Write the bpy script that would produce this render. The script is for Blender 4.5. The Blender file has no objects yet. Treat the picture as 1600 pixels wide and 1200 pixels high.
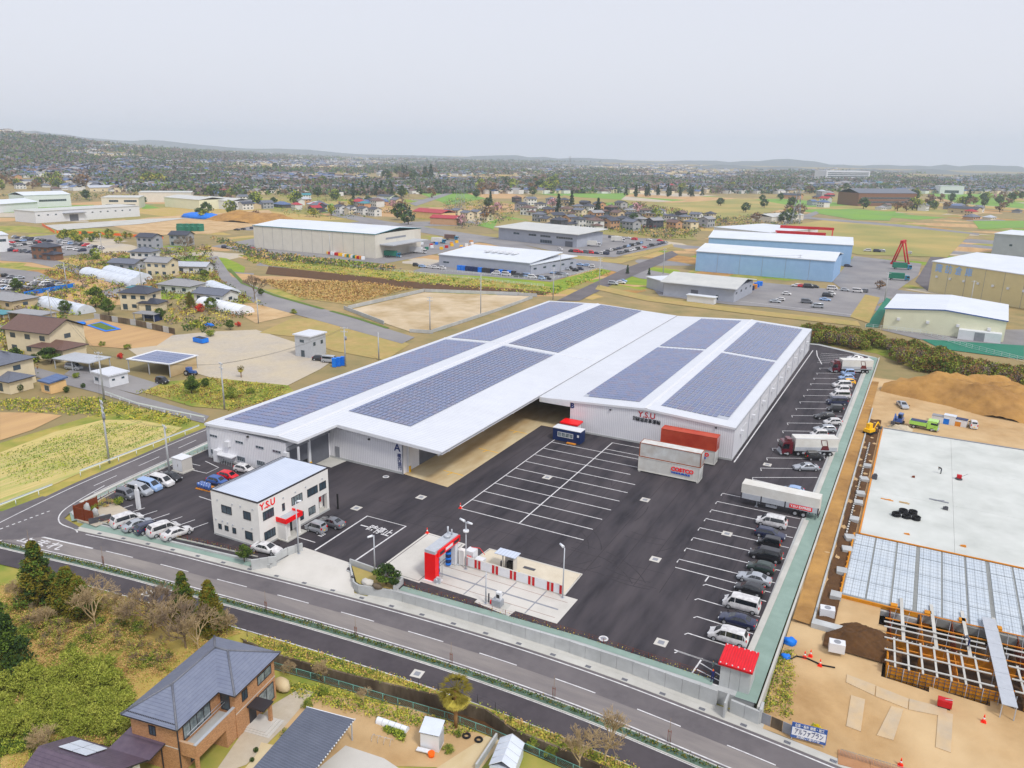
import bpy, math, random
from mathutils import Vector, Matrix
S = bpy.context.scene
COL = S.collection
R = math.radians
rnd = random.Random(11)

# ---------------------------------------------------------------- camera (drone, 57 m above the yard)
CAM_H, FPX = 57.0, 1229.32
PITCH, ROLL, YAW = 0.28587, 0.019636, -0.47810
_cp, _sp = math.cos(PITCH), math.sin(PITCH)
CF = Vector((math.sin(YAW)*_cp, math.cos(YAW)*_cp, -_sp))
_r0 = Vector((math.cos(YAW), -math.sin(YAW), 0)); _u0 = _r0.cross(CF)
CR = _r0*math.cos(ROLL) + _u0*math.sin(ROLL)
CU = -_r0*math.sin(ROLL) + _u0*math.cos(ROLL)
cam_d = bpy.data.cameras.new('camera'); cam_d.sensor_width = 36.0
cam_d.lens = 36.0*FPX/1600.0; cam_d.clip_start = 1.0; cam_d.clip_end = 40000.0
cam = bpy.data.objects.new('camera', cam_d); COL.objects.link(cam)
_m = Matrix((CR, CU, -CF)).transposed().to_4x4(); _m.translation = (0, 0, CAM_H)
cam.matrix_world = _m
S.camera = cam

# ---------------------------------------------------------------- sky, sun, exposure
SUN_EL, SUN_AZ = R(52), R(118)            # azimuth from +Y towards +X
w = bpy.data.worlds.new('World'); S.world = w; w.use_nodes = True
nt = w.node_tree; nt.nodes.clear()
sky = nt.nodes.new('ShaderNodeTexSky'); sky.sky_type = 'NISHITA'; sky.sun_disc = False
sky.sun_elevation = SUN_EL; sky.sun_rotation = SUN_AZ; sky.dust_density = 4.0; sky.air_density = 1.2
mul = nt.nodes.new('ShaderNodeVectorMath'); mul.operation = 'SCALE'; mul.inputs['Scale'].default_value = 0.1
mix = nt.nodes.new('ShaderNodeMix'); mix.data_type = 'RGBA'; mix.inputs[0].default_value = 0.86
mix.inputs[7].default_value = (0.605, 0.615, 0.68, 1)       # thin even overcast veil over the blue sky
bg = nt.nodes.new('ShaderNodeBackground'); bg.inputs[1].default_value = 1.0
wo = nt.nodes.new('ShaderNodeOutputWorld')
nt.links.new(sky.outputs[0], mul.inputs[0]); nt.links.new(mul.outputs[0], mix.inputs[6])
nt.links.new(mix.outputs[2], bg.inputs[0]); nt.links.new(bg.outputs[0], wo.inputs[0])
sun_d = bpy.data.lights.new('sun', 'SUN'); sun_d.energy = 1.5; sun_d.angle = R(10); sun_d.color = (1.0, 0.965, 0.91)
sun = bpy.data.objects.new('sun', sun_d); COL.objects.link(sun)
_sd = Vector((math.sin(SUN_AZ)*math.cos(SUN_EL), math.cos(SUN_AZ)*math.cos(SUN_EL), math.sin(SUN_EL)))
sun.rotation_euler = _sd.to_track_quat('Z', 'Y').to_euler()
S.view_settings.view_transform = 'Standard'; S.view_settings.look = 'None'
S.view_settings.gamma = 1.0; S.view_settings.use_curve_mapping = False
S.view_settings.exposure = 0.5
S.render.engine = 'CYCLES'
S.cycles.max_bounces = 5; S.cycles.diffuse_bounces = 2; S.cycles.glossy_bounces = 2
S.cycles.transmission_bounces = 3; S.cycles.transparent_max_bounces = 6; S.cycles.volume_bounces = 3
S.cycles.caustics_reflective = False; S.cycles.caustics_refractive = False
S.cycles.use_denoising = True

# ---------------------------------------------------------------- survey: photograph measurement -> point on the level z
def G(px, py, z=0.0):
    d = CF + CR*((px-800)/FPX) - CU*((py-600)/FPX)
    t = (z-CAM_H)/d.z
    return (d.x*t, d.y*t)
def GP(pts, z=0.0): return [G(a, b, z) for a, b in pts]

# ---------------------------------------------------------------- materials
def lin(c):
    l = .3*c[0]+.59*c[1]+.11*c[2]; c = [min(255, max(0, l+(v-l)*1.22)) for v in c]
    return tuple((v/255.0/12.92 if v/255.0 <= .04045 else ((v/255.0+.055)/1.055)**2.4) for v in c)
MATS = {}
def mat(name, c, c2=None, scale=1.0, rough=.7, bump=0.0, metal=0.0, c3=None, scale3=.05, k3=.5, detail=4, spec=.35,
        stretch=None, contrast=.5, trans=0.0, alpha=1.0, emit=0.0, coat=0.0, wave=None, bscale=None):
    """sRGB 0..255 colours; noise in world space between c and c2, a slow second noise towards c3, optional ribs."""
    if name in MATS: return MATS[name]
    m = bpy.data.materials.new(name); m.use_nodes = True; MATS[name] = m
    n = m.node_tree.nodes; L = m.node_tree.links; b = n['Principled BSDF']
    b.inputs['Roughness'].default_value = rough; b.inputs['Metallic'].default_value = metal
    b.inputs['Specular IOR Level'].default_value = spec
    if coat: b.inputs['Coat Weight'].default_value = coat; b.inputs['Coat Roughness'].default_value = .08
    if alpha < 1: b.inputs['Alpha'].default_value = alpha
    if trans: b.inputs['Transmission Weight'].default_value = trans
    col = lin(c)+(1,)
    b.inputs['Base Color'].default_value = col
    if emit: b.inputs['Emission Color'].default_value = col; b.inputs['Emission Strength'].default_value = emit
    geo = None
    def pos():
        nonlocal geo
        if geo is None:
            g = n.new('ShaderNodeNewGeometry'); geo = g.outputs['Position']
            if stretch:
                mp = n.new('ShaderNodeMapping'); mp.inputs['Scale'].default_value = stretch[:3]
                mp.inputs['Rotation'].default_value = (0, 0, stretch[3] if len(stretch) > 3 else 0)
                L.new(geo, mp.inputs[0]); geo = mp.outputs[0]
        return geo
    def noise(sc, det):
        t = n.new('ShaderNodeTexNoise'); t.inputs['Scale'].default_value = sc; t.inputs['Detail'].default_value = det
        t.inputs['Roughness'].default_value = .65
        L.new(pos(), t.inputs['Vector']); return t.outputs['Fac']
    def ramp(fac, k):
        r = n.new('ShaderNodeMapRange'); r.inputs[1].default_value = .5-k*.5; r.inputs[2].default_value = .5+k*.5
        L.new(fac, r.inputs[0]); return r.outputs[0]
    out = None; nz = None
    if c2 is not None:
        nz = noise(scale, detail); mx = n.new('ShaderNodeMix'); mx.data_type = 'RGBA'
        mx.inputs[6].default_value = col; mx.inputs[7].default_value = lin(c2)+(1,)
        L.new(ramp(nz, contrast), mx.inputs[0]); out = mx.outputs[2]
    if c3 is not None:
        n3 = noise(scale3, 3); mx = n.new('ShaderNodeMix'); mx.data_type = 'RGBA'
        if out: L.new(out, mx.inputs[6])
        else: mx.inputs[6].default_value = col
        mx.inputs[7].default_value = lin(c3)+(1,)
        mm = n.new('ShaderNodeMath'); mm.operation = 'MULTIPLY'; mm.inputs[1].default_value = k3
        L.new(ramp(n3, .3), mm.inputs[0]); L.new(mm.outputs[0], mx.inputs[0]); out = mx.outputs[2]
    if out: L.new(out, b.inputs['Base Color'])
    hgt = None
    if wave:   # (axis, ribs per metre, strength)
        t = n.new('ShaderNodeTexWave'); t.bands_direction = wave[0]; t.inputs['Scale'].default_value = wave[1]*.314159
        t.inputs['Distortion'].default_value = 0
        g = n.new('ShaderNodeNewGeometry'); L.new(g.outputs['Position'], t.inputs['Vector'])
        if out:
            rp = n.new('ShaderNodeMapRange'); rp.inputs[1].default_value = .0; rp.inputs[2].default_value = .22; rp.inputs[3].default_value = .8; rp.inputs[4].default_value = 1.0
            vm = n.new('ShaderNodeVectorMath'); vm.operation = 'SCALE'; L.new(t.outputs['Fac'], rp.inputs[0]); L.new(out, vm.inputs[0]); L.new(rp.outputs[0], vm.inputs['Scale']); L.new(vm.outputs[0], b.inputs['Base Color'])
        bp = n.new('ShaderNodeBump'); bp.inputs['Strength'].default_value = wave[2]; bp.inputs['Distance'].default_value = .06
        L.new(t.outputs['Fac'], bp.inputs['Height']); L.new(bp.outputs[0], b.inputs['Normal'])
    elif bump:
        h = noise(bscale, 3) if bscale else (nz if nz else noise(scale, detail))
        bp = n.new('ShaderNodeBump'); bp.inputs['Strength'].default_value = min(1, bump); bp.inputs['Distance'].default_value = max(.05, bump*.2)
        L.new(h, bp.inputs['Height']); L.new(bp.outputs[0], b.inputs['Normal'])
    return m
def M(n): return MATS[n]

mat('white_roof', (222,225,231), (212,215,222), .35, .45, wave=('Y', 1.4, .4), c3=(206,209,215), scale3=.05, k3=.5)
mat('white_wall', (234,234,237), (226,226,231), .5, .55, wave=('X', 2.4, .5))
mat('white_wall_y', (226,226,230), (216,217,223), .5, .55, wave=('Y', 2.4, .5))
mat('white_plain', (226,227,230), (214,216,220), .8, .5)
mat('office_wall', (238,236,232), (228,226,223), .7, .75)
mat('office_roof', (206,213,226), (194,202,216), .5, .45, wave=('X', 2.0, .3))
mat('trim_grey', (150,152,158), (132,134,140), 1.2, .5)
mat('dark_trim', (52,50,54), None, 1, .5)
mat('black', (22,22,24), None, 1, .5)
mat('rubber', (26,26,28), (38,38,40), 6, .85)
mat('glass', (38,48,58), (74,90,100), .6, .12, spec=.8, contrast=.6)
mat('glass_curtain', (150,160,162), (80,90,96), 1.4, .2, spec=.7, contrast=.35)
mat('glass_car', (24,28,33), None, 1, .08, spec=.9)
mat('shutter', (112,114,122), (100,102,110), .8, .5, wave=('Z', 5, .5))
mat('red_paint', (222,22,30), (204,18,26), .8, .4)
mat('red_dark', (176,20,34), (160,16,28), .8, .45)
mat('navy', (28,46,88), (22,38,74), 1.2, .4)
mat('blue_text', (24,44,98), None, 1, .5)
mat('text_black', (24,24,30), None, 1, .5)
mat('text_white', (236,236,238), None, 1, .5)
mat('yellow', (240,196,20), (222,176,16), 2, .5)
mat('orange', (240,110,24), None, 1, .5)
mat('cone_red', (238,58,30), None, 1, .5)
mat('paint_white', (226,226,226), (190,188,190), 1.6, .6, contrast=.3)
mat('solar', (112,121,150), (122,128,154), .55, .22, spec=.6, c3=(98,110,142), scale3=.16, k3=.8)
mat('solar_b', (122,126,150), (112,121,150), .55, .22, spec=.6, c3=(118,112,134), scale3=.3, k3=.7)
mat('solar_c', (104,117,152), (116,122,150), .55, .22, spec=.6)
mat('solar_rail', (178,182,190), None, 1, .4)
mat('concrete', (206,205,200), (188,187,182), .5, .8, c3=(168,166,160), scale3=.12, k3=.5)
mat('concrete_pad', (202,199,193), (186,183,177), .35, .8, c3=(216,213,208), scale3=.1, k3=.5)
mat('concrete_wall', (198,200,200), (176,178,178), .7, .8, c3=(160,162,162), scale3=.2, k3=.5)
mat('concrete_old', (142,130,112), (88,78,66), 1.1, .9, c3=(70,60,50), scale3=.25, k3=.8, stretch=(1,1,.35))
mat('concrete_warm', (214,202,174), (200,184,150), .35, .8, c3=(160,130,86), scale3=.11, k3=.7, stretch=(1.4,.5,1))
mat('concrete_fuel', (214,206,190), (200,190,172), .5, .8)
mat('asphalt_yard', (56,53,58), (38,36,41), .5, .85, c3=(80,75,78), scale3=.13, k3=.8, bump=.15, bscale=2, stretch=(1.6,.3,1,.35), contrast=.3)
mat('asphalt_seam', (46,42,46), (60,55,59), .6, .9)
mat('tyre_mark', (40,37,41), (62,57,61), .8, .8)
mat('asphalt_road', (104,100,102), (90,86,89), .9, .85, c3=(122,117,118), scale3=.1, k3=.5)
mat('asphalt_worn', (154,148,143), (128,123,121), .5, .85, c3=(104,100,104), scale3=.07, k3=.6, stretch=(.35,2,1,-.1))
mat('asphalt_path', (76,71,75), (64,60,64), 1.2, .85, c3=(88,83,86), scale3=.2, k3=.5)
mat('asphalt_old', (138,136,138), (120,118,120), .4, .85, c3=(158,155,153), scale3=.05, k3=.6)
mat('green_strip', (150,168,160), (138,156,148), .6, .85, c3=(128,146,138), scale3=.15, k3=.6)
mat('green_dull', (104,124,112), (84,100,88), .8, .9)
mat('green_dark_strip', (52,122,100), (44,108,92), .6, .8)
mat('gravel', (188,182,174), (168,160,150), 1.2, .9, c3=(204,190,160), scale3=.05, k3=.6)
mat('dirt', (192,164,126), (160,132,96), .2, .95, c3=(208,186,152), scale3=.07, k3=.7, bump=.5, bscale=1.1, contrast=.4, detail=8)
mat('soil', (166,132,88), (132,102,64), .5, .95, c3=(194,156,100), scale3=.12, k3=.6, bump=1, bscale=.7)
mat('soil_dark', (98,72,46), (74,54,36), .6, .95, bump=.8, bscale=1.5)
mat('field_bare', (186,156,120), (166,136,102), .4, .95, c3=(212,182,136), scale3=.05, k3=.5, stretch=(3,.25,1,.5))
mat('field_rows', (204,184,140), (142,158,86), .55, .95, c3=(206,186,132), scale3=.06, k3=.7, stretch=(2.6,.22,1,1.1), contrast=.35)
mat('dry_grass', (196,172,126), (172,146,100), .35, .95, c3=(164,154,70), scale3=.06, k3=.55)
mat('dry_lawn', (184,162,116), (164,142,96), .5, .95, c3=(152,146,92), scale3=.1, k3=.7)
mat('verge', (158,152,84), (186,164,106), .45, .95, c3=(108,128,54), scale3=.12, k3=.85)
mat('grass', (128,150,56), (160,160,70), .4, .95, c3=(96,132,40), scale3=.06, k3=.7)
mat('green_field', (112,146,78), (124,152,86), .12, .95, c3=(130,164,60), scale3=.02, k3=.5)
mat('meadow', (150,146,96), (126,132,78), .06, .95, c3=(186,164,112), scale3=.015, k3=.8)
mat("gravel_tan", (182,162,130), (158,140,108), .3, .95, c3=(222,208,186), scale3=.05, k3=.7)
mat("land", (178,154,116), (126,122,84), .09, .95, c3=(132,122,92), scale3=.006, k3=.75, detail=9, contrast=.4)
mat('farmland', (166,138,104), (152,142,98), .03, .95, c3=(128,140,70), scale3=.01, k3=.6)
mat('wood_brown', (122,62,32), (98,48,24), 1.5, .7, stretch=(1,1,8))
mat('timber', (214,150,66), (190,126,50), 1.5, .7)
mat('ply', (206,150,48), (176,118,34), 1.0, .7)
mat('steel', (168,172,178), (150,154,160), 2, .45, metal=.3)
mat('galv', (196,200,206), (180,184,190), 1.5, .45, metal=.2)
mat('dark_steel', (70,70,76), (88,88,92), 2, .55)
mat('pole_concrete', (186,188,190), (170,172,174), 1, .7)
mat('plastic_white', (236,238,242), (222,226,232), .8, .4)
mat('film', (222,228,236), (200,206,216), .5, .35)
mat('fence_white', (216,222,222), None, 1, .5)
mat('fence_green', (112,160,150), None, 1, .5)
mat('blue_sheet', (34,128,214), (22,100,190), .8, .5, bump=.5)
mat('orange_net', (236,120,60), None, 1, .6)
mat('bark', (96,78,62), (72,58,46), 2, .9)
mat('twig', (152,136,116), (124,108,92), 1.0, .9)
mat('twig_pale', (192,172,140), (164,146,116), 1.0, .9)
mat('leaf_dark', (56,76,34), (40,60,27), .8, .8)
mat('leaf_mid', (104,122,52), (82,102,42), .8, .8)
mat('leaf_light', (178,184,88), (150,162,70), .8, .8)
mat('leaf_yellow', (206,194,104), (186,172,86), .8, .8)
mat('leaf_cedar', (126,114,44), (104,98,36), .8, .8)
mat('leaf_brown', (150,118,80), (124,96,64), .8, .9)
mat('leaf_blossom', (226,190,194), (206,160,168), .8, .9)
mat('leaf_red', (222,84,60), (200,60,44), .8, .9)
mat('leaf_bright', (240,214,40), (214,196,40), .8, .9)
mat('leaf_maroon', (122,44,50), (98,34,40), .8, .9)
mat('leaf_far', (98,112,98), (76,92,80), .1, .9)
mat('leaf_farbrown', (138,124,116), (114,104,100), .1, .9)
mat('leaf_sasa', (156,162,78), (132,142,64), .8, .8)
mat('leaf_sasa2', (176,178,96), (150,156,76), .8, .8)
mat('straw', (206,178,130), (190,156,104), 1.2, .95)
mat('skin', (206,160,130), None, 1, .6)

# ---------------------------------------------------------------- mesh builder
class MB:
    def __init__(s): s.v = []; s.f = []; s.m = []; s.sm = []
    def face(s, pts, m=0, smooth=False):
        i = len(s.v); s.v += [tuple(p) for p in pts]; s.f.append(tuple(range(i, i+len(pts)))); s.m.append(m); s.sm.append(smooth)
    def box(s, x0, x1, y0, y1, z0, z1, m=0, mtop=None):
        i = len(s.v)
        s.v += [(x0,y0,z0),(x1,y0,z0),(x1,y1,z0),(x0,y1,z0),(x0,y0,z1),(x1,y0,z1),(x1,y1,z1),(x0,y1,z1)]
        for k, q in enumerate(((0,3,2,1),(4,5,6,7),(0,1,5,4),(1,2,6,5),(2,3,7,6),(3,0,4,7))):
            s.f.append(tuple(i+a for a in q)); s.m.append(mtop if (k == 1 and mtop is not None) else m); s.sm.append(False)
        return s
    def obox(s, c, size, rz=0, m=0, mtop=None):
        k = len(s.v); a, b, h = size[0]/2, size[1]/2, size[2]
        s.box(-a, a, -b, b, 0, h, m, mtop); ca, sa = math.cos(rz), math.sin(rz)
        for j in range(k, len(s.v)):
            x, y, z = s.v[j]; s.v[j] = (c[0]+x*ca-y*sa, c[1]+x*sa+y*ca, c[2]+z)
        return s
    def prism(s, poly, z0, z1, m=0, mtop=None):
        n = len(poly)
        ar = sum(poly[i][0]*poly[(i+1) % n][1]-poly[(i+1) % n][0]*poly[i][1] for i in range(n))
        if ar < 0: poly = poly[::-1]
        f0 = (lambda p: z0(p) if callable(z0) else z0); f1 = (lambda p: z1(p) if callable(z1) else z1)
        b = [(p[0], p[1], f0(p)) for p in poly]; t = [(p[0], p[1], f1(p)) for p in poly]
        s.face(t, m if mtop is None else mtop); s.face(b[::-1], m)
        for i in range(n):
            j = (i+1) % n; s.face([b[i], b[j], t[j], t[i]], m)
        return s
    def tube(s, p, q, r, r2=None, n=6, m=0, caps=True, smooth=True):
        p, q = Vector(p), Vector(q); r2 = r if r2 is None else r2; d = (q-p)
        if d.length < 1e-6: return s
        d.normalize(); a = d.cross(Vector((0,0,1)) if abs(d.z) < .9 else Vector((1,0,0))).normalized(); b = d.cross(a)
        i = len(s.v)
        for c, rr in ((p, r), (q, r2)):
            for k in range(n):
                t = 2*math.pi*k/n; s.v.append(tuple(c+(a*math.cos(t)+b*math.sin(t))*rr))
        for k in range(n):
            j = (k+1) % n; s.f.append((i+k, i+n+k, i+n+j, i+j)); s.m.append(m); s.sm.append(smooth)
        if caps:
            s.f.append(tuple(i+k for k in range(n))); s.m.append(m); s.sm.append(False)
            s.f.append(tuple(i+n+k for k in reversed(range(n)))); s.m.append(m); s.sm.append(False)
        return s
    def path(s, pts, r, n=5, m=0):
        for a, b in zip(pts, pts[1:]): s.tube(a, b, r, None, n, m)
        return s
    def blob(s, c, rad, m=0, seed=0, rings=5, seg=8, jit=.2):
        g = random.Random(seed); i = len(s.v)
        rx, ry, rz = rad
        s.v.append((c[0], c[1], c[2]+rz))
        for a in range(1, rings):
            ph = math.pi*a/rings
            for k in range(seg):
                th = 2*math.pi*(k+.5*(a % 2))/seg; j = 1+g.uniform(-jit, jit)
                s.v.append((c[0]+rx*math.sin(ph)*math.cos(th)*j, c[1]+ry*math.sin(ph)*math.sin(th)*j, c[2]+rz*math.cos(ph)*j))
        s.v.append((c[0], c[1], c[2]-rz)); last = len(s.v)-1
        def add(*q): s.f.append(tuple(q)); s.m.append(m); s.sm.append(True)
        for k in range(seg): add(i, i+1+k, i+1+(k+1) % seg)
        for a in range(rings-2):
            for k in range(seg):
                u, v = i+1+a*seg, i+1+(a+1)*seg; k2 = (k+1) % seg
                add(u+k, v+k, v+k2, u+k2)
        u = i+1+(rings-2)*seg
        for k in range(seg): add(u+k, last, u+(k+1) % seg)
        return s
    def move(s, k0, mtx):
        for j in range(k0, len(s.v)): s.v[j] = tuple(mtx @ Vector(s.v[j]))
        return s
    def mesh(s, name, mats):
        me = bpy.data.meshes.new(name); me.from_pydata(s.v, [], s.f)
        for n in mats: me.materials.append(MATS[n] if isinstance(n, str) else n)
        if len(mats) > 1: me.polygons.foreach_set('material_index', s.m)
        if any(s.sm): me.polygons.foreach_set('use_smooth', s.sm)
        me.update(); return me
    def build(s, name, mats, parent=None, loc=None, rz=0):
        if isinstance(mats, str): mats = [mats]
        return obj(name, s.mesh(name, mats), parent, loc, rz)
def obj(name, me, parent=None, loc=None, rz=0):
    o = bpy.data.objects.new(name, me); COL.objects.link(o)
    if parent is not None: o.parent = parent
    if loc is not None: o.location = loc
    if rz: o.rotation_euler = (0, 0, rz)
    return o
def tag(o, label=None, cat=None, group=None, kind=None):
    if label: o['label'] = label
    if cat: o['category'] = cat
    if group: o['group'] = group
    if kind: o['kind'] = kind
    return o
def thing(name, label, cat, loc=(0,0,0), rz=0, group=None):
    o = bpy.data.objects.new(name, None); COL.objects.link(o); o.location = loc; o.rotation_euler = (0, 0, rz)
    o.empty_display_size = .2
    return tag(o, label, cat, group)
def setmats(o, d):
    for i, m in d.items():
        o.material_slots[i].link = 'OBJECT'; o.material_slots[i].material = MATS[m] if isinstance(m, str) else m
class Proto:
    """a kind of thing: parts with shared mesh data; place() makes one individual of it."""
    def __init__(s, name): s.name = name; s.parts = []
    def add(s, name, mb, mats, parent=-1, loc=(0,0,0), rz=0):
        me = mb if isinstance(mb, bpy.types.Mesh) else mb.mesh(name, [mats] if isinstance(mats, str) else mats)
        s.parts.append((name, me, parent, loc, rz)); return len(s.parts)-1
    def place(s, loc, rz, label, cat, group=None, paint=None, scale=None):
        e = thing(s.name, label, cat, loc, rz, group)
        if scale: e.scale = scale
        made = []
        for nm, me, pa, l, r in s.parts:
            o = obj(nm, me, e if pa < 0 else made[pa], l, r); made.append(o)
            if paint and nm in paint: setmats(o, paint[nm])
        return e
def solo(name, me, loc, rz, label, cat, group=None, paint=None, scale=None):
    o = obj(name, me, None, loc, rz); tag(o, label, cat, group)
    if paint: setmats(o, paint)
    if scale: o.scale = scale
    return o
def struct(name, poly, z, m, parent=None):
    mb = MB(); n = len(poly)
    ar = sum(poly[i][0]*poly[(i+1) % n][1]-poly[(i+1) % n][0]*poly[i][1] for i in range(n))
    if ar < 0: poly = poly[::-1]
    mb.face([(p[0], p[1], z(p) if callable(z) else z) for p in poly])
    o = mb.build(name, m, parent)
    if parent is None: tag(o, kind='structure')
    return o
def patch(name, px, m, z=.02, zg=0.0): return struct(name, GP(px, zg), z, m)
def offset_line(pts, d):
    out = []
    for i, p in enumerate(pts):
        a = Vector(pts[max(0, i-1)]); b = Vector(pts[min(len(pts)-1, i+1)]); t = (b-a).normalized()
        out.append((p[0]-t.y*d, p[1]+t.x*d))
    return out
def resample(pts, step):
    out = []; carry = 0.0
    for a, b in zip(pts, pts[1:]):
        A, B = Vector(a), Vector(b); l = (B-A).length; s_ = carry
        while s_ < l:
            q = A+(B-A)*(s_/l); out.append((tuple(q), math.atan2(B.y-A.y, B.x-A.x))); s_ += step
        carry = s_-l
    return out
def strip(name, pts, w0, w1, z, m, kind='structure', parent=None):
    """ribbon following a plan line between two side offsets"""
    a, b = offset_line(pts, w0), offset_line(pts, w1); mb = MB(); zz = z if callable(z) else (lambda p: z)
    for i in range(len(pts)-1):
        q = [a[i], a[i+1], b[i+1], b[i]]
        mb.face([(p[0], p[1], zz(p)) for p in (q if w1 > w0 else q[::-1])])
    o = mb.build(name, m, parent)
    if parent is None: tag(o, kind=kind)
    return o
_txt = {}
def text_mesh(body, m, size=1.0, depth=.02, bold=0.0, width=None, spacing=1.0):
    c = bpy.data.curves.new('lettering', 'FONT'); c.body = body; c.size = size; c.extrude = depth/2; c.offset = bold
    c.align_x = 'CENTER'; c.align_y = 'CENTER'; c.resolution_u = 3; c.space_character = spacing
    o = bpy.data.objects.new('lettering', c); COL.objects.link(o); bpy.context.view_layer.update()
    me = bpy.data.meshes.new_from_object(o.evaluated_get(bpy.context.evaluated_depsgraph_get()))
    bpy.data.objects.remove(o); bpy.data.curves.remove(c)
    me.materials.clear(); me.materials.append(MATS[m])
    if width:
        xs = [v.co.x for v in me.vertices]; k = width/max(1e-6, max(xs)-min(xs))
        for v in me.vertices: v.co.x *= k
    return me
def wall_text(body, m, loc, facing, size, parent=None, width=None, bold=0.0, name='lettering', depth=.03, spacing=1.0):
    """facing: 'S' (-Y), 'E' (+X), 'N', 'W' or an angle of the outward normal about z"""
    me = text_mesh(body, m, size, depth, bold, width, spacing)
    a = {'S': 0, 'E': math.pi/2, 'N': math.pi, 'W': -math.pi/2}.get(facing, facing)
    o = obj(name, me, parent, loc); o.rotation_euler = (math.pi/2, 0, a); return o
# ================================================================ GROUND, ROADS, YARD
def zr(x): return -0.35-1.35*min(1.4, max(0.0, (x+100)/90.0))      # the front road falls towards the right
def zroad(p): return zr(p[0])
def GR(px, py, dz=0.0):
    z = -1.0
    for _ in range(10):
        g = G(px, py, z+dz); z = zr(g[0])
    return (g[0], g[1])
ROAD_C = [(-150,57.6),(-125,61.2),(-110,63.4),(-100.4,64.9),(-90.9,66.3),(-81,67.5),(-71.5,68.7),(-62,69.8),(-52.5,70.7),(-43.1,71.4),
          (-33.8,71.75),(-24.5,71.75),(-15.1,71.3),(-6,70.7),(4,69.8),(16,68.6),(30,66.8)]
def smooth(pts, k=4):
    out = []
    for i in range(len(pts)-1):
        p0, p1, p2, p3 = (Vector(pts[max(0, min(len(pts)-1, j))]) for j in (i-1, i, i+1, i+2))
        for s_ in range(k):
            t = s_/k; q = .5*((2*p1)+(p2-p0)*t+(2*p0-5*p1+4*p2-p3)*t*t+(3*p1-p0-3*p2+p3)*t**3); out.append((q.x, q.y))
    return out+[tuple(pts[-1])]
ROADS = smooth(ROAD_C)
def road_y(x):
    for a, b in zip(ROADS, ROADS[1:]):
        if a[0] <= x <= b[0]: return a[1]+(b[1]-a[1])*(x-a[0])/(b[0]-a[0])
    return ROADS[0][1] if x < ROADS[0][0] else ROADS[-1][1]
def near_h(x, y):
    """land round the road: garden level south of it, building site north of it on the right"""
    d = y-road_y(x); base = zr(x)-.12
    if d < -8.6:
        t = min(1, (-8.6-d)/6.0); base = base*(1-t)+(-1.75 if x > -78 else -1.0)*t
        if x > -67.5 and x < 60: base = zr(x)-.12
        if x < -67.5: base += .9*t*(math.sin(x*.31)*math.cos(y*.27)*.5+.5)
    if x > -9 and d > 4.6:
        t = min(1, (d-4.6)/26.0); base = (zr(x)-.05)*(1-t)+(-.2)*t
    return base
mb = MB(); NX, NY = 120, 66; X0, X1, Y0, Y1 = -158.0, 92.0, -20.0, 112.0
for j in range(NY+1):
    for i in range(NX+1):
        x = X0+(X1-X0)*i/NX; y = Y0+(Y1-Y0)*j/NY; z = near_h(x, y)
        if x < -9 and y > road_y(x)+3.5: z = min(z, -.5)
        if -67.5 < x < 60 and y < road_y(x)-6.2: z = -3.3
        if x > -7.2 and y > road_y(x)+6 and y < 108: z = -3.3
        e = min(1, (x-X0)/8, (X1-x)/8, (Y1-y)/8); z = z*e+(-.5)*(1-e) if y > 70 or x < -150 else z
        mb.v.append((x, y, z))
for j in range(NY):
    for i in range(NX):
        a = j*(NX+1)+i; mb.f.append((a, a+1, a+NX+2, a+NX+1)); mb.m.append(0); mb.sm.append(True)
tag(mb.build('ground', 'verge'), kind='structure')
mb = MB(); BIG = 9000.0
for q in ([(-BIG,-600),(X0,-600),(X0,Y1),(-BIG,Y1)], [(X1,-600),(BIG,-600),(BIG,Y1),(X1,Y1)], [(X0,-600),(X1,-600),(X1,Y0),(X0,Y0)]):
    mb.face([(p[0], p[1], -.5) for p in q])
def land_z(x, y):
    """the plain rises gently to the far left"""
    if y < 300: return -.5
    s_ = min(1.5, max(0.0, (-x/y-.8)/.95)); d = math.hypot(x, y); t = min(1.0, max(0.0, (d-1000)/2700)); return -.5+112*s_**1.15*t*t*(3-2*t)
xs_ = sorted(set([-BIG+i*250 for i in range(73)]+[X0, X1])); ys_ = [Y1,300,500,700,900]+[1100+i*250 for i in range(31)]+[BIG]
i0 = len(mb.v)
for y in ys_:
    for x in xs_: mb.v.append((x, y, land_z(x, y)))
for j in range(len(ys_)-1):
    for i in range(len(xs_)-1): k = i0+j*len(xs_)+i; mb.f.append((k,k+1,k+1+len(xs_),k+len(xs_))); mb.m.append(0); mb.sm.append(True)
tag(mb.build('terrain', 'land'), kind='structure')
def GH(px, py):
    """survey point on the rising plain"""
    d = CF + CR*((px-800)/FPX) - CU*((py-600)/FPX); h = math.hypot(d.x, d.y); r = 400.0
    while r < 8400:
        x, y = d.x/h*r, d.y/h*r
        if CAM_H+d.z/h*r <= land_z(x, y): return (x, y, land_z(x, y))
        r += 12+r*.004
    return None

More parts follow.
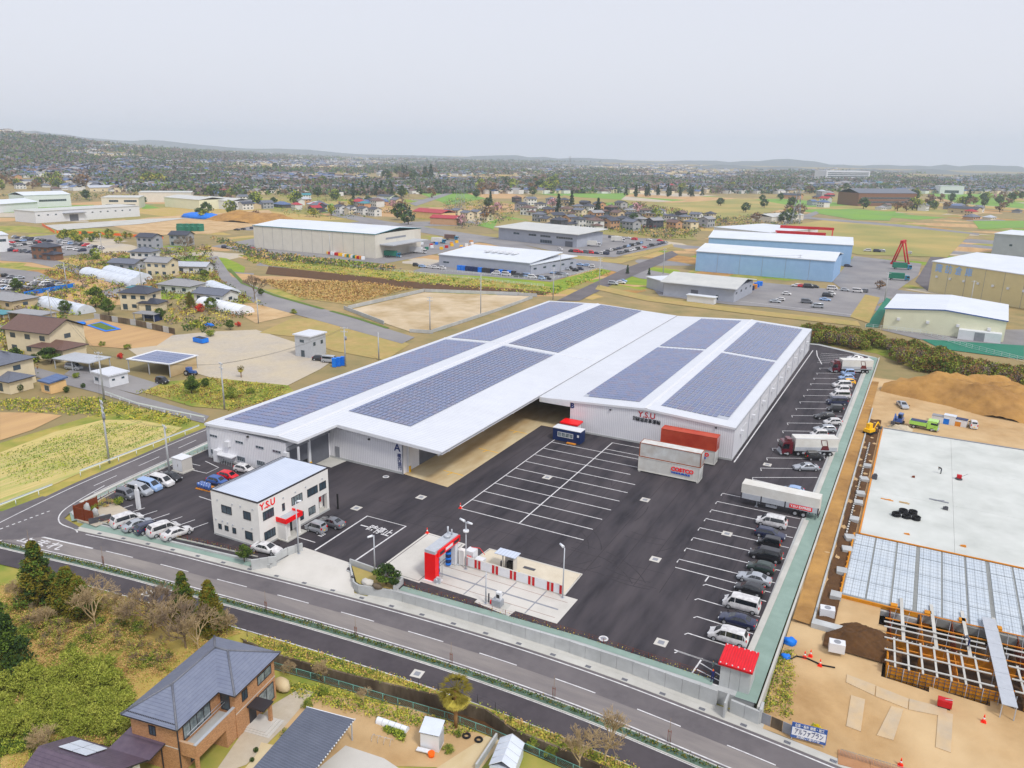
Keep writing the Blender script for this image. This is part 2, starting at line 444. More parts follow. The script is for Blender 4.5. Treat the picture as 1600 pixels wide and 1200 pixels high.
# ---- front road, hedge strip, footpath
dz = lambda k: (lambda p: zr(p[0])+k)
strip('road', ROADS, -3.45, 4.2, dz(0.0), 'asphalt_road')
strip('road', ROADS, -2.9, -.15, dz(.004), 'asphalt_worn')
strip('footpath', ROADS, -8.2, -4.75, dz(.01), 'asphalt_path')
NL = [p for p in ROADS if p[0] > -109.5]
strip('road_marking', NL, 2.92, 3.10, dz(.008), 'paint_white')
strip('road_marking', [p for p in ROADS if p[0] > -116], -3.05, -2.87, dz(.008), 'paint_white')
strip('road_marking', ROADS, -4.86, -4.75, dz(.014), 'paint_white')
strip('road_marking', [p for p in ROADS if p[0] > -104], -8.3, -8.14, dz(.016), 'paint_white')
pts = resample([p for p in ROADS if -101 < p[0] < 30], 1.0)
for i in range(0, len(pts)-5, 10):
    seg = [pts[i+k][0] for k in range(6)]
    strip('lane_dash', seg, -.08, .08, dz(.008), 'paint_white')
# verge kerbs and planted strip between road and footpath
def kerb(name, line, w0, w1, z0, z1, m, parent=None, seg=None):
    a, b = offset_line(line, w0), offset_line(line, w1); mb = MB()
    for i in range(len(line)-1):
        q = [a[i], a[i+1], b[i+1], b[i]]
        lo = [(p[0], p[1], z0(p)) for p in q]; hi = [(p[0], p[1], z1(p)) for p in q]
        mb.face(hi); mb.face([lo[0], lo[1], hi[1], hi[0]]); mb.face([lo[2], lo[3], hi[3], hi[2]])
        if i == 0: mb.face([lo[3], lo[0], hi[0], hi[3]])
        if i == len(line)-2: mb.face([lo[1], lo[2], hi[2], hi[1]])
    o = mb.build(name, m, parent)
    if parent is None: tag(o, kind='structure')
    return o
HS = [p for p in ROADS if p[0] > -117]
kerb('kerb', HS, -3.62, -3.46, dz(-.05), dz(.13), 'concrete')
kerb('kerb', HS, -4.75, -4.62, dz(-.05), dz(.13), 'concrete')
strip('planting_strip', HS, -4.62, -3.62, dz(.09), 'green_dull')
# gutter pavement on the north side, with grates
GL = [p for p in ROADS if p[0] > -112]
kerb('pavement', GL, 3.5, 4.55, dz(-.05), dz(.05), 'concrete')
kerb('pavement', [p for p in ROADS if -60 < p[0] < -7], 4.56, 5.5, dz(-.05), dz(.055), 'concrete')
gr = MB(); gr.box(-.35, .35, -.22, .22, 0, .02); 
for k in range(5): gr.box(-.3+k*.13, -.24+k*.13, -.18, .18, .02, .035, 1)
gme = gr.mesh('drain_grate', ['trim_grey', 'dark_steel'])
for i, (p, a) in enumerate(resample([q for q in offset_line(GL, 3.9) if q[0] < 12], 4.6)):
    o = obj('drain_grate', gme, None, (p[0], p[1], zr(p[0])+.052), a)
    tag(o, 'small square steel drain grate set in the pale gutter beside the front road', 'grate', 'drain grates along the front gutter')
# stop box with lettering at the junction
sb = [GR(a, b) for a, b in ((0,845),(31,831),(145,857))]
def line_px(name, pts, w, z, m='paint_white', parent=None): return strip(name, pts, -w/2, w/2, z, m, parent=parent)
line_px('road_marking', [sb[0], sb[1], sb[2]], .3, dz(.012))
def ground_text(body, m, c, rz, size, width=None, z=.008, bold=.02, sy=1.0):
    me = text_mesh(body, m, size, .004, bold, width); o = obj('road_lettering', me, None, (c[0], c[1], z), rz); o.scale = (1, sy, 1)
    tag(o, kind='structure'); return o
c = GR(64, 849); ground_text('止まれ', 'paint_white', c, R(8), 2.2, 8.2, zr(c[0])+.012, .03)
# ---- road along the left side of the warehouse
LROAD = smooth([(-116.5,52),(-119.6,62),(-121.6,71),(-123.0,79),(-124.6,93),(-126.0,106),(-127.2,130),(-128,170),(-128,215),(-128,262)])
LZ = -.33
strip('road', LROAD[3:], -3.6, 4.0, LZ, 'asphalt_road')
struct('road', [(-113,62.5),(-108,67.5),(-115.6,68.6),(-118.6,73.6),(-126.5,72),(-126.5,59.5),(-118,58.5)], LZ+.001, 'asphalt_road')
strip('road_marking', [p for p in LROAD if p[1] > 60], 2.75, 2.95, LZ+.01, 'paint_white')
strip('road_marking', [p for p in LROAD if p[1] > 76], -2.6, -2.42, LZ+.01, 'paint_white')
strip('road_marking', smooth([(-121.5,80.0),(-119.5,73.0),(-117.6,69.3),(-114.5,67.2),(-110.6,67.0),(-109.3,66.55)]), -.1, .1, LZ+.013, 'paint_white')
for i, (p, a) in enumerate(resample([p for p in LROAD if p[1] > 78], 1.0)):
    if i % 10 == 0 and i < 175:
        strip('lane_dash', [p, (p[0]+5*math.cos(a), p[1]+5*math.sin(a))], -.08, .08, LZ+.01, 'paint_white')
a, b = GR(0, 827), GR(82, 797)
for i in range(9):
    t = i/9.0; q = (a[0]+(b[0]-a[0])*t, a[1]+(b[1]-a[1])*t); t2 = t+.055; q2 = (a[0]+(b[0]-a[0])*t2, a[1]+(b[1]-a[1])*t2)
    strip('lane_dash', [q, q2], -.12, .12, LZ+.011, 'paint_white')
kerb('pavement', [p for p in LROAD if 72 < p[1] < 260], -3.75, -3.0, lambda p: -.5, lambda p: -.2, 'concrete')
# ---- guard rails along the left road
def guardrail(line, label):
    t = thing('guard_rail', label, 'guard rail', (line[0][0], line[0][1], -.45))
    L0 = Vector((line[0][0], line[0][1], -.45)); beam = MB()
    for a, b in zip(line, line[1:]):
        A = Vector((a[0], a[1], 0)); B = Vector((b[0], b[1], 0)); d = (B-A).normalized(); n_ = Vector((-d.y, d.x, 0))
        for z0, z1, o0, o1 in ((.5,.62,0,.06),(.62,.72,.06,.02),(.72,.84,.02,.0)):
            beam.face([A+n_*o0+Vector((0,0,z0))-L0-Vector((0,0,.45)), B+n_*o0+Vector((0,0,z0))-L0-Vector((0,0,.45)), B+n_*o1+Vector((0,0,z1))-L0-Vector((0,0,.45)), A+n_*o1+Vector((0,0,z1))-L0-Vector((0,0,.45))])
    for k in range(len(beam.v)): beam.v[k] = (beam.v[k][0], beam.v[k][1], beam.v[k][2]+.5)
    beam.build('beam', 'fence_white', t)
    pm_ = MB().tube((0,0,0), (0,0,.85), .07, n=6).mesh('post', ['fence_white'])
    for p, a_ in resample(line, 4.0): obj('post', pm_, t, (p[0]-L0.x, p[1]-L0.y, 0))
guardrail([(-128.3,52),(-126.9,63),(-127.4,74.5)], 'short white steel guard rail at the corner of the near field')
guardrail([(-128.9,80.6),(-129.4,92),(-130.2,108.5)], 'long white steel guard rail between the striped field and the left road')
guardrail([G(320,659,-.4),G(270,649,-.4),G(215,637,-.4),G(165,619,-.4)], 'white guard rail on the low wall of the side lane')

# ---- yard: asphalt, pads, kerbs
struct('yard', [(-115.9,70.4),(-112.6,69.2),(-80,73.2),(-76.2,73.4),(-75.6,79.4),(-66.6,79.1),(-66.0,77.6),(-56,76.9),(-30.6,78.2),(-13.3,78.0),(-12.2,80.0),(-11.9,97),(-10.9,254),(-26,262),(-117,254),(-119.5,110),(-118.6,84)], 0.0, 'asphalt_yard')
sk = MB().prism([(-119.6,254),(-119.9,110),(-118.9,84),(-116.2,70.1),(-112.7,68.9),(-80,72.9),(-76.2,73.2),(-75.8,79.2),(-66.8,78.9),(-65.9,77.4),(-56,76.5),(-30.6,77.6),(-9.4,77.0),(-8.6,254.5),(-26,264)], -2.2, -.012)
tag(sk.build('yard_base', 'concrete_wall'), kind='structure')
struct('canopy_floor', [(-79,109.9),(-68.85,108.9),(-68.85,252),(-79,252)], .012, 'concrete_warm')
struct('canopy_floor', [(-68.85,147.2),(-62.2,147.2),(-62.2,252),(-68.85,252)], .012, 'concrete_warm')
struct('apron', [(-96.4,105.6),(-92.4,105.6),(-92.0,109.6),(-96.4,109.6)], .02, 'concrete')
def z_entry(p): t = min(1, max(0, (p[1]-road_y(p[0])-4.5)/4.2)); return (zr(p[0])+.06)*(1-t)+.02*t
eb = MB(); NE = 12
for j in range(6):
    for i in range(NE):
        def ep(a, b):
            u, v = a/NE, b/6; lo = (-78.6+17.0*u, road_y(-78.6+17.0*u)+4.0); hi = (-75.6+9.0*u, 79.6-.3*u); return (lo[0]+(hi[0]-lo[0])*v, lo[1]+(hi[1]-lo[1])*v)
        eb.face([(q[0], q[1], z_entry(q)) for q in (ep(i,j), ep(i+1,j), ep(i+1,j+1), ep(i,j+1))])
tag(eb.build('entrance_slab', 'concrete_pad'), kind='structure')
struct('wash_floor', [(-62.3,79.7),(-62.4,92.7),(-55.2,92.4),(-55.0,79.6)], .02, 'concrete_pad')
struct('wash_floor', [(-55.0,80.0),(-55.0,86.6),(-34.3,86.5),(-34.4,80.0),(-40.3,80.0),(-40.5,78.5),(-46.0,79.2),(-46.0,80.0)], .024, 'concrete_pad')
struct('fuel_floor', [(-51.7,87.0),(-51.2,92.7),(-36.5,92.7),(-36.4,86.6)], .06, 'concrete_fuel')
kerb('kerb', [(-51.9,86.9),(-51.4,92.9),(-36.3,92.9),(-36.2,86.6)], 0, -.25, lambda p: 0, lambda p: .1, 'concrete_pad')
for x in (-48.2, -43.6, -39.0): strip('floor_joint', [(x,80.1),(x+.15,86.3)], -.09, .09, .03, 'trim_grey')
strip('floor_drain', [(-54.0,83.2),(-35.6,83.0)], -.16, .16, .032, 'trim_grey')
for y in (81.2, 85.2): strip('floor_joint', [(-54.6,y),(-35.2,y-.1)], -.03, .03, .03, 'wood_brown')
strip('floor_joint', [(-61.9,80.1),(-62.0,92.3),(-55.6,92.0),(-55.4,80.0),(-61.9,80.1)], -.06, .06, .028, 'dark_trim')
# parking lines: lorry bays in the middle
WL = lambda pts, w=.16, z=.006: strip('bay_line', pts, -w*.62, w*.62, z, 'paint_white')
WL([(-62.5,102.7),(-62.6,141.7)]); WL([(-51.4,102.6),(-51.55,145.0)], .17)
for i in range(11):
    y = 102.55+i*4.04
    if i == 0: WL([(-62.5,y+.1),(-40.2,y)], z=.009)
    elif i < 10: WL([(-62.4,y),(-40.3 if y < 130 else -42.6,y)], z=.009)
    else: WL([(-51.5,y+2),(-44.2,y+2)], z=.009)
WL([(-51.5,140.9),(-43.0,140.9)], z=.009)
# stop box and lettering
WL([(-73.6,79.7),(-74.0,92.7),(-66.5,92.8),(-66.5,79.8)], .22)
o = ground_text('一時停止', 'paint_white', (-69.9,89.4), R(0), 1.7, 6.0, .008, .03, 1.35)
# right-hand bays (perpendicular near, angled further back)
for y in (81.9,86.2,90.4,94.7,98.9): WL([(-19.6 if y < 92 else -20.6,y-.5),(-19.3 if y < 92 else -20.3,y),(-12.1,y-.35)], .15)
WL([(-19.8,82.0),(-12.4,81.6)], .15)
for i, y in enumerate((104.0,107.9,111.8,115.7,119.5,123.3,127.1,131.0)): WL([(-25.6,y-1.1),(-25.6,y),(-11.9,y+.1)], .15)
WL([(-25.4,101.4),(-12.0,101.2)], .15)
WL([(-20.5,101.3),(-20.6,99.6)], .15)
WL([(-21.9,139.0),(-22.4,141.0),(-11.8,147.2)], .15); WL([(-22.2,140.2),(-12.2,139.0)], .15)
for i in range(15):
    y = 146.5+i*6.1; WL([(-21.6,y-1.3),(-22.0,y),(-11.6,y+5.6)], .15)
WL([(-27.1,146.9),(-26.6,253.5)], .2)
WL([(-22.0,237),(-24.5,247),(-25.6,254)], .2)
for i in range(6): WL([(-23.4-i*.1,238+i*2.6),(-12.5,244.5+i*1.9)], .15)
# left staff parking lines
for i in range(6): WL([(-100.0+i*2.75,84.2+.1*i),(-99.2+i*2.75,90.2)], .13) if i in (4,5) else None
for i in range(7): WL([(-111.2+i*2.62,71.0+.25*i),(-109.9+i*2.62,76.8+.25*i)], .13)
for i in range(6): WL([(-117.0-.25*i,80.6+2.65*i),(-112.6-.25*i,80.9+2.65*i)], .13)
for i in range(4): WL([(-103.2,84.5+3.0*i),(-97.2,84.3+3.0*i)], .13)
WL([(-99.6,84.6),(-99.6,90.4)], .13)
WL([(-114.8,96.2),(-110.2,95.2),(-110.0,92.2),(-113.4,92.0)], .15); WL([(-112.9,101.0),(-107.0,100.6)], .15)
# bays by the office
WL([(-80.2,81.6),(-75.2,81.6)], .15); WL([(-80.2,87.0),(-75.4,87.0)], .15)
for i in range(3): WL([(-76.4,83.6+i*.4),(-75.6,83.6+i*.4)], .2)
# hatch next to the brick shed
WL([(-16.4,82.0),(-16.8,77.9)], .15)
for i in range(3): WL([(-16.4,81.0-i*1.4),(-13.6,79.8-i*1.0)], .13)
# yellow marks on the canopy floor
for y in (115.0, 128.2, 141): 
    strip('yellow_marking', [(-73.6,y),(-69.2,y-.2)], -.11, .11, .02, 'yellow'); strip('yellow_marking', [(-71.6,y-.1),(-71.9,y-1.4)], -.11, .11, .021, 'yellow')
for k in range(15):
    x = -66+k*3.7; strip('asphalt_seam', [(x,93.5 if x > -50 else 94),(x+.5,146 if x < -28 else 250)], -.05, .05, .003, 'asphalt_seam')
for y in (94.0, 98.4, 150.0): strip('asphalt_seam', [(-78 if y < 100 else -26.4,y),(-26,y+.4) if y < 100 else (-22.5,y)], -.05, .05, .0035, 'asphalt_seam')
gt = random.Random(9)
for k in range(26):
    cx, cy, r0, a0 = gt.uniform(-60,-24), gt.uniform(84,128), gt.uniform(6,16), gt.uniform(0,6.28); n_ = gt.randrange(5,9)
    for dr in (0, 1.9): strip('tyre_mark', [(cx+(r0+dr)*math.cos(a0+.1*i), cy+(r0+dr)*math.sin(a0+.1*i)) for i in range(n_)], -.09, .09, .0042+k*.00005, 'tyre_mark') if -64 < cx+r0*math.cos(a0+.3) < -27 and 94 < cy+r0*math.sin(a0+.3) < 145 else None
# manhole and drain covers in the yard
cov = MB(); cov.box(-.75,.75,-.75,.75,0,.02,0); cov.box(-.38,.38,-.38,.38,.02,.035,1)
cme = cov.mesh('drain_cover', ['concrete_pad', 'trim_grey'])
rnc = MB().tube((0,0,0), (0,0,.03), .6, n=16, m=0).tube((0,0,.03), (0,0,.04), .38, n=16, m=1)
rme = rnc.mesh('manhole_cover', ['paint_white', 'trim_grey'])
for px, py, wh in ((557,794,'by the stop box'),(658,777,'left of the lorry bays'),(855,746,'inside the lorry bays'),(1008,781,'right of the lorry bays'),(1024,874,'near the centre of the car bays'),(1199,726,'by the corner of the far warehouse'),(1136,834,'in the row of black cars'),(1033,1004,'near the front retaining wall'),(344,771,'by the office'),(354,834,'behind the front hedge')):
    g = G(px, py); o = obj('drain_cover', cme, None, (g[0], g[1], .01)); tag(o, 'square pale concrete drain cover in the yard asphalt '+wh, 'drain cover', 'drain covers in the yard')
g = G(943, 998); o = obj('manhole_cover', rme, None, (g[0], g[1], .01)); tag(o, 'round manhole in a white square near the front wall', 'manhole')
for px, py, wh in ((603,745,'beside the sign wall of the near warehouse'),(729,862,'beside the truck wash lamp')):
    g = G(px, py); o = obj('manhole_cover', rme, None, (g[0], g[1], .012)); tag(o, 'round white-rimmed manhole cover '+wh, 'manhole')
# ---- green strips round the yard
strip('green_margin', [(-8.9,76.9),(-8.7,100),(-7.9,254)], .25, 2.55, -.004, 'green_strip')
kerb('kerb', [(-12.15,82.0),(-11.75,100),(-11.3,127.0)], -.75, 0, lambda p: -.1, lambda p: .14, 'concrete')
kerb('kerb', [(-11.3,131.8),(-11.0,170),(-10.6,235)], -.75, 0, lambda p: -.1, lambda p: .14, 'concrete')
kerb('kerb', [(-8.85,76.2),(-8.65,100),(-7.85,254)], -.15, .1, lambda p: -1.6, lambda p: .22, 'concrete')
gm = MB(); FR = [p for p in ROADS if -112 < p[0] < -76.5]; fa, fb_ = offset_line(FR, 4.55), offset_line(FR, 6.3)
for i in range(len(FR)-1): gm.face([(fa[i][0],fa[i][1],zr(fa[i][0])+.06),(fa[i+1][0],fa[i+1][1],zr(fa[i+1][0])+.06),(fb_[i+1][0],fb_[i+1][1],.02),(fb_[i][0],fb_[i][1],.02)])
tag(gm.build('green_margin', 'green_strip'), kind='structure')
gm = MB(); FL = [(-113.4,68.4),(-116.6,70.2),(-117.9,74),(-119.2,80),(-120.6,90),(-121.9,101),(-122.6,108)]; fl2 = [(-111.6,70.3),(-114.6,72.2),(-116.2,75.5),(-117.4,80.5),(-118.5,90),(-119.2,101),(-119.6,108)]
for i in range(len(FL)-1): gm.face([(fl2[i][0],fl2[i][1],.03),(FL[i][0],FL[i][1],-.2),(FL[i+1][0],FL[i+1][1],-.2),(fl2[i+1][0],fl2[i+1][1],.03)][::-1])
tag(gm.build('green_margin', 'green_strip'), kind='structure')
kerb('kerb', fb_, -.05, .12, lambda p: -.5, lambda p: .12, 'concrete')
kerb('kerb', fl2[::-1], -.05, .12, lambda p: -.5, lambda p: .14, 'concrete')
strip('green_margin', [(-56.4,76.75),(-30.6,77.85),(-14.2,77.5)], .05, 1.15, .014, 'green_strip')
# ---- front retaining wall, cast in panels
t = thing('retaining_wall', 'long pale concrete retaining wall along the front road below the yard', 'wall', (-56.4,76.4,0))
WLN = [(-57.2,75.9),(-52,76.25),(-43,76.75),(-33,77.1),(-24,77.1),(-13.4,76.6)]
for i, (p, a) in enumerate(resample(WLN, 2.0)):
    mb = MB(); zl = zr(p[0])-.1; hb = .32
    mb.box(0, 1.97, -.15, .15, zl, hb); o = mb.build('panel', 'concrete_wall', t, (p[0]+56.4, p[1]-76.4, 0), a)
mb = MB().box(-.1,.1,-.9,.9,-1.7,.32); mb.build('end_panel', 'concrete_wall', t, (44.3,-.6,0))
for i, (p, a) in enumerate(resample([(-11.7,76.3),(-8.6,75.9)], 1.6)):
    mb = MB().box(0,1.57,-.15,.15,zr(p[0])-.2,-.05); mb.build('low_panel', 'concrete_wall', t, (p[0]+56.4, p[1]-76.4, 0), a)
mb = MB().box(-.15,.15,0,1.4,-1.9,.2); mb.build('side_panel', 'concrete_wall', t, (47.9,-.5,0))
# ================================================================ THE SITE: warehouses, office, truck wash, containers
def WY(px, py, Y):
    d = CF + CR*((px-800)/FPX) - CU*((py-600)/FPX); t = Y/d.y; return (d.x*t, CAM_H+d.z*t)      # on a wall y = Y: (x, z)
def WX(px, py, X):
    d = CF + CR*((px-800)/FPX) - CU*((py-600)/FPX); t = X/d.x; return (d.y*t, CAM_H+d.z*t)      # on a wall x = X: (y, z)
def window(parent, face, c, a0, a1, z0, z1, n=2, frame='dark_trim', pane='glass', origin=(0,0,0), name='window', sill=False, rows=1):
    """a framed window on an axis-aligned wall; the frame is the part, each pane a sub-part"""
    a0, a1 = min(a0, a1), max(a0, a1); z0, z1 = min(z0, z1), max(z0, z1); s_ = {'S': -1, 'E': 1, 'N': 1, 'W': -1}[face]
    f = .07; ax = face in 'EW'
    def bx(mb, u0, u1, w0, w1, d0, d1, m=0):
        if ax: mb.box(min(c+s_*d0, c+s_*d1), max(c+s_*d0, c+s_*d1), u0, u1, w0, w1, m)
        else: mb.box(u0, u1, min(c+s_*d0, c+s_*d1), max(c+s_*d0, c+s_*d1), w0, w1, m)
    mb = MB()
    bx(mb, a0, a1, z0, z0+f, 0, .07); bx(mb, a0, a1, z1-f, z1, 0, .07); bx(mb, a0, a0+f, z0+f, z1-f, 0, .068); bx(mb, a1-f, a1, z0+f, z1-f, 0, .068)
    st = (a1-a0)/n
    for i in range(1, n): bx(mb, a0+i*st-f*.45, a0+i*st+f*.45, z0+f, z1-f, 0, .066)
    if sill: bx(mb, a0-.05, a1+.05, z0-.06, z0, 0, .12)
    o0 = Vector(origin)
    for k in range(len(mb.v)): mb.v[k] = tuple(Vector(mb.v[k])-o0)
    w_ = mb.build(name, frame, parent)
    for i in range(n):
        pb = MB(); bx(pb, a0+i*st+f*.5, a0+(i+1)*st-f*.5, z0+f*.8, z1-f*.8, 0, .03)
        for k in range(len(pb.v)): pb.v[k] = tuple(Vector(pb.v[k])-o0)
        pb.build('pane', pane, w_)
    return w_
def part_box(parent, name, m, x0, x1, y0, y1, z0, z1): return MB().box(x0, x1, y0, y1, z0, z1).build(name, m, parent)

def gable_roof(parent, xl, xr, xm, zl, zr_, zm, y0, y1, th=.45, m='white_roof', name='roof'):
    mb = MB()
    P = [(xl,zl),(xm,zm),(xr,zr_)]
    for (a, b) in zip(P, P[1:]):
        mb.face([(a[0],y0,a[1]),(b[0],y0,b[1]),(b[0],y1,b[1]),(a[0],y1,a[1])], 0)
        mb.face([(a[0],y0,a[1]-th),(a[0],y1,a[1]-th),(b[0],y1,b[1]-th),(b[0],y0,b[1]-th)], 1)
        mb.face([(a[0],y0,a[1]-th),(b[0],y0,b[1]-th),(b[0],y0,b[1]),(a[0],y0,a[1])], 1)
        mb.face([(b[0],y1,b[1]-th),(a[0],y1,a[1]-th),(a[0],y1,a[1]),(b[0],y1,b[1])], 1)
    mb.face([(xl,y1,zl-th),(xl,y0,zl-th),(xl,y0,zl),(xl,y1,zl)], 1); mb.face([(xr,y0,zr_-th),(xr,y1,zr_-th),(xr,y1,zr_),(xr,y0,zr_)], 1)
    return mb.build(name, [m, 'white_plain'], parent)

SOLAR_LIMIT = 300
def solar(parent, blocks, zfun, slope):
    """blocks: (x0, columns, y0, y1, sign of the fall, skip) ; pitch 1.05 x 1.68"""
    cells = []
    for x0, n, y0, y1, sg, skip in blocks:
        rows = int((y1-y0)/1.68)
        for j in range(rows):
            for i in range(n):
                if j == 0 and i in skip: continue
                cells.append((y0+j*1.68, x0+i*1.05, sg))
        rail = MB(); x1 = x0+n*1.05; zz = lambda x: zfun(x)+.03
        rail.face([(x0-.08,y0-.08,zz(x0)),(x1+.03,y0-.08,zz(x1)),(x1+.03,y1+.03,zz(x1)),(x0-.08,y1+.03,zz(x0))])
        rail.build('solar_rail_bed', 'solar_rail', parent)
    cells.sort(); pm_ = [MB().box(-.46,.46,-.75,.75,0,.05).mesh('solar_panel', [m]) for m in ('solar','solar_b','solar_c')]
    rest = MB(); kc = Vector((0,0,0))
    for k, (y, x, sg) in enumerate(cells):
        xc, yc = x+.51, y+.82; z = zfun(xc)+.08; ang = -sg*slope
        if k < SOLAR_LIMIT:
            o = obj('solar_panel', rnd.choice(pm_), parent, (xc, yc, z)); o.rotation_euler = (0, -ang, 0)
        else:
            i = len(rest.v); rest.box(-.46,.46,-.75,.75,0,.05,rnd.randrange(3)); rest.move(i, Matrix.Translation((xc,yc,z)) @ Matrix.Rotation(-ang, 4, 'Y'))
    tag(rest.build('solar_panel_rows', ['solar','solar_b','solar_c'], parent), kind='stuff')

# ---------------- warehouse A (left)
AX0, ARX, AX1 = -116.0, -97.4, -69.75; AZ0, AZR, AZ1 = 6.9, 7.75, 6.65; AY1 = 251.0
def za(x): return AZ0+(AZR-AZ0)*(x-AX0)/(ARX-AX0) if x < ARX else AZR+(AZ1-AZR)*(x-ARX)/(AX1-ARX)
A = thing('warehouse', 'long white warehouse marked A with solar roof and open loading canopy', 'warehouse', (0,0,0))
part_box(A, 'wall', 'white_wall', -115.7, -96.1, 98.1, 250.6, 0, 6.5)
part_box(A, 'wall', 'white_wall', -96.1, -79.0, 109.7, 250.6, 0, 6.7)
part_box(A, 'base_course', 'concrete_wall', -115.78, -96.02, 98.02, 98.1, 0, .35)
part_box(A, 'base_course', 'concrete_wall', -96.1, -78.92, 109.62, 109.7, 0, .4)
for y0, y1 in ((98.2,103.5),(104.1,109.4)):
    part_box(A, 'roller_shutter', 'shutter', -96.1, -96.02, y0, y1, 1.9 if y0 < 100 else 0.05, 5.2); part_box(A, 'shutter_box', 'trim_grey', -96.1, -95.55, y0, y1, 5.2, 5.75)
part_box(A, 'shutter_void', 'black', -96.1, -96.05, 98.2, 103.5, .05, 1.9)
part_box(A, 'column', 'white_plain', -96.1, -95.7, 103.5, 104.1, 0, 6.2)
part_box(A, 'post_guard', 'yellow', -95.7, -95.55, 103.55, 104.05, 0, 1.1)
part_box(A, 'column', 'white_plain', -93.6, -93.3, 98.3, 98.6, 0, 6.3)
# roof in two steps: left wing reaches forward, right block starts at the sign wall
rb = MB()
def roofquad(x0, x1, y0, y1):
    z0, z1 = za(x0), za(x1); rb.face([(x0,y0,z0),(x1,y0,z1),(x1,y1,z1),(x0,y1,z0)], 0); rb.face([(x0,y0,z0-.45),(x0,y1,z0-.45),(x1,y1,z1-.45),(x1,y0,z1-.45)], 1)
roofquad(AX0, ARX, 97.8, AY1); roofquad(ARX, -92.9, 97.8, AY1); roofquad(-92.9, AX1, 108.4, AY1)
def fascia(x0, y0, x1, y1, h=.45): rb.face([(x0,y0,za(x0)-h),(x1,y1,za(x1)-h),(x1,y1,za(x1)),(x0,y0,za(x0))], 1)
fascia(AX0,97.8,ARX,97.8); fascia(ARX,97.8,-92.9,97.8); fascia(-92.9,97.8,-92.9,108.4); fascia(-92.9,108.4,AX1,108.4,.6); fascia(AX1,108.4,AX1,AY1,.6); fascia(AX1,AY1,ARX,AY1); fascia(ARX,AY1,AX0,AY1); fascia(AX0,AY1,AX0,97.8)
ro = rb.build('roof', ['white_roof', 'white_plain'], A)
MB().box(ARX-.3, ARX+.3, 97.8, AY1, AZR-.02, AZR+.1).build('ridge_cap', 'white_plain', ro)
# deep canopy fascia along the loading side
fb = MB().box(AX1-.05, AX1+.1, 108.35, AY1, 6.1, AZ1+.05); fb.build('canopy_fascia', 'white_plain', A)
MB().box(AX1+.1, AX1+.2, 107, AY1, AZ1-.25, AZ1-.1).build('gutter', 'trim_grey', A)
for i in range(12):
    y = 111+i*12.3
    part_box(A, 'canopy_beam', 'white_plain', -79, AX1-.1, y, y+.25, 5.8, 6.3)
    part_box(A, 'column', 'white_plain', -79.0, -78.6, y, y+.4, 0, 5.8); part_box(A, 'post_guard', 'yellow', -78.6, -78.4, y, y+.4, 0, 1.2)
for i in range(6): part_box(A, 'dock_shutter', 'shutter', -79.0, -78.94, 115+i*20, 121+i*20, 0.05, 4.4)
WINA = [(333.75,681),(374,691),(406,699),(432.5,705.5)]
for px, py in WINA:
    x, z = WY(px, py, 98.1); window(A, 'S', 98.1, x-1.0, x+1.0, z-.26, z+.26, 3, 'galv')
for px, py, hw in ((334,706,.7),(377,717,1.0),(408,724,1.0)):
    x, z = WY(px, py, 98.1); window(A, 'S', 98.1, x-hw, x+hw, z-.5, z+.5, 2 if hw < .9 else 4, 'galv', sill=True)
for px, py in ((357,693),(449,710)):
    x, z = WY(px, py, 98.1); part_box(A, 'vent_hood', 'white_plain', x-.5, x+.5, 97.5, 98.1, z-.5, z+.5)
for px, py in ((388,682),):
    x, z = WY(px, py, 98.1); part_box(A, 'wall_lamp', 'dark_trim', x-.18, x+.18, 97.75, 98.1, z-.12, z+.12)
x, z = WY(577, 686, 109.7); part_box(A, 'wall_lamp', 'dark_trim', x-.18, x+.18, 109.4, 109.7, z-.12, z+.12)
x, z = WY(344, 712, 98.1); part_box(A, 'lean_to', 'white_plain', x-.5, x+.7, 96.9, 98.1, 0, 2.3); part_box(A, 'lean_to', 'white_plain', x+.7, x+4.4, 96.7, 98.1, 1.55, 1.72)
for k in range(9): part_box(A, 'railing_bar', 'galv', x+.8+k*.44, x+.85+k*.44, 96.72, 96.77, 0, 1.55)
x, z = WY(528, 708, 109.7); part_box(A, 'door', 'trim_grey', x-.55, x+.45, 109.6, 109.7, .35, 2.5)
for xx in (-115.75, -115.2): part_box(A, 'downpipe', 'galv', xx-.06, xx+.06, 97.95, 98.08, 0, 6.4)
x, z = WY(620.3, 700, 109.6); wall_text('A', 'blue_text', (x, 109.64, z), 'S', 2.0, A, None, .03)
for k, ch in enumerate('構内徐行'):
    x, z = WY(623.4+.9*k*.5, 712.5+k*6.3, 109.6); wall_text(ch, 'blue_text', (x, 109.64, z), 'S', .9, A, None, .008)
part_box(A, 'corner_post', 'trim_grey', -79.0, -78.86, 109.55, 109.7, 0, 6.4)
solar(A, [(-114.2,12,101.0,181.0,1,()),(-114.2,12,183.0,249.5,1,()),(-95.9,14,115.5,180.4,-1,()),(-95.9,14,182.6,250.0,-1,())], za, math.atan(.043))

for x0, x1, y in ((AX0,ARX,182.0),(ARX,AX1,181.4)): MB().prism([(x0,y-.25),(x1,y-.25),(x1,y+.25),(x0,y+.25)], lambda p: za(p[0])-.05, lambda p: za(p[0])+.09).build('expansion_joint', 'white_plain', A)
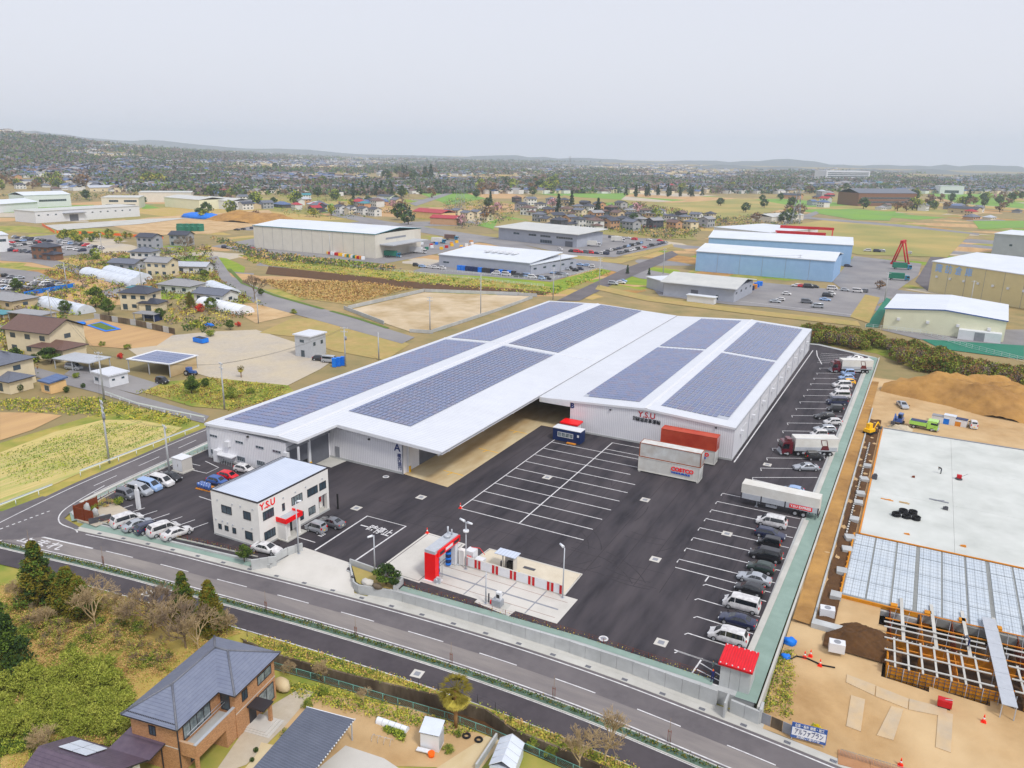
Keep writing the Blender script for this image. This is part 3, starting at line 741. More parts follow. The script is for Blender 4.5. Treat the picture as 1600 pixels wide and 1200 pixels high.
# ---------------- warehouse B (right)
BX0, BRX, BX1 = -69.45, -45.6, -27.6; BZ0, BZR, BZ1 = 6.35, 7.8, 6.9; BY0, BY1 = 147.2, 252.2
def zb(x): return BZ0+(BZR-BZ0)*(x-BX0)/(BRX-BX0) if x < BRX else BZR+(BZ1-BZR)*(x-BRX)/(BX1-BRX)
B = thing('warehouse', 'white warehouse marked B with solar roof behind the shipping containers', 'warehouse', (0,0,0))
mb = MB(); mb.prism([(-62.3,147.5),(-27.8,147.5),(-27.8,252),(-62.3,252)], 0, lambda p: zb(p[0])-.5)
mb.face([(-62.3,147.49,6.1),(-27.8,147.49,6.1),(-27.8,147.49,6.6),(BRX,147.49,BZR-.3),(-62.3,147.49,6.4)])
mb.build('wall', 'white_wall', B)
part_box(B, 'base_course', 'concrete_wall', -62.3, -27.7, 147.42, 147.5, 0, .35); part_box(B, 'base_course', 'concrete_wall', -27.8, -27.7, 147.5, 252, 0, .3)
part_box(B, 'side_wall', 'white_wall_y', -27.8, -27.72, 147.5, 252, .3, 6.5)
ro = gable_roof(B, BX0, BX1, BRX, BZ0, BZ1, BZR, BY0, BY1)
MB().box(BRX-.3, BRX+.3, BY0, BY1, BZR-.02, BZR+.1).build('ridge_cap', 'white_plain', ro)
part_box(B, 'canopy_fascia', 'white_plain', BX0-.05, -62.3, BY0-.02, BY0+.1, 5.35, 6.45); part_box(B, 'canopy_fascia', 'white_plain', BX0-.1, BX0+.05, BY0, BY1, 5.5, 6.4)
MB().box(BX1, BX1+.12, BY0, BY1, BZ1-.45, BZ1-.1).build('gutter', 'galv', B)
for i in range(9):
    part_box(B, 'canopy_beam', 'white_plain', BX0, -62.3, 150+i*12.2, 150.25+i*12.2, 5.3, 5.7)
for i in range(9):
    y = 153.5+i*11.4
    part_box(B, 'vent_hood', 'white_plain', -27.72, -27.1, y, y+.8, 3.6, 4.4); part_box(B, 'side_door', 'white_plain', -27.72, -27.66, y+2.2, y+5.4, .3, 4.6); part_box(B, 'downpipe', 'galv', -27.72, -27.6, y+8, y+8.12, 0, 6.4)
for px, py in ((954,640),(1119,668)):
    x, z = WY(px, py, 147.5); part_box(B, 'wall_lamp', 'dark_trim', x-.18, x+.18, 147.2, 147.5, z-.12, z+.12)
x, z = WY(894.2, 634, 147.4); wall_text('B', 'blue_text', (x, 147.43, z), 'S', 1.55, B, None, .05)
x, z = WY(1010.5, 649.3, 147.4); wall_text('Y.S.U', 'red_dark', (x, 147.43, z), 'S', 1.7, B, 3.6, .02)
x, z = WY(1012.5, 658.2, 147.4); wall_text('横堀商事運輸', 'text_black', (x, 147.43, z), 'S', .98, B, 5.2, .015)
x, z = WY(991.8, 653.4, 147.4); wall_text('株式\n会社', 'text_black', (x, 147.43, z), 'S', .45, B, .85, .006)
solar(B, [(-60.9,12,151.2,203.5,1,(0,)),(-60.9,12,205.3,249.6,1,()),(-43.6,13,151.0,203.6,-1,(11,12)),(-43.6,13,205.4,250,-1,())], zb, math.atan(.055))

# ---------------- office
OX0, OX1, OY0, OY1, OZ = -90.4, -80.8, 76.15, 91.5, 7.3
O = thing('office_building', 'two-storey white office with red entrance canopy and red rooftop lettering', 'office', (0,0,0))
part_box(O, 'wall', 'office_wall', OX0, OX1, OY0, 89.0, 0, OZ); part_box(O, 'wall', 'office_wall', OX0, OX1-1.4, 89.0, OY1, 0, OZ)
part_box(O, 'upper_wall', 'office_wall', OX1-1.4, OX1, 89.0, OY1, 3.2, OZ); part_box(O, 'corner_pillar', 'office_wall', OX1-.6, OX1-.01, 91.0, 91.49, .35, 3.2); part_box(O, 'porch_step', 'concrete', OX1-1.4, OX1-.01, 89.0, OY1-.01, 0, .35)
part_box(O, 'porch_door', 'black', OX1-1.4, OX1-1.34, 89.3, 90.6, .35, 2.6)
part_box(O, 'notice_board', 'red_paint', OX1-1.39, OX1-1.3, 90.7, 91.0, 1.4, 2.6)
part_box(O, 'base_course', 'concrete_wall', OX0-.04, OX1+.04, OY0-.04, OY1+.04, 0, .28)
rf = MB(); rf.face([(OX0+.1,OY0+.1,OZ+.12),(OX1-.1,OY0+.1,OZ+.12),(OX1-.1,OY1-.1,OZ-.02+.2),(OX0+.1,OY1-.1,OZ+.18)])
roof_o = rf.build('roof', 'office_roof', O)
ed = MB(); ed.box(OX0-.06,OX1+.06,OY0-.06,OY0+.08,OZ,OZ+.2); ed.box(OX0-.06,OX1+.06,OY1-.08,OY1+.06,OZ,OZ+.22); ed.box(OX0-.06,OX0+.08,OY0+.08,OY1-.08,OZ,OZ+.21); ed.box(OX1-.08,OX1+.06,OY0+.08,OY1-.08,OZ,OZ+.21)
ed.build('roof_edge', 'dark_trim', roof_o)
sg_ = MB()
for k in range(46): sg_.box(OX0+.3, OX0+.75, OY0+.5+k*.32, OY0+.62+k*.32, OZ+.16, OZ+.3)
sg_.build('snow_guard', 'trim_grey', roof_o)
for (a, b, c_, d_), n, pn in [((411.2,814.2,427,792.2),4,'glass'),((441.2,798.8,444.3,785.5),1,'glass'),((455.8,790.5,471.8,769.2),4,'glass_curtain'),((480.3,777.5,495.7,757),3,'glass'),((499,767.5,508.7,750.3),2,'glass'),
                              ((413.5,845,429.7,823),4,'glass'),((466.2,815.2,474,798.5),2,'glass'),((482.5,806,492.2,788.5),2,'glass_curtain')]:
    y0, z0 = WX(a, b, OX1); y1, z1 = WX(c_, d_, OX1); window(O, 'E', OX1, y0, y1, z0, z1, n, pane=pn)
for (a, b, c_, d_), n in [((183,512,250,580),2),((320,550,370,615),2),((165,630,188,668),1),((205,642,230,680),1),((253,655,278,697),1),((332,675,382,740),1)]:
    x0, z1 = WY(300+a/4, 660+b/4, OY0); x1, z0 = WY(300+c_/4, 660+d_/4, OY0); window(O, 'S', OY0, x0, x1, z0, z1, n)
for px, py in ((340,781),(363,788),(376,791),(395,796),(338,811),(348,814),(356,817),(364,820),(380,825),(394,826)):
    x, z = WY(px, py, OY0); part_box(O, 'vent_cap', 'galv', x-.1, x+.1, OY0-.12, OY0, z-.1, z+.1)
for px, py in ((442,778),(461,769),(477,761),(503,748)):
    y, z = WX(px, py, OX1); part_box(O, 'vent_cap', 'galv', OX1, OX1+.12, y-.1, y+.1, z-.1, z+.1)
y, z = WX(418.3, 788.2, OX1+.05); wall_text('Y.S.U', 'red_paint', (OX1+.03, y, z), 'E', 1.45, O, 3.1, .03, depth=.06)
# entrance canopy
y0 = WX(431.5, 818, OX1)[0]; y1 = WX(458, 805, OX1)[0]
cn = MB(); cn.box(OX1, OX1+2.0, y0, y0+.14, 3.0, 3.75); cn.box(OX1, OX1+2.0, y1-.14, y1, 3.0, 3.75); cn.box(OX1+1.86, OX1+2.0, y0+.14, y1-.14, 3.0, 3.75)
ca = cn.build('entrance_canopy', 'red_paint', O)
part_box(ca, 'canopy_roof', 'galv', OX1, OX1+1.86, y0+.14, y1-.14, 3.3, 3.42)
part_box(O, 'entrance_wall', 'office_wall', OX1, OX1+1.7, y0+.15, y0+.45, .15, 3.0); part_box(O, 'entrance_column', 'office_wall', OX1+1.3, OX1+1.7, y1-.7, y1-.3, .15, 3.0); part_box(O, 'entrance_wall', 'office_wall', OX1, OX1+1.1, y0+.45, y0+1.7, .15, 3.0)
part_box(O, 'entrance_step', 'concrete', OX1, OX1+2.1, y0, y1+.6, 0, .15); part_box(O, 'entrance_door', 'black', OX1, OX1+.05, y0+1.9, y1-.4, .15, 2.6)
part_box(O, 'flue', 'black', -79.9, -79.7, 92.3, 92.5, 0, 2.7)

# ---------------- brown garden screen and rockery at the corner
SC = thing('garden_screen', 'brown slatted timber screen wall round the corner rockery', 'screen', (0,0,0))
def slat_wall(parent, p, q, h, n, z0=0.0, m='wood_brown'):
    P, Q = Vector(p), Vector(q); a = math.atan2(Q.y-P.y, Q.x-P.x); l = (Q-P).length; s_ = h/n
    me = MB().box(0, l, -.05, .05, 0, s_*.86).mesh('slat', [m])
    for k in range(n): obj('slat', me, parent, (P.x, P.y, z0+k*s_), a)
    for t_ in (0.0, .5, 1.0):
        c_ = P+(Q-P)*t_; obj('post', MB().box(-.07,.07,.05,.17,0,h+.05).mesh('post', [m]), parent, (c_.x, c_.y, z0), a)
sp = [G(118,812), G(122,784), G(154,769)]; s0 = G(147,817)
slat_wall(SC, s0, G(118,810), 2.0, 9); slat_wall(SC, G(118,810), G(154,795), 2.2, 10)
for i, (px, py, w_, h_) in enumerate(((130,798,.9,1.5),(137,803,1.0,1.9),(143,797,.8,1.2),(150,806,.9,1.4),(163,811,1.3,.7))):
    g = G(px, py); mb = MB().blob((0,0,h_*.45), (w_*.6, w_*.5, h_*.55), 0, i, 6, 8, .3)
    tag(mb.build('garden_rock', 'concrete_wall', None, (g[0], g[1], 0), i), ['tall jagged','large pale upright','small pointed','broad flat-topped','low dark'][i]+' grey rock inside the brown garden screen', 'rock', 'rocks of the corner rockery')
g = G(157,815); tag(MB().box(-.12,.12,-1.6,1.6,0,.9).build('stone_slab', 'dark_steel', None, (g[0], g[1], 0), R(-25)), 'dark leaning stone slab in the corner rockery', 'stone slab')
struct('rockery_bed', [G(120,812), G(150,823), G(205,800), G(180,786), G(154,792)], .018, 'gravel')
g = G(217,795); mb = MB().box(-.35,.35,-.2,.2,0,3.4); mb.box(-.2,.2,-.12,.12,3.4,4.3); tag(mb.build('stone_monument', 'white_plain', None, (g[0], g[1], 0)), 'tall slim white stone monument beside the corner rockery', 'monument')
# ---------------- electric cabinet by the left kerb
c0 = G(286, 735); t = thing('power_cabinet', 'beige electrical cabinet on a plinth beside the left road', 'cabinet', (c0[0], c0[1], 0))
part_box(t, 'plinth', 'concrete', -1.5, 1.5, -1.3, 1.3, 0, .2); part_box(t, 'body', 'concrete_pad', -1.3, 1.3, -1.1, 1.1, .2, 2.6); part_box(t, 'lid', 'white_plain', -1.38, 1.38, -1.18, 1.18, 2.6, 2.72)
part_box(t, 'door', 'white_plain', -1.2, -.05, -1.13, -1.1, .35, 2.45); part_box(t, 'door', 'white_plain', .05, 1.2, -1.13, -1.1, .35, 2.45); part_box(t, 'handle', 'dark_trim', .1, .16, -1.17, -1.13, 1.2, 1.6)

# ---------------- front gate walls, planter
t = thing('gate_wall', 'pale concrete wing wall curving beside the office entrance', 'wall', (0,0,0))
for i, (p, a) in enumerate(resample([G(393,887,-.3), G(425,880), G(447,868), G(467,862)], 1.15)):
    MB().box(0,1.13,-.13,.13,-.9,.95+.25*i/5).build('panel', 'concrete_wall', t, (p[0],p[1],0), a)
t = thing('planter_wall', 'pale concrete planter wall round the pine at the yard entrance', 'planter', (0,0,0))
PW = [(-66.4,78.9),(-56.9,78.4),(-56.6,75.9),(-61.6,74.7),(-62.6,75.0),(-66.2,78.6)]
for a_, b_ in zip(PW, PW[1:]):
    A_, B_ = Vector(a_), Vector(b_); l = (B_-A_).length; MB().box(0,l-.02,-.11,.11,-1.0,.95 if a_ == PW[0] or a_ == PW[1] else .35).build('panel', 'concrete_wall', t, (A_.x,A_.y,0), math.atan2(B_.y-A_.y, B_.x-A_.x))
struct('planter_bed', [(-65.8,78.5),(-57.2,78.1),(-57.0,76.2),(-61.6,75.1),(-62.4,75.3)], .24, 'dry_lawn')
for i, (px, py, w_, nm) in enumerate(((575,912,1.0,'flat pale boulder'),(590,918,.75,'round grey boulder'),(551,903,.3,'small dark stone'))):
    g = G(px, py, .3); tag(MB().blob((0,0,.25), (w_, w_*.7, w_*.5), 0, i+9, 6, 8, .2).build('boulder', ['concrete_pad','concrete_old','dark_steel'][i], None, (g[0], g[1], .24)), nm+' in the entrance planter under the pine', 'boulder')

# ---------------- truck wash
t = thing('truck_wash', 'red and white portal truck wash with blue brushes', 'truck wash', (-54.9,80.8,0))
part_box(t, 'near_column', 'red_paint', 0, 1.75, 0, .95, .1, 4.2); part_box(t, 'far_column', 'white_plain', .1, 1.7, 5.3, 6.1, .1, 4.0)
part_box(t, 'top_beam', 'galv', .02, 1.7, .02, 6.15, 4.2, 4.65); hd = part_box(t, 'header_sign', 'red_paint', 1.72, 1.9, .6, 6.3, 3.55, 4.5)
part_box(hd, 'sign_strip', 'dark_trim', 1.9, 1.92, 1.0, 2.2, 3.75, 4.2); part_box(hd, 'sign_strip', 'dark_trim', 1.9, 1.92, 4.6, 6.0, 3.75, 4.2); part_box(hd, 'sign_strip', 'white_plain', 1.9, 1.92, 2.5, 4.3, 3.8, 4.2)
for y in (1.7, 4.7):
    br = MB()
    for k in range(8): br.tube((.9,y,.3+k*.42), (.9,y,.62+k*.42), .42, .42, 10, k % 2)
    br.build('brush', ['blue_sheet','navy'], t)
part_box(t, 'base_rail', 'galv', -.3, 2.2, .1, .5, .03, .12); part_box(t, 'base_rail', 'galv', -.3, 2.2, 5.5, 5.9, .03, .12); part_box(t, 'base_plinth', 'white_plain', -.1, 2.3, -.25, 1.1, .02, .1)
fan = MB().tube((.8,4.6,4.65), (.8,4.6,5.0), .5, .45, 12); fan.tube((.6,5.1,4.65), (.6,5.1,6.0), .13, .13, 8); fan.tube((1.0,5.5,4.65), (1.0,5.5,5.5), .1, .1, 8); fan.build('exhaust', 'galv', t)
mo = MB().tube((1.95,-.05,.5), (1.95,-.35,.5), .28, .28, 10); mo.box(1.9,2.5,-.1,.3,.1,.9); mo.build('motor', 'galv', t)
for k in range(3): MB().tube((1.85,1.0+k*.35,.05), (1.85,1.0+k*.35,3.5), .03, n=5).build('guide_pipe', 'galv', t)
c = (-52.4, 86.9); t = thing('pump_unit', 'white pump cabinets with red pipes beside the truck wash', 'pump unit', (c[0],c[1],0))
part_box(t, 'tank', 'white_plain', 0, 1.3, .6, 2.0, .1, 2.0); part_box(t, 'cabinet', 'office_wall', -.5, .4, -.4, .4, .1, 2.4); part_box(t, 'box', 'white_plain', 1.6, 2.9, .4, 1.6, .2, 1.1)
pp = MB()
for k in range(3): pp.tube((.5+k*.25,.45,.1),(.5+k*.25,.45,1.4), .06, n=6)
pp.path([(.2,1.9,2.0),(1.7,1.9,2.2),(2.6,1.8,1.4)], .04); pp.build('pipe', 'red_paint', t); part_box(t, 'control_box', 'black', .45, 1.4, .1, .3, .1, 1.0)
t = thing('wash_wall', 'long low white wall with pairs of red stripes beside the truck wash', 'wall', (-51.9,86.75,0), math.atan2(-.3,15.3))
part_box(t, 'core', 'concrete_pad', 0, 15.3, -.1, .1, 0, 1.55)
xs = 0.05
for k, wd in enumerate((1.75,2.45,2.45,2.45,2.45,1.45)):
    part_box(t, 'red_stripe', 'red_dark', xs, xs+.35, -.14, -.1, .22, 1.5); part_box(t, 'white_panel', 'white_plain', xs+.38, xs+.38+wd-.6, -.13, -.1, .22, 1.5); part_box(t, 'red_stripe', 'red_dark', xs+wd-.2, xs+wd+.15, -.14, -.1, .22, 1.5); xs += wd+.42
# fuel stop
g = G(793, 892); t = thing('fuel_shelter', 'small fuel shelter with pale ribbed roof and black cabinet', 'shelter', (g[0],g[1],.06))
part_box(t, 'roof', 'office_roof', -2.0, 1.3, -.3, 1.5, 2.3, 2.4); part_box(t, 'back_wall', 'concrete_pad', -.9, 1.0, .9, 1.0, 0, 2.3); part_box(t, 'side_wall', 'concrete_pad', .9, 1.0, -.1, .9, 0, 2.3); part_box(t, 'cabinet', 'black', -.2, .7, 0, .7, .2, 1.3); part_box(t, 'post', 'concrete_pad', -.9, -.75, 0, .15, 0, 2.3); part_box(t, 'dispenser', 'dark_steel', -1.3, -.9, .2, .5, .1, 1.0)
for px, py, wh in ((775,896,'left of'),(811,903,'right of')):
    g = G(px, py); mb = MB().path([(-.7,0,.06),(-.7,0,.35),(0,0,1.1),(0,0,.06)], .06); tag(mb.build('safety_rail', 'yellow', None, (g[0],g[1],0)), 'bent yellow safety rail '+wh+' the fuel shelter', 'rail')
g = G(827, 889); tag(MB().box(-.9,.9,-.3,.3,.06,.1).build('floor_hatch', 'dark_steel', None, (g[0],g[1],0)), 'dark steel hatch in the fuel floor', 'hatch')
# wash kiosk
g = G(778, 946); t = thing('wash_kiosk', 'grey machine kiosk with screen on the wash floor', 'kiosk', (g[0],g[1],.02))
part_box(t, 'cabinet', 'steel', -.7, .6, -.5, .5, 0, .9); part_box(t, 'screen_unit', 'white_plain', -.25, .45, -.2, .3, .9, 2.0); part_box(t, 'screen', 'dark_trim', -.15, .3, -.22, -.2, 1.2, 1.7); part_box(t, 'extinguisher', 'red_paint', -1.1, -.85, -.2, .05, 0, .5); part_box(t, 'post', 'dark_steel', -1.5, -1.35, 0, .15, 0, 1.3)
struct('kiosk_plinth', [G(752,940),G(762,933),G(800,944),G(788,956)], .028, 'concrete')
# lamps
def lamp(px, py, h, heads, label, ring=False, z=0.0):
    g = G(px, py, z); t = thing('yard_lamp', label, 'lamp', (g[0],g[1],z)); p = MB().tube((0,0,0),(0,0,h),.11,.07,8).build('pole', 'galv', t)
    MB().box(-.22,.22,-.22,.22,0,.06).build('base_plate', 'galv', t)
    for dx, dy in heads:
        MB().tube((0,0,h-.05),(dx*.35,dy*.35,h+.02),.045,.04,6).build('arm', 'galv', t)
        hd = MB(); hd.tube((dx*.3,dy*.3,h+.03),(dx*1.15,dy*1.15,h+.12),.19,.13,8); hd.build('lamp_head', 'plastic_white', t)
    if ring: MB().tube((0,0,h-1.5),(0,0,h-1.25),.42,.42,14).build('speaker', 'white_plain', t)
lamp(728, 889.5, 7.4, ((-1,.25),(1,-.25)), 'tall twin-headed yard lamp beside the truck wash', True)
lamp(879, 934, 7.4, ((-.8,.5),), 'single-headed yard lamp at the right end of the striped wash wall')
lamp(586, 897, 6.0, ((-.2,-.9),), 'single-headed yard lamp behind the entrance planter')
lamp(467, 865, 8.3, ((.6,.4),), 'slim yard lamp in front of the red office canopy')
lamp(759, 943, 4.6, (), 'plain grey pole beside the wash kiosk')
# cones
def cone_mesh():
    mb = MB().box(-.2,.2,-.2,.2,0,.04,0); mb.tube((0,0,.04),(0,0,.3),.15,.1,10,0); mb.tube((0,0,.3),(0,0,.45),.1,.075,10,1); mb.tube((0,0,.45),(0,0,.72),.075,.03,10,0); return mb.mesh('traffic_cone', ['cone_red','text_white'])
CONE = cone_mesh()
def cone(px, py, label, z=0.0, sc=1.3):
    g = G(px, py, z); return solo('traffic_cone', CONE, (g[0],g[1],z), 0, label, 'cone', 'traffic cones', scale=(sc,sc,sc))
cone(719.5, 794, 'red traffic cone at the near left corner of the lorry bays'); cone(667.5, 833, 'red traffic cone at the back corner of the truck wash floor')
# ---------------- containers and booths
def corr_box(t, nm, m, x0, x1, y0, y1, z0, z1, frame=None):
    """container: corrugated skin, corner frame, door end"""
    mb = MB(); n = 40; 
    for s_, yy in ((-1,y0+.05),(1,y1-.05)):
        for k in range(n):
            a = x0+.12+(x1-x0-.24)*k/n; b = x0+.12+(x1-x0-.24)*(k+1)/n; o0 = (.035 if k % 2 else 0)*-s_
            q = [(a,yy+o0,z0+.12),(b,yy+o0,z0+.12),(b,yy+o0,z1-.1),(a,yy+o0,z1-.1)]; mb.face(q if s_ < 0 else q[::-1])
    mb.box(x0+.05,x1-.05,y0+.05,y1-.05,z1-.12,z1-.04); mb.box(x0+.04,x0+.08,y0+.06,y1-.06,z0+.1,z1-.1); mb.box(x0+.06,x1-.06,y0+.1,y1-.1,z0+.02,z1-.12)
    sk = mb.build('skin', m, t)
    f = MB()
    for xx in (x0, x1-.14):
        for yy in (y0, y1-.14): f.box(xx,xx+.14,yy,yy+.14,z0,z1)
    for yy in (y0, y1-.1): f.box(x0+.14,x1-.14,yy,yy+.1,z0,z0+.14); f.box(x0+.14,x1-.14,yy,yy+.1,z1-.1,z1)
    for xx in (x0, x1-.1): f.box(xx,xx+.1,y0+.14,y1-.14,z0,z0+.14); f.box(xx,xx+.1,y0+.14,y1-.14,z1-.1,z1)
    f.build('frame', frame or m, t)
    for k in (0, 1):
        ym = (y0+y1)/2; a, b = (y0+.16, ym-.02) if k == 0 else (ym+.02, y1-.16); d_ = part_box(t, 'door', m, x1-.06, x1-.02, a, b, z0+.15, z1-.12)
        for yy in (a+.25, b-.25): MB().tube((x1+.01,yy,z0+.2),(x1+.01,yy,z1-.16),.025,n=5).build('lock_rod', 'galv', d_)
mat('container_white', (228,228,224), (210,209,204), .8, .5, c3=(196,190,180), scale3=.3, k3=.4)
mat('container_grey', (222,224,222), (204,208,210), .7, .5, c3=(186,176,164), scale3=.35, k3=.6)
mat('container_red', (172,68,46), (152,54,36), .7, .5, c3=(190,98,74), scale3=.3, k3=.5)
mat('rust', (158,92,52), (120,64,36), 2, .8)
mat('costco_red', (226,40,56), None, 1, .5); mat('costco_blue', (30,84,170), None, 1, .5)
CX0, CX1 = -42.0, -30.4
t = thing('shipping_container', 'lower white container with red and blue lettering in front of the stack', 'container', (0,0,0), 0, 'shipping containers'); corr_box(t, 'c', 'container_white', CX0, CX1, 133.1, 135.5, .2, 2.95)
wall_text('COSTCO', 'costco_red', (-33.6,133.08,1.85), 'S', 1.0, t, 4.2, .05); wall_text('WHOLESALE', 'costco_blue', (-33.9,133.08,1.15), 'S', .42, t, 3.6, .03)
ft = MB().box(CX0+.1,CX0+.5,133.1,133.5,0,.2); ft.box(CX1-.5,CX1-.1,133.1,133.5,0,.2); ft.box(CX0+.1,CX0+.5,135.1,135.5,0,.2); ft.box(CX1-.5,CX1-.1,135.1,135.5,0,.2); ft.build('foot', 'concrete', t)
t = thing('shipping_container', 'upper rust-edged white container stacked on the lettered white one', 'container', (0,0,0), 0, 'shipping containers'); corr_box(t, 'c', 'container_grey', CX0+.05, CX1+.05, 133.15, 135.55, 2.98, 5.75, 'rust')
D0, D1 = -41.0, -30.0
t = thing('shipping_container', 'white lettered container under the rust-red one by the warehouse wall', 'container', (0,0,0), 0, 'shipping containers'); corr_box(t, 'c', 'container_white', D0, D1, 142.9, 145.3, .2, 2.95)
wall_text('COSTCO', 'costco_red', (-33.3,142.88,2.0), 'S', 1.0, t, 4.2, .05); wall_text('WHOLESALE', 'costco_blue', (-33.5,142.88,1.3), 'S', .42, t, 3.6, .03)
t = thing('shipping_container', 'rust-red container stacked on a white one by the warehouse wall', 'container', (0,0,0), 0, 'shipping containers'); corr_box(t, 'c', 'container_red', D0+.1, D1+.1, 142.85, 145.25, 2.98, 5.75)
t = thing('site_cabin', 'navy blue portable cabin with a wide window by the warehouse', 'cabin', (-63.0,140.4,.1), R(-1))
part_box(t, 'body', 'navy', 0, 6.2, 0, 2.4, 0, 2.55); part_box(t, 'roof', 'white_plain', -.05, 6.25, -.05, 2.45, 2.55, 2.66)
window(t, 'S', 0.0, 1.1, 4.6, .9, 1.9, 4, 'white_plain', 'glass_curtain'); part_box(t, 'step', 'timber', 3.4, 5.4, -.7, -.1, -.1, .08); part_box(t, 'sign', 'white_plain', 5.5, 5.9, -.04, 0, 1.4, 1.9)
t = thing('guard_booth', 'small white booth with a red roof behind the navy cabin', 'booth', (-62.6,143.9,0))
part_box(t, 'body', 'white_plain', 0, 3.4, 0, 2.4, 0, 2.6); part_box(t, 'roof', 'red_paint', -.3, 3.7, -.3, 2.7, 2.6, 2.95); part_box(t, 'door', 'trim_grey', .3, 1.1, -.04, 0, 0, 2.0); window(t, 'S', 0.0, 1.5, 3.0, 1.0, 1.9, 2, 'galv')
# red-roofed block shed at the corner
t = thing('block_shed', 'grey concrete shed with a bright red ribbed roof at the yard corner', 'shed', (-13.5,78.0,0))
mat('red_ribbed', (206,26,44), (188,20,36), .8, .4, wave=('X', 3.5, .8))
k = 0
for i in range(3):
    part_box(t, 'wall_panel', 'concrete_wall', .01+i*1.1, 1.08+i*1.1, 0, .15, -.1, 3.0); part_box(t, 'wall_panel', 'concrete_wall', 3.15, 3.3, .16+i*1.0, 1.14+i*1.0, -.1, 3.0); part_box(t, 'wall_panel', 'concrete_wall', 0, .15, .16+i*1.0, 1.14+i*1.0, -.1, 3.0)
rf = MB(); rf.face([(-.25,-.3,3.05),(3.5,-.3,3.05),(3.5,3.3,3.4),(-.25,3.3,3.4)], 0); rf.face([(-.25,-.3,2.8),(-.25,3.3,3.1),(3.5,3.3,3.1),(3.5,-.3,2.8)], 1)
for a_, b_ in (((-.25,-.3),(3.5,-.3)),((3.5,-.3),(3.5,3.3)),((3.5,3.3),(-.25,3.3)),((-.25,3.3),(-.25,-.3))):
    zf = lambda p: 3.05 if p[1] < 0 else 3.4
    rf.face([(a_[0],a_[1],zf(a_)-.25),(b_[0],b_[1],zf(b_)-.25),(b_[0],b_[1],zf(b_)),(a_[0],a_[1],zf(a_))], 1)
rr = rf.build('roof', ['red_ribbed','red_dark'], t)
for i in range(12): part_box(rr, 'roof_clip', 'white_plain', -.1+(i % 6)*.65, .02+(i % 6)*.65, -.22 if i < 6 else 3.05, -.1 if i < 6 else 3.17, 3.08 if i < 6 else 3.39, 3.18 if i < 6 else 3.5)
# ================================================================ VEHICLES AND PEOPLE
PAINTS = {'white': (232,232,230), 'silver': (178,182,188), 'black': (28,28,33), 'navy': (34,40,66), 'light blue': (150,174,208), 'red': (196,26,44), 'grey': (120,122,128),
          'blue': (60,92,150), 'yellow': (238,186,54), 'cream': (222,208,170), 'dark green': (40,54,50), 'maroon': (86,22,34), 'green': (172,214,110), 'teal': (40,120,150)}
for k, v in PAINTS.items(): mat('paint_'+k, v, None, 1, .3, spec=.5, coat=.6, metal=.35 if k in ('silver','grey') else 0.0)
mat('rim', (186,188,192), None, 1, .35, metal=.5); mat('lamp_clear', (226,230,234), None, 1, .15, spec=.8); mat('lamp_red', (190,20,26), None, 1, .25); mat('plate', (236,232,200), None, 1, .5); mat('plate_yellow', (244,206,60), None, 1, .5)

# stations along the car: (x, belt z, top z, half width at belt, half width at top); cabin glass given by index of stations
CARS = {
 'sedan':   (1.48, [(2.32,.50,.60,.62,.50),(2.2,.62,.70,.80,.66),(1.9,.70,.80,.86,.72),(1.15,.84,.93,.88,.76),(.30,.90,1.38,.88,.60),(-.2,.92,1.44,.88,.60),(-.95,.93,1.38,.88,.58),(-1.65,.92,1.02,.86,.70),(-2.15,.86,.96,.82,.66),(-2.32,.66,.76,.68,.56)], 3, 4, 6, 7),
 'hatch':   (1.50, [(1.95,.52,.62,.60,.48),(1.85,.66,.74,.76,.60),(1.25,.82,.92,.82,.70),(.55,.90,1.40,.83,.60),(-.1,.93,1.50,.83,.60),(-1.25,.95,1.46,.83,.58),(-1.72,.94,1.12,.82,.66),(-1.9,.74,.84,.76,.64)], 2, 3, 5, 6),
 'wagon':   (1.50, [(2.3,.52,.62,.62,.50),(2.18,.66,.74,.80,.66),(1.2,.84,.94,.88,.76),(.40,.92,1.42,.88,.62),(-.3,.94,1.50,.88,.62),(-1.75,.95,1.44,.87,.60),(-2.12,.94,1.1,.85,.70),(-2.3,.74,.84,.80,.66)], 2, 3, 5, 6),
 'minivan': (1.85, [(2.36,.56,.68,.66,.54),(2.26,.74,.86,.84,.70),(1.75,.90,1.04,.90,.78),(.85,1.02,1.74,.91,.68),(.2,1.04,1.86,.91,.70),(-1.9,1.05,1.84,.91,.70),(-2.24,1.04,1.30,.89,.78),(-2.36,.80,.92,.86,.74)], 2, 3, 5, 6),
 'van':     (1.95, [(2.34,.60,.78,.72,.62),(2.26,.86,1.02,.84,.74),(1.85,1.02,1.24,.86,.78),(1.30,1.08,1.90,.87,.72),(.8,1.10,1.98,.87,.74),(-2.1,1.10,1.96,.87,.74),(-2.26,1.08,1.36,.86,.80),(-2.34,.80,.92,.84,.74)], 2, 3, 5, 6),
 'kei':     (1.75, [(1.68,.56,.72,.60,.50),(1.60,.78,.90,.71,.60),(1.15,.92,1.04,.74,.66),(.60,.98,1.66,.74,.60),(.2,1.0,1.76,.74,.62),(-1.45,1.0,1.74,.74,.62),(-1.60,.98,1.30,.73,.66),(-1.68,.74,.86,.71,.62)], 2, 3, 5, 6),
}
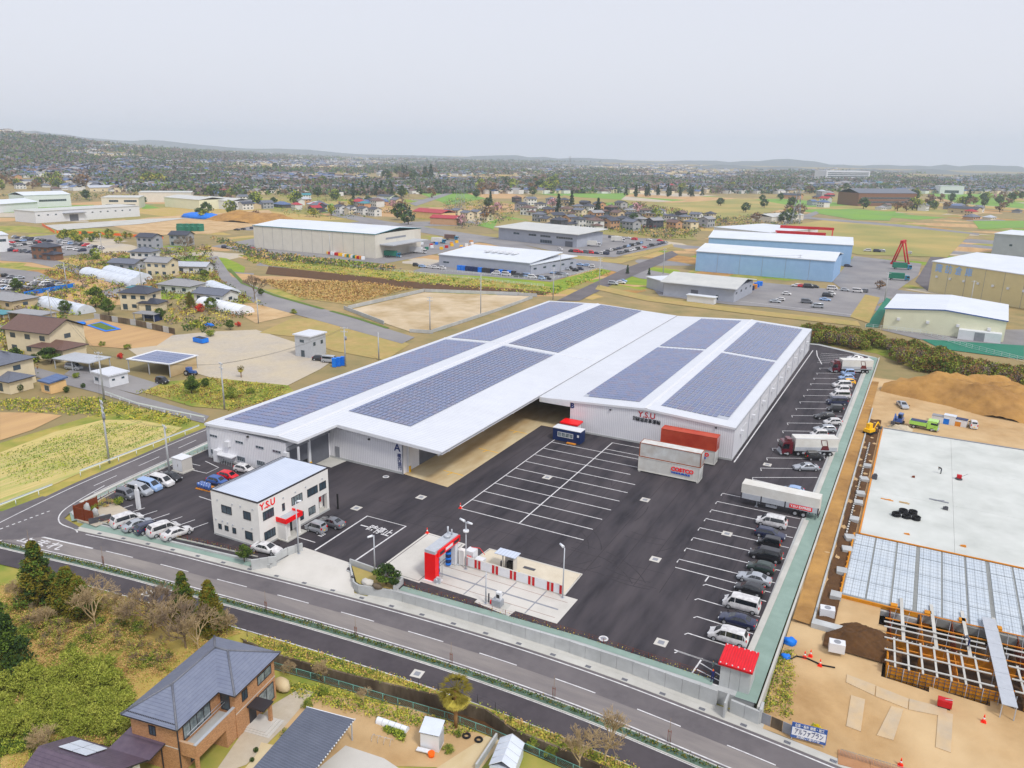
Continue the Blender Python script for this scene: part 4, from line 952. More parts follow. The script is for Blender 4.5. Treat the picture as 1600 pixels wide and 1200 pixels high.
def car_shapes(kind):
    h, st, w0, w1, r0, r1 = CARS[kind]; zl = .24
    def ring(s_):
        x, zb_, zt, wb, wt = s_; zm = zl+(zb_-zl)*.55
        return [(x,-wb*.93,zl),(x,-wb*1.02,zl+.12),(x,-wb*1.04,zm),(x,-wb,zb_),(x,-wt-(wb-wt)*.12,zb_+(zt-zb_)*.86),(x,-wt*.86,zt),(x,wt*.86,zt),(x,wt+(wb-wt)*.12,zb_+(zt-zb_)*.86),(x,wb,zb_),(x,wb*1.04,zm),(x,wb*1.02,zl+.12),(x,wb*.93,zl)]
    rg = [ring(s_) for s_ in st]; body = MB(); n = 12
    for r in rg: body.v += r
    for i in range(len(rg)-1):
        for k in range(n):
            a, b = i*n+k, i*n+(k+1) % n; body.f.append((a, b, b+n, a+n)); body.m.append(0); body.sm.append(True)
    body.f.append(tuple(reversed(range(n)))); body.f.append(tuple((len(rg)-1)*n+k for k in range(n))); body.m += [0,0]; body.sm += [False,False]
    # orientation: fix winding so normals point outwards
    body.f = [tuple(reversed(f)) for f in body.f]
    P = lambda i, k: Vector(rg[i][k])
    def panel(pts, off):
        mb = MB(); nrm = (pts[1]-pts[0]).cross(pts[2]-pts[0]).normalized(); c_ = sum(pts, Vector())/len(pts)
        if nrm.dot(c_-Vector((c_.x*.8,0,.8))) < 0: nrm = -nrm; pts = pts[::-1]
        mb.face([p+nrm*off for p in pts]); return mb
    def lerp(a, b, t): return a+(b-a)*t
    glass = {}
    def screen(i0, i1):
        a, b, c_, d = P(i0,5), P(i0,6), P(i1,6), P(i1,5); m_ = .08
        return panel([lerp(lerp(a,d,m_),lerp(b,c_,m_),.03), lerp(lerp(a,d,m_),lerp(b,c_,m_),.97), lerp(lerp(a,d,.93),lerp(b,c_,.93),.95), lerp(lerp(a,d,.93),lerp(b,c_,.93),.05)], .012)
    glass['windscreen'] = screen(w0, w1); glass['rear_window'] = screen(r0, r1)
    for sd, kb, kt in ((0,3,4),(1,8,7)):
        bits = []
        idx = list(range(w1, r0+1))
        lo = [lerp(P(i,kb), P(i,kt), .10) for i in idx]; hi = [lerp(P(i,kb), P(i,kt), .92) for i in idx]
        f0 = lerp(lerp(P(w0,kb),P(w1,kb),.35), lerp(P(w0,kt),P(w1,kt),.35), .1); r0_ = lerp(P(r0,kb),P(r1,kb),.55); r0_ = lerp(r0_, lerp(P(r0,kt),P(r1,kt),.55), .1)
        mb = MB(); y_ = -1 if sd == 0 else 1
        seq = [f0]+lo; top = [lo[0]]+hi
        o_ = Vector((0, y_*.014, .004))
        tri = [f0, lo[0], hi[0]]; mb.face([p+o_ for p in (tri if sd == 0 else tri[::-1])])
        for k in range(len(idx)-1):
            q = [lo[k], lo[k+1], hi[k+1], hi[k]]; g_ = .03
            q = [lerp(q[0],q[1],g_), lerp(q[1],q[0],g_), lerp(q[2],q[3],g_), lerp(q[3],q[2],g_)]; mb.face([p+o_ for p in (q[::-1] if sd == 0 else q)])
        if kind != 'sedan' or True:
            tri = [lo[-1], r0_, hi[-1]]; mb.face([p+o_ for p in (tri if sd == 0 else tri[::-1])])
        glass['side_window_%d' % sd] = mb
    return body, glass, st, h
CARPROTO = {}; CARFAR = {}
for kind in CARS:
    body, glass, st, h = car_shapes(kind); P_ = Proto('parked_car')
    bm = body.mesh('body', ['paint_white']); bm.set_sharp_from_angle(angle=.55); P_.add('body', bm, None)
    P_.add('windscreen', glass['windscreen'], 'glass_car'); P_.add('rear_window', glass['rear_window'], 'glass_car'); P_.add('side_window', glass['side_window_0'], 'glass_car'); P_.add('side_window', glass['side_window_1'], 'glass_car')
    L = st[0][0]; wb = max(s_[3] for s_ in st); fx, rx = L-.82, st[-1][0]+.75; wr = .33 if kind != 'kei' else .29
    ty = MB().tube((0,-.1,0),(0,.1,0),wr,wr,14,0); ri = MB().tube((0,-.115,0),(0,.115,0),wr*.66,wr*.6,10,0); tme, rme_ = ty.mesh('wheel', ['rubber']), ri.mesh('rim', ['rim'])
    for x in (fx, rx):
        for s_ in (-1, 1):
            k = P_.add('wheel', tme, None, -1, (x, s_*(wb-.05), wr)); P_.add('rim', rme_, None, k)
    un = MB().box(rx-.3, fx+.3, -wb*.9, wb*.9, .16, .3); P_.add('underbody_shade', un, 'black')  # black box under the floor, stands in for the shadow gap below the car
    zf = st[1][2]-.1
    for s_ in (-1, 1):
        P_.add('headlight', MB().obox((st[1][0]-.02, s_*st[1][3]*.74, zf-.12), (.26,.30,.16), s_*-.35), 'lamp_clear'); P_.add('taillight', MB().obox((st[-2][0]-.04, s_*st[-2][3]*.86, st[-2][1]-.12), (.14,.2,.3 if kind in ('minivan','van','kei','hatch') else .16), s_*.2), 'lamp_red')
        P_.add('mirror', MB().obox((st[w_ if False else 3][0]+(.35 if kind == 'sedan' else .15), s_*(wb+.1), st[3][1]+.02), (.14,.2,.14)), 'black')
    P_.add('number_plate', MB().box(st[-1][0]-.02, st[-1][0]+.02, -.17, .17, .55, .72), 'plate_yellow' if kind == 'kei' else 'plate')
    CARPROTO[kind] = P_
    fb = MB(); fb.v = list(body.v); fb.f = list(body.f); fb.m = [0]*len(body.f); fb.sm = list(body.sm)
    for g_ in glass.values():
        i = len(fb.v); fb.v += g_.v; fb.f += [tuple(i+a for a in f) for f in g_.f]; fb.m += [1]*len(g_.f); fb.sm += [False]*len(g_.f)
    for x in (fx, rx):
        for s_ in (-1, 1): fb.tube((x,s_*(wb-.16),wr),(x,s_*(wb+.03),wr),wr,wr,8,2)
    CARFAR[kind] = fb.mesh('parked_car', ['paint_white','glass_car','rubber'])
def car(kind, px, py, deg, paint, label, group, z=0.0, zg=None, cat=None, roof=None):
    g = G(px, py, z); return CARPROTO[kind].place((g[0], g[1], z), R(deg), label, cat or ('van' if kind in ('van','minivan') else 'car'), group, {'body': {0: 'paint_'+paint}})
RG = 'cars parked along the right edge of the yard'
for a in [('minivan',1137,1001,180,'white','white minivan with a dark roof nearest the red-roofed shed'),('sedan',1152,975,179,'navy','dark navy saloon between the two-tone minivan and white van'),
          ('van',1158,951,180,'white','white high-roof van with dark windows beside the navy saloon'),('hatch',1171,926,179,'black','black hatchback between the white high-roof van and the silver saloon'),('sedan',1178,909,180,'silver','long silver saloon beside the black hatchback'),
          ('hatch',1189,892,180,'dark green','dark green retro hatchback next to the silver saloon'),('minivan',1196,873,180,'black','large black minivan beside the dark green hatchback'),('kei',1201,854,180,'black','small black boxy car beyond the large black minivan'),
          ('wagon',1203,839,0,'navy','navy estate car parked nose towards the kerb'),('minivan',1205,821,180,'white','white minivan next to the long silver trailer'),('hatch',1238,771,180,'light blue','pale blue compact car alone beyond the trailer'),
          ('sedan',1259,734,208,'silver','silver saloon in the angled bay below the maroon-cab lorry'),('kei',1272,718,28,'black','black boxy van close beside the maroon-cab lorry'),('kei',1279,683,208,'white','white boxy van just beyond the nearer maroon-cab lorry'),
          ('wagon',1288,674,208,'silver','silver estate car second beyond the nearer lorry'),('hatch',1301,663,208,'white','white compact pickup-like car with its nose towards the yard'),('wagon',1288,654,208,'black','black estate car standing forward of its neighbours'),
          ('kei',1304,643,208,'black','black boxy car behind the black estate car'),('van',1307,632,208,'navy','dark navy van next to the white high-roof van in the far bays'),('van',1312,622,208,'white','white high-roof van in the middle of the far angled bays'),
          ('kei',1315,613,208,'white','small white box van between two white vans in the far bays'),('minivan',1315,605,208,'white','white people carrier just before the yellow car'),('hatch',1324,600,208,'yellow','yellow hatchback in the far angled bays'),
          ('hatch',1322,593,208,'light blue','pale blue hatchback nearest the yellow car'),('kei',1324,586,208,'light blue','pale blue boxy car beside the farther lorry'),('sedan',1336,562,208,'white','white saloon half hidden behind the farther maroon-cab lorry')]:
    car(a[0], a[1], a[2], a[3], a[4], a[5], RG)
# two-tone roof for the first minivan
LG = 'cars in the staff parking by the left road'
for a in [('kei',197.5,778,4,'grey','grey boxy car at the rockery end of the kerb row'),('minivan',219,771,4,'silver','silver minivan second from the rockery in the kerb row'),('minivan',234,764,4,'light blue','silver-blue minivan in the middle of the kerb row'),('minivan',253,757,4,'white','pearl white minivan beside the black hatchback in the kerb row'),('hatch',268,750,4,'black','black hatchback nearest the electrical cabinet'),
          ('minivan',199,818,77,'white','white minivan beside the rockery with its rear to the front hedge'),('sedan',216,824,77,'silver','silver saloon between the white minivan and the navy estate'),('wagon',235,828,77,'navy','navy estate car in the front hedge row'),('minivan',256,832,77,'white','white minivan beside the white saloon in the front hedge row'),('sedan',277,837,77,'white','white saloon at the office end of the front hedge row'),
          ('hatch',357,748,6,'red','bright red car half hidden behind the office roof'),('hatch',340,756,6,'blue','blue hatchback next to the stacked drums'),('hatch',382,737,6,'white','white car hidden behind the office beside the red one'),
          ('kei',494,830,180,'silver','silver boxy car parked facing the office wall'),('sedan',518,821,180,'grey','dark grey saloon beside the silver boxy car at the office'),('sedan',417,862,8,'white','white saloon with a sunroof tucked behind the office wing wall')]:
    car(a[0], a[1], a[2], a[3], a[4], a[5], LG)
# blue drums on a pallet
g = G(323, 763); dm = MB().tube((0,0,0),(0,0,.88),.29,.29,12)
for z in (.28,.58): dm.tube((0,0,z),(0,0,z+.04),.305,.305,12)
dme = dm.mesh('drum', ['paint_blue'])
tag(MB().box(-1.6,1.6,-1.0,1.0,.0,.14).build('pallet', 'timber', None, (g[0],g[1],0), R(5)), 'timber pallet under the blue drums', 'pallet')
for i in range(9):
    solo('drum', dme, (g[0]-1.2+(i % 5)*.62, g[1]-.6+(i//5)*.66, .14), 0, 'blue steel drum standing on the pallet behind the office', 'drum', 'blue drums on the pallet')
# ---------------- lorries
def wheel_parts(t, xs, yo, r=.5, w=.3):
    ty = MB().tube((0,-w/2,0),(0,w/2,0),r,r,16).mesh('wheel', ['rubber']); ri = MB().tube((0,-w/2-.02,0),(0,w/2+.02,0),r*.55,r*.5,10).mesh('rim', ['rim'])
    for x in xs:
        for s_ in (-1, 1):
            o = obj('wheel', ty, t, (x, s_*yo, r)); obj('rim', ri, o)
def cab(t, x, w, h, m):
    mb = MB(); pr = [(x+2.1,.5),(x+2.15,1.5),(x+1.95,h-.15),(x+1.75,h),(x,h),(x,.5)]
    n = len(pr)
    for s_ in (-1, 1): mb.face([(a, s_*w, b) for a, b in (pr if s_ < 0 else pr[::-1])][::-1])
    for i in range(n):
        a, b = pr[i], pr[(i+1) % n]; mb.face([(a[0],-w,a[1]),(a[0],w,a[1]),(b[0],w,b[1]),(b[0],-w,b[1])])
    mb.build('cab', m, t)
    MB().face([0]*0) if False else None
    ws = MB(); ws.face([(x+2.16,-w+.12,1.55),(x+2.16,w-.12,1.55),(x+1.99,w-.15,h-.3),(x+1.99,-w+.15,h-.3)]); ws.build('windscreen', 'glass_car', t)
    for s_ in (-1, 1):
        sw = MB(); q = [(x+.7,s_*(w+.012),1.55),(x+1.95,s_*(w+.012),1.55),(x+1.8,s_*(w+.012),h-.4),(x+.7,s_*(w+.012),h-.4)]; sw.face(q if s_ < 0 else q[::-1]); sw.build('side_window', 'glass_car', t)
        part_box(t, 'headlight', 'lamp_clear', x+2.1, x+2.2, s_*w*.75-.2, s_*w*.75+.2, .7, .9); part_box(t, 'mirror', 'black', x+1.9, x+2.05, s_*(w+.18)-.08, s_*(w+.18)+.08, 1.6, 2.2); part_box(t, 'step', 'galv', x+.9, x+1.6, s_*(w-.02)-.06, s_*(w-.02)+.06, .45, .65)
    part_box(t, 'grille', 'galv', x+2.12, x+2.19, -w*.7, w*.7, .55, 1.35); part_box(t, 'bumper', 'galv', x+2.0, x+2.3, -w, w, .35, .6)
def lorry(p, q, label, decal):
    """box lorry from its tail q to its nose p (ground points on the near side)"""
    P, Q = Vector(p), Vector(q); a = math.atan2(P.y-Q.y, P.x-Q.x); t = thing('box_lorry', label, 'lorry', (Q.x,Q.y,0), a, 'lorries in the yard'); l = (P-Q).length
    cab(t, l-2.2, 1.2, 2.95, 'paint_maroon')
    mb = MB().box(0,l-2.6,-1.24,1.24,1.15,3.75,0); mb.build('cargo_box', 'container_white', t)
    part_box(t, 'box_skirt', 'galv', .2, l-2.7, -1.27, -1.24, 1.15, 1.95); part_box(t, 'box_skirt', 'galv', .2, l-2.7, 1.24, 1.27, 1.15, 1.95); part_box(t, 'roof_rail', 'white_plain', 0, l-2.6, -1.26, -1.16, 3.75, 3.82); part_box(t, 'roof_rail', 'white_plain', 0, l-2.6, 1.16, 1.26, 3.75, 3.82)
    part_box(t, 'chassis', 'dark_steel', .1, l-.4, -.5, .5, .75, 1.12); part_box(t, 'side_guard', 'galv', 3.2, l-4.2, -1.2, -1.12, .5, .95); part_box(t, 'side_guard', 'galv', 3.2, l-4.2, 1.12, 1.2, .5, .95); part_box(t, 'deflector', 'paint_maroon', l-2.0, l-1.1, -.9, .9, 2.95, 3.5)
    wheel_parts(t, (1.4, 2.6, l-3.4, l-1.3), 1.05)
    for s_ in (-1, 1):
        fr = MB()
        def dq(pts, m=0):
            f = [(x, s_*1.285, z) for x, z in pts]; fr.face(f if s_ < 0 else f[::-1], m)
        x0 = 2.6 if s_ > 0 else 2.6
        dq([(x0-.9,1.35),(x0+.9,1.35),(x0+.55,2.3),(x0-.55,2.3)]); dq([(x0-.55,2.3),(x0-.4,2.3),(x0-.05,3.5),(x0-.2,3.5)]); dq([(x0+.55,2.3),(x0+.7,2.3),(x0+1.05,3.5),(x0+.9,3.5)]); dq([(x0-.05,3.4),(x0+.9,3.4),(x0+.93,3.5),(x0-.02,3.5)])
        fr.build('side_emblem', 'paint_maroon', t)
    for y in (-.9, .9): part_box(t, 'taillight', 'lamp_red', -.05, 0, y-.2, y+.2, 1.0, 1.15)
p, q = G(1217,709), G(1301,701); d = Vector((math.cos(R(208)),math.sin(R(208)))); q0 = Vector(p)-d*11.2
lorry(p, tuple(q0), 'maroon-cab box lorry with a slanted emblem, nearer of the two', True)
p = G(1297,581); q0 = Vector(p)-d*11.2
lorry(p, tuple(q0), 'maroon-cab box lorry parked farther back beside the pale blue cars', True)
# trailer
t = thing('semi_trailer', 'long silver semi-trailer without tractor, red lettered panel on its side', 'trailer', (-21.9,129.2,0), R(-1), 'lorries in the yard')
part_box(t, 'cargo_box', 'container_white', 0, 12.6, -1.24, 1.24, 1.25, 3.85); part_box(t, 'side_skirt', 'galv', .1, 12.5, -1.28, -1.24, 1.25, 2.2); part_box(t, 'side_skirt', 'galv', .1, 12.5, 1.24, 1.28, 1.25, 2.2)
for x in (0.0, 3.3, 7.2, 12.4): part_box(t, 'pillar', 'dark_trim', x, x+.2, -1.31, -1.28, .95, 2.25)
part_box(t, 'chassis', 'dark_steel', .2, 12.5, -.55, .55, .9, 1.24); part_box(t, 'bumper', 'dark_trim', 12.5, 12.65, -1.2, 1.2, .55, .8); wheel_parts(t, (9.0, 10.3), 1.02, .5, .4)
for y in (-.8, .8): part_box(t, 'landing_leg', 'steel', 2.6, 2.8, y-.1, y+.1, .05, 1.2); part_box(t, 'landing_foot', 'steel', 2.45, 2.95, y-.2, y+.2, 0, .08)
lp = part_box(t, 'name_panel', 'red_paint', 8.0, 11.6, -1.32, -1.3, 1.4, 2.1); wall_text('Y.S.U EXPRESS', 'text_white', (9.8,-1.335,1.75), 'S', .55, lp, 3.3, .02)
tk = MB()
for k in range(14): tk.box(.4+k*.9, .52+k*.9, -1.3, -1.26, 1.0, 1.25)
tk.build('tie_bar', 'dark_trim', t); part_box(t, 'tank_box', 'galv', 4.2, 6.0, -1.0, -.6, .5, .95)
# ---------------- people
def person(px, py, z, deg, label, pose, cols, helmet=None):
    g = G(px, py, z)
    J = {'pelvis':(0,0,.95),'waist':(0,0,1.1),'chest':(.02,0,1.38),'neck':(.02,0,1.52),'head':(.03,0,1.62),'crown':(.03,0,1.74),'ls':(0,.19,1.43),'le':(.03,.26,1.15),'lh':(.12,.24,.92),'rs':(0,-.19,1.43),'re':(.03,-.26,1.15),'rh':(.12,-.24,.92),
         'lt':(0,.1,.88),'lk':(.03,.11,.5),'la':(0,.12,.08),'lf':(.17,.12,.04),'rt':(0,-.1,.88),'rk':(.03,-.11,.5),'ra':(0,-.12,.08),'rf':(.17,-.12,.04)}
    if pose == 'bend':
        J.update({'waist':(.12,0,1.06),'chest':(.38,0,1.2),'neck':(.5,0,1.26),'head':(.58,0,1.28),'crown':(.68,0,1.3),'ls':(.4,.19,1.22),'le':(.48,.22,.95),'lh':(.55,.15,.72),'rs':(.4,-.19,1.22),'re':(.48,-.22,.95),'rh':(.55,-.15,.72)})
    if pose == 'reach': J.update({'le':(.25,.24,1.25),'lh':(.5,.2,1.2),'re':(.2,-.26,1.2),'rh':(.42,-.2,1.05)})
    names = list(J); ed = [('pelvis','waist'),('waist','chest'),('chest','neck'),('neck','head'),('head','crown'),('chest','ls'),('ls','le'),('le','lh'),('chest','rs'),('rs','re'),('re','rh'),('pelvis','lt'),('lt','lk'),('lk','la'),('la','lf'),('pelvis','rt'),('rt','rk'),('rk','ra'),('ra','rf')]
    rad = {'pelvis':.15,'waist':.135,'chest':.155,'neck':.06,'head':.10,'crown':.075,'ls':.075,'le':.05,'lh':.042,'rs':.075,'re':.05,'rh':.042,'lt':.095,'lk':.068,'la':.05,'lf':.045,'rt':.095,'rk':.068,'ra':.05,'rf':.045}
    me = bpy.data.meshes.new('body'); me.from_pydata([J[n_] for n_ in names], [(names.index(a), names.index(b)) for a, b in ed], [])
    o = bpy.data.objects.new('person', me); COL.objects.link(o); o.modifiers.new('s', 'SKIN'); o.modifiers.new('d', 'SUBSURF').levels = 1
    for i, n_ in enumerate(names): sv = me.skin_vertices[0].data[i]; sv.radius = (rad[n_], rad[n_]); sv.use_root = n_ == 'pelvis'
    bpy.context.view_layer.update(); m2 = bpy.data.meshes.new_from_object(o.evaluated_get(bpy.context.evaluated_depsgraph_get())); bpy.data.objects.remove(o)
    for c_ in ('skin', cols[0], cols[1], 'black', helmet or 'black'): m2.materials.append(MATS[c_])
    hd, hands = Vector(J['head']), (Vector(J['lh']), Vector(J['rh']))
    for f in m2.polygons:
        c_ = f.center; f.use_smooth = True
        if (c_-hd).length < .17 or (c_-Vector(J['crown'])).length < .1: f.material_index = 4 if c_.z > hd.z+.02 or c_.x < hd.x-.04 else 0
        elif min((c_-h_).length for h_ in hands) < .07: f.material_index = 0
        elif c_.z < .12: f.material_index = 3
        elif c_.z < .98: f.material_index = 2
        else: f.material_index = 1
    ob = obj('person', m2, None, (g[0],g[1],z), R(deg)); tag(ob, label, 'person')
    fc = MB()
    for y in (-.035,.035): fc.blob((J['head'][0]+.095, y, J['head'][2]+.0), (.012,.014,.012), 0, 1, 4, 6, 0)
    fc.blob((J['head'][0]+.105,0,J['head'][2]-.03), (.02,.014,.022), 1, 2, 4, 6, 0); fc.build('face', ['black','skin'], ob)
mat('workwear', (120,140,136), None, 1, .8); mat('workwear_navy', (30,38,84), None, 1, .8); mat('workwear_grey', (90,92,98), None, 1, .8)
person(1113.5, 1051, 0, 200, 'person in a grey-green work jacket standing near the red-roofed shed', 'stand', ('workwear','workwear_grey'))
person(1112.5, 1066, 0, 120, 'person in navy overalls with an orange helmet by the front wall', 'reach', ('workwear_navy','workwear_navy'), 'orange')
# ================================================================ PLANTS
def leaf(mb, p, s_, g, m, flat=0.0):
    n = Vector((g.gauss(0,1), g.gauss(0,1), g.gauss(0,1)+flat))
    if n.length < 1e-4: n = Vector((0,0,1))
    n.normalize(); a = n.orthogonal().normalized(); b = n.cross(a); t = g.uniform(0, 6.28); u = (a*math.cos(t)+b*math.sin(t))*s_*g.uniform(.7,1.2); v = (b*math.cos(t)-a*math.sin(t))*s_*g.uniform(.4,.8)
    p = Vector(p); i = len(mb.v); mb.v += [tuple(p-u), tuple(p-v*.9+u*.1), tuple(p+u), tuple(p+v)]; mb.f.append((i,i+1,i+2,i+3)); mb.m.append(m); mb.sm.append(False)
def clumps_crown(seed, clumps, per, size, mats=3, core=None):
    """leaf clumps: list of (centre, radii); leaves sit mostly near each clump's skin"""
    g = random.Random(seed); mb = MB()
    for ci, (c, r) in enumerate(clumps):
        mm = g.randrange(mats)
        for _ in range(per):
            d = Vector((g.gauss(0,1), g.gauss(0,1), g.gauss(0,1))).normalized()*(g.random()**.35)
            leaf(mb, (c[0]+d.x*r[0], c[1]+d.y*r[1], c[2]+d.z*r[2]), size, g, mm if g.random() < .65 else g.randrange(mats), .4)
    return mb
def round_clumps(seed, R_, H0, Hh, n, cr):
    g = random.Random(seed); out = []
    for _ in range(n):
        a = g.uniform(0,6.283); ph = g.random(); rr = R_*(.35+.65*math.sqrt(g.random()))*math.sin(math.pi*(.12+.8*ph)); k = g.uniform(.7,1.25)*cr
        out.append(((math.cos(a)*rr, math.sin(a)*rr, H0+Hh*ph), (k, k, k*.75)))
    return out
def cone_clumps(seed, R_, H0, Hh, n, cr):
    g = random.Random(seed); out = []
    for i in range(n):
        t = (i+.5)/n; a = i*2.4+g.uniform(-.5,.5); rr = R_*(1-t)**.8*g.uniform(.45,.95); k = cr*(1.1-.65*t)*g.uniform(.8,1.2); out.append(((math.cos(a)*rr, math.sin(a)*rr, H0+Hh*t), (k,k,k*.8)))
    return out
def trunk(h, r, seed=0, lean=.1, limbs=0, R_=2.0, h0=.4):
    g = random.Random(seed); mb = MB(); p = Vector((0,0,-.3)); n = 5; pts = [p]
    for i in range(n): p = p+Vector((g.uniform(-lean,lean), g.uniform(-lean,lean), (h+.3)/n)); pts.append(p)
    for i in range(n): mb.tube(pts[i], pts[i+1], r*(1-i/n*.75), r*(1-(i+1)/n*.75), 7)
    for k in range(limbs):
        i = min(n-1, int(n*(h0+(1-h0)*k/limbs))); a = k*2.4+g.uniform(-.4,.4); q = pts[i]+Vector((math.cos(a)*R_*.7, math.sin(a)*R_*.7, R_*.45)); mb.tube(pts[i], q, r*.35, r*.1, 5)
    return mb
def bare_tree(seed, h, spread, depth=5, r=.14, n=3):
    g = random.Random(seed); mb = MB()
    def go(p, d, l, r_, k):
        q = p+d*l; mb.tube(p, q, r_, r_*.75, 4 if k < 3 else 3, 0, False)
        if k >= depth: return
        for _ in range(n if k else n+1):
            v = (d+Vector((g.gauss(0,.5), g.gauss(0,.5), g.gauss(.12,.3)))*spread).normalized(); go(q if g.random() < .7 else p+d*l*.7, v, l*g.uniform(.62,.82), r_*.74, k+1)
    go(Vector((0,0,-.2)), Vector((0,0,1)), h*.3, r, 0); return mb
TREES = {}
def make_tree(key, name, crown, cm, tr, tm='bark'):
    P_ = Proto(name)
    if tr is not None: P_.add('trunk', tr, tm)
    if crown is not None: P_.add('crown', crown, cm)
    TREES[key] = P_
LD, LM, LL, LY = 'leaf_dark','leaf_mid','leaf_light','leaf_yellow'
make_tree('cedar', 'cedar_tree', clumps_crown(1, cone_clumps(1, 1.9, 1.0, 7.4, 60, .8), 150, .15), ['leaf_cedar',LM,LD], trunk(8, .2, 1))
make_tree('cedar_b', 'cedar_tree', clumps_crown(2, cone_clumps(7, 2.3, .6, 6.6, 60, .95), 150, .15), ['leaf_cedar','leaf_cedar',LM], trunk(7, .2, 2))
make_tree('fir', 'fir_tree', clumps_crown(3, cone_clumps(3, 3.6, .8, 9.5, 80, 1.15), 150, .18), [LD,LD,LM], trunk(10, .28, 3))
make_tree('broad', 'evergreen_tree', clumps_crown(4, round_clumps(4, 2.4, 1.6, 3.8, 40, .9), 90, .2), [LD,LM,LM], trunk(4, .2, 4, .12, 6, 2.2))
make_tree('broad_b', 'evergreen_tree', clumps_crown(5, round_clumps(5, 2.9, 1.3, 4.6, 46, 1.0), 90, .22), [LM,LL,LD], trunk(4.4, .22, 5, .12, 6, 2.6))
make_tree('bush', 'bush', clumps_crown(6, round_clumps(6, 1.0, .15, 1.1, 14, .5), 110, .09), [LM,LL,LD], trunk(.8, .06, 6, .05, 4, .8, .1))
make_tree('bush_y', 'bush', clumps_crown(7, round_clumps(7, 1.1, .15, 1.2, 14, .5), 110, .09), ['leaf_sasa','leaf_sasa2',LM], trunk(.8, .06, 7, .05, 4, .8, .1))
make_tree('bush_r', 'bush', clumps_crown(8, round_clumps(8, 1.0, .2, 1.3, 14, .5), 60, .13), ['leaf_red','leaf_maroon','leaf_red'], trunk(.9, .06, 8, .05, 4, .8, .1))
make_tree('ball', 'clipped_bush', clumps_crown(9, [((0,0,.55),(.55,.55,.55))], 420, .1), [LM,LD,LM], trunk(.5, .05, 9))
make_tree('sasa', 'bamboo_grass_clump', clumps_crown(10, round_clumps(10, 1.7, .1, 1.7, 26, .6), 150, .1), ['leaf_sasa','leaf_sasa2','leaf_sasa'], trunk(1.0, .03, 10, .05, 8, 1.2, .1))
make_tree('dryb', 'dry_shrub', clumps_crown(11, round_clumps(11, 1.5, .1, 1.3, 16, .55), 50, .1), ['straw','straw','leaf_sasa2'], bare_tree(11, 3.0, 1.2, 4, .04, 3), 'twig')
make_tree('bare', 'bare_tree', None, None, bare_tree(12, 7.0, .85, 6, .12, 3), 'twig')
make_tree('bare_b', 'bare_tree', None, None, bare_tree(13, 6.2, 1.0, 6, .10, 3), 'twig_pale')
make_tree('bare_s', 'bare_shrub', clumps_crown(14, round_clumps(14, 1.3, .6, 1.6, 8, .6), 12, .12), [LY,'leaf_brown',LL], bare_tree(14, 4.2, 1.1, 5, .06, 4), 'twig_pale')
make_tree('pine', 'garden_pine', clumps_crown(15, [((0,0,1.9),(.9,.9,.35)),((.9,.3,1.3),(.9,.7,.3)),((-.8,-.2,1.2),(.8,.7,.3)),((.2,-.8,1.0),(.8,.6,.25)),((-.1,.7,1.5),(.8,.6,.3)),((1.3,-.4,.85),(.7,.5,.25))], 330, .13), [LD,LM,LD], trunk(1.9, .12, 15, .16, 6, 1.2, .2))
make_tree('ypalm', 'windmill_palm', None, None, None)
# palm: shaggy trunk, fan of drooping fronds
pm_ = MB(); g_ = random.Random(5)
for k in range(80):
    a = k*2.4; el = g_.uniform(-1.2, .9); d = Vector((math.cos(a)*math.cos(el), math.sin(a)*math.cos(el), math.sin(el))); c_ = Vector((0,0,4.3)); tip = c_+d*1.0; q = tip+d*.5+Vector((0,0,-.55)); s_ = d.cross(Vector((0,0,1))).normalized()
    for j in range(-4, 5):
        e = (tip+s_*j*.16+d*(.8-.06*abs(j))+Vector((0,0,-.25-.05*abs(j)))); w_ = s_*.085; i = len(pm_.v); pm_.v += [tuple(tip-w_), tuple(tip+w_), tuple(e)]; pm_.f.append((i,i+1,i+2)); pm_.m.append(0 if el > -.3 else 1); pm_.sm.append(False)
    pm_.tube(c_, tip, .025, .02, 3, 0, False)
tk = MB().tube((0,0,-.3),(0,0,2.2),.16,.2,8); tk.tube((0,0,2.2),(0,0,4.3),.34,.3,9)
P_ = Proto('windmill_palm'); P_.add('trunk', tk, 'leaf_brown'); P_.add('fronds', pm_, ['leaf_cedar', LY])
for k in range(4): pass
TREES['palm'] = P_
def plant(key, x, y, z, s_, rz, label, cat, group=None): 
    sc = s_ if isinstance(s_, tuple) else (s_,s_,s_)
    return TREES[key].place((x,y,z), rz, label, cat, group, None, sc)
def plant_px(key, px, py, z, s_, label, cat, group=None): g = G(px, py, z); return plant(key, g[0], g[1], z, s_, rnd.uniform(0,6.28), label, cat, group)
def tufts(name, poly, n, size, mats, seed, zf, h=.25, spread=.25, label=None, per=5):
    """a mass of small plants nobody could count"""
    g = random.Random(seed); mb = MB(); xs = [p[0] for p in poly]; ys = [p[1] for p in poly]; k = 0
    def inside(x, y):
        c_ = False; j = len(poly)-1
        for i in range(len(poly)):
            if (poly[i][1] > y) != (poly[j][1] > y) and x < (poly[j][0]-poly[i][0])*(y-poly[i][1])/(poly[j][1]-poly[i][1])+poly[i][0]: c_ = not c_
            j = i
        return c_
    tries = 0
    while k < n and tries < n*12:
        tries += 1; x, y = g.uniform(min(xs), max(xs)), g.uniform(min(ys), max(ys))
        if not inside(x, y): continue
        k += 1; z = zf(x, y); m = g.randrange(len(mats))
        for _ in range(per): leaf(mb, (x+g.gauss(0,spread), y+g.gauss(0,spread), z+g.random()*h), size, g, m, .2)
    o = mb.build(name, mats); tag(o, label or name.replace('_',' '), 'plants', kind='stuff'); return o
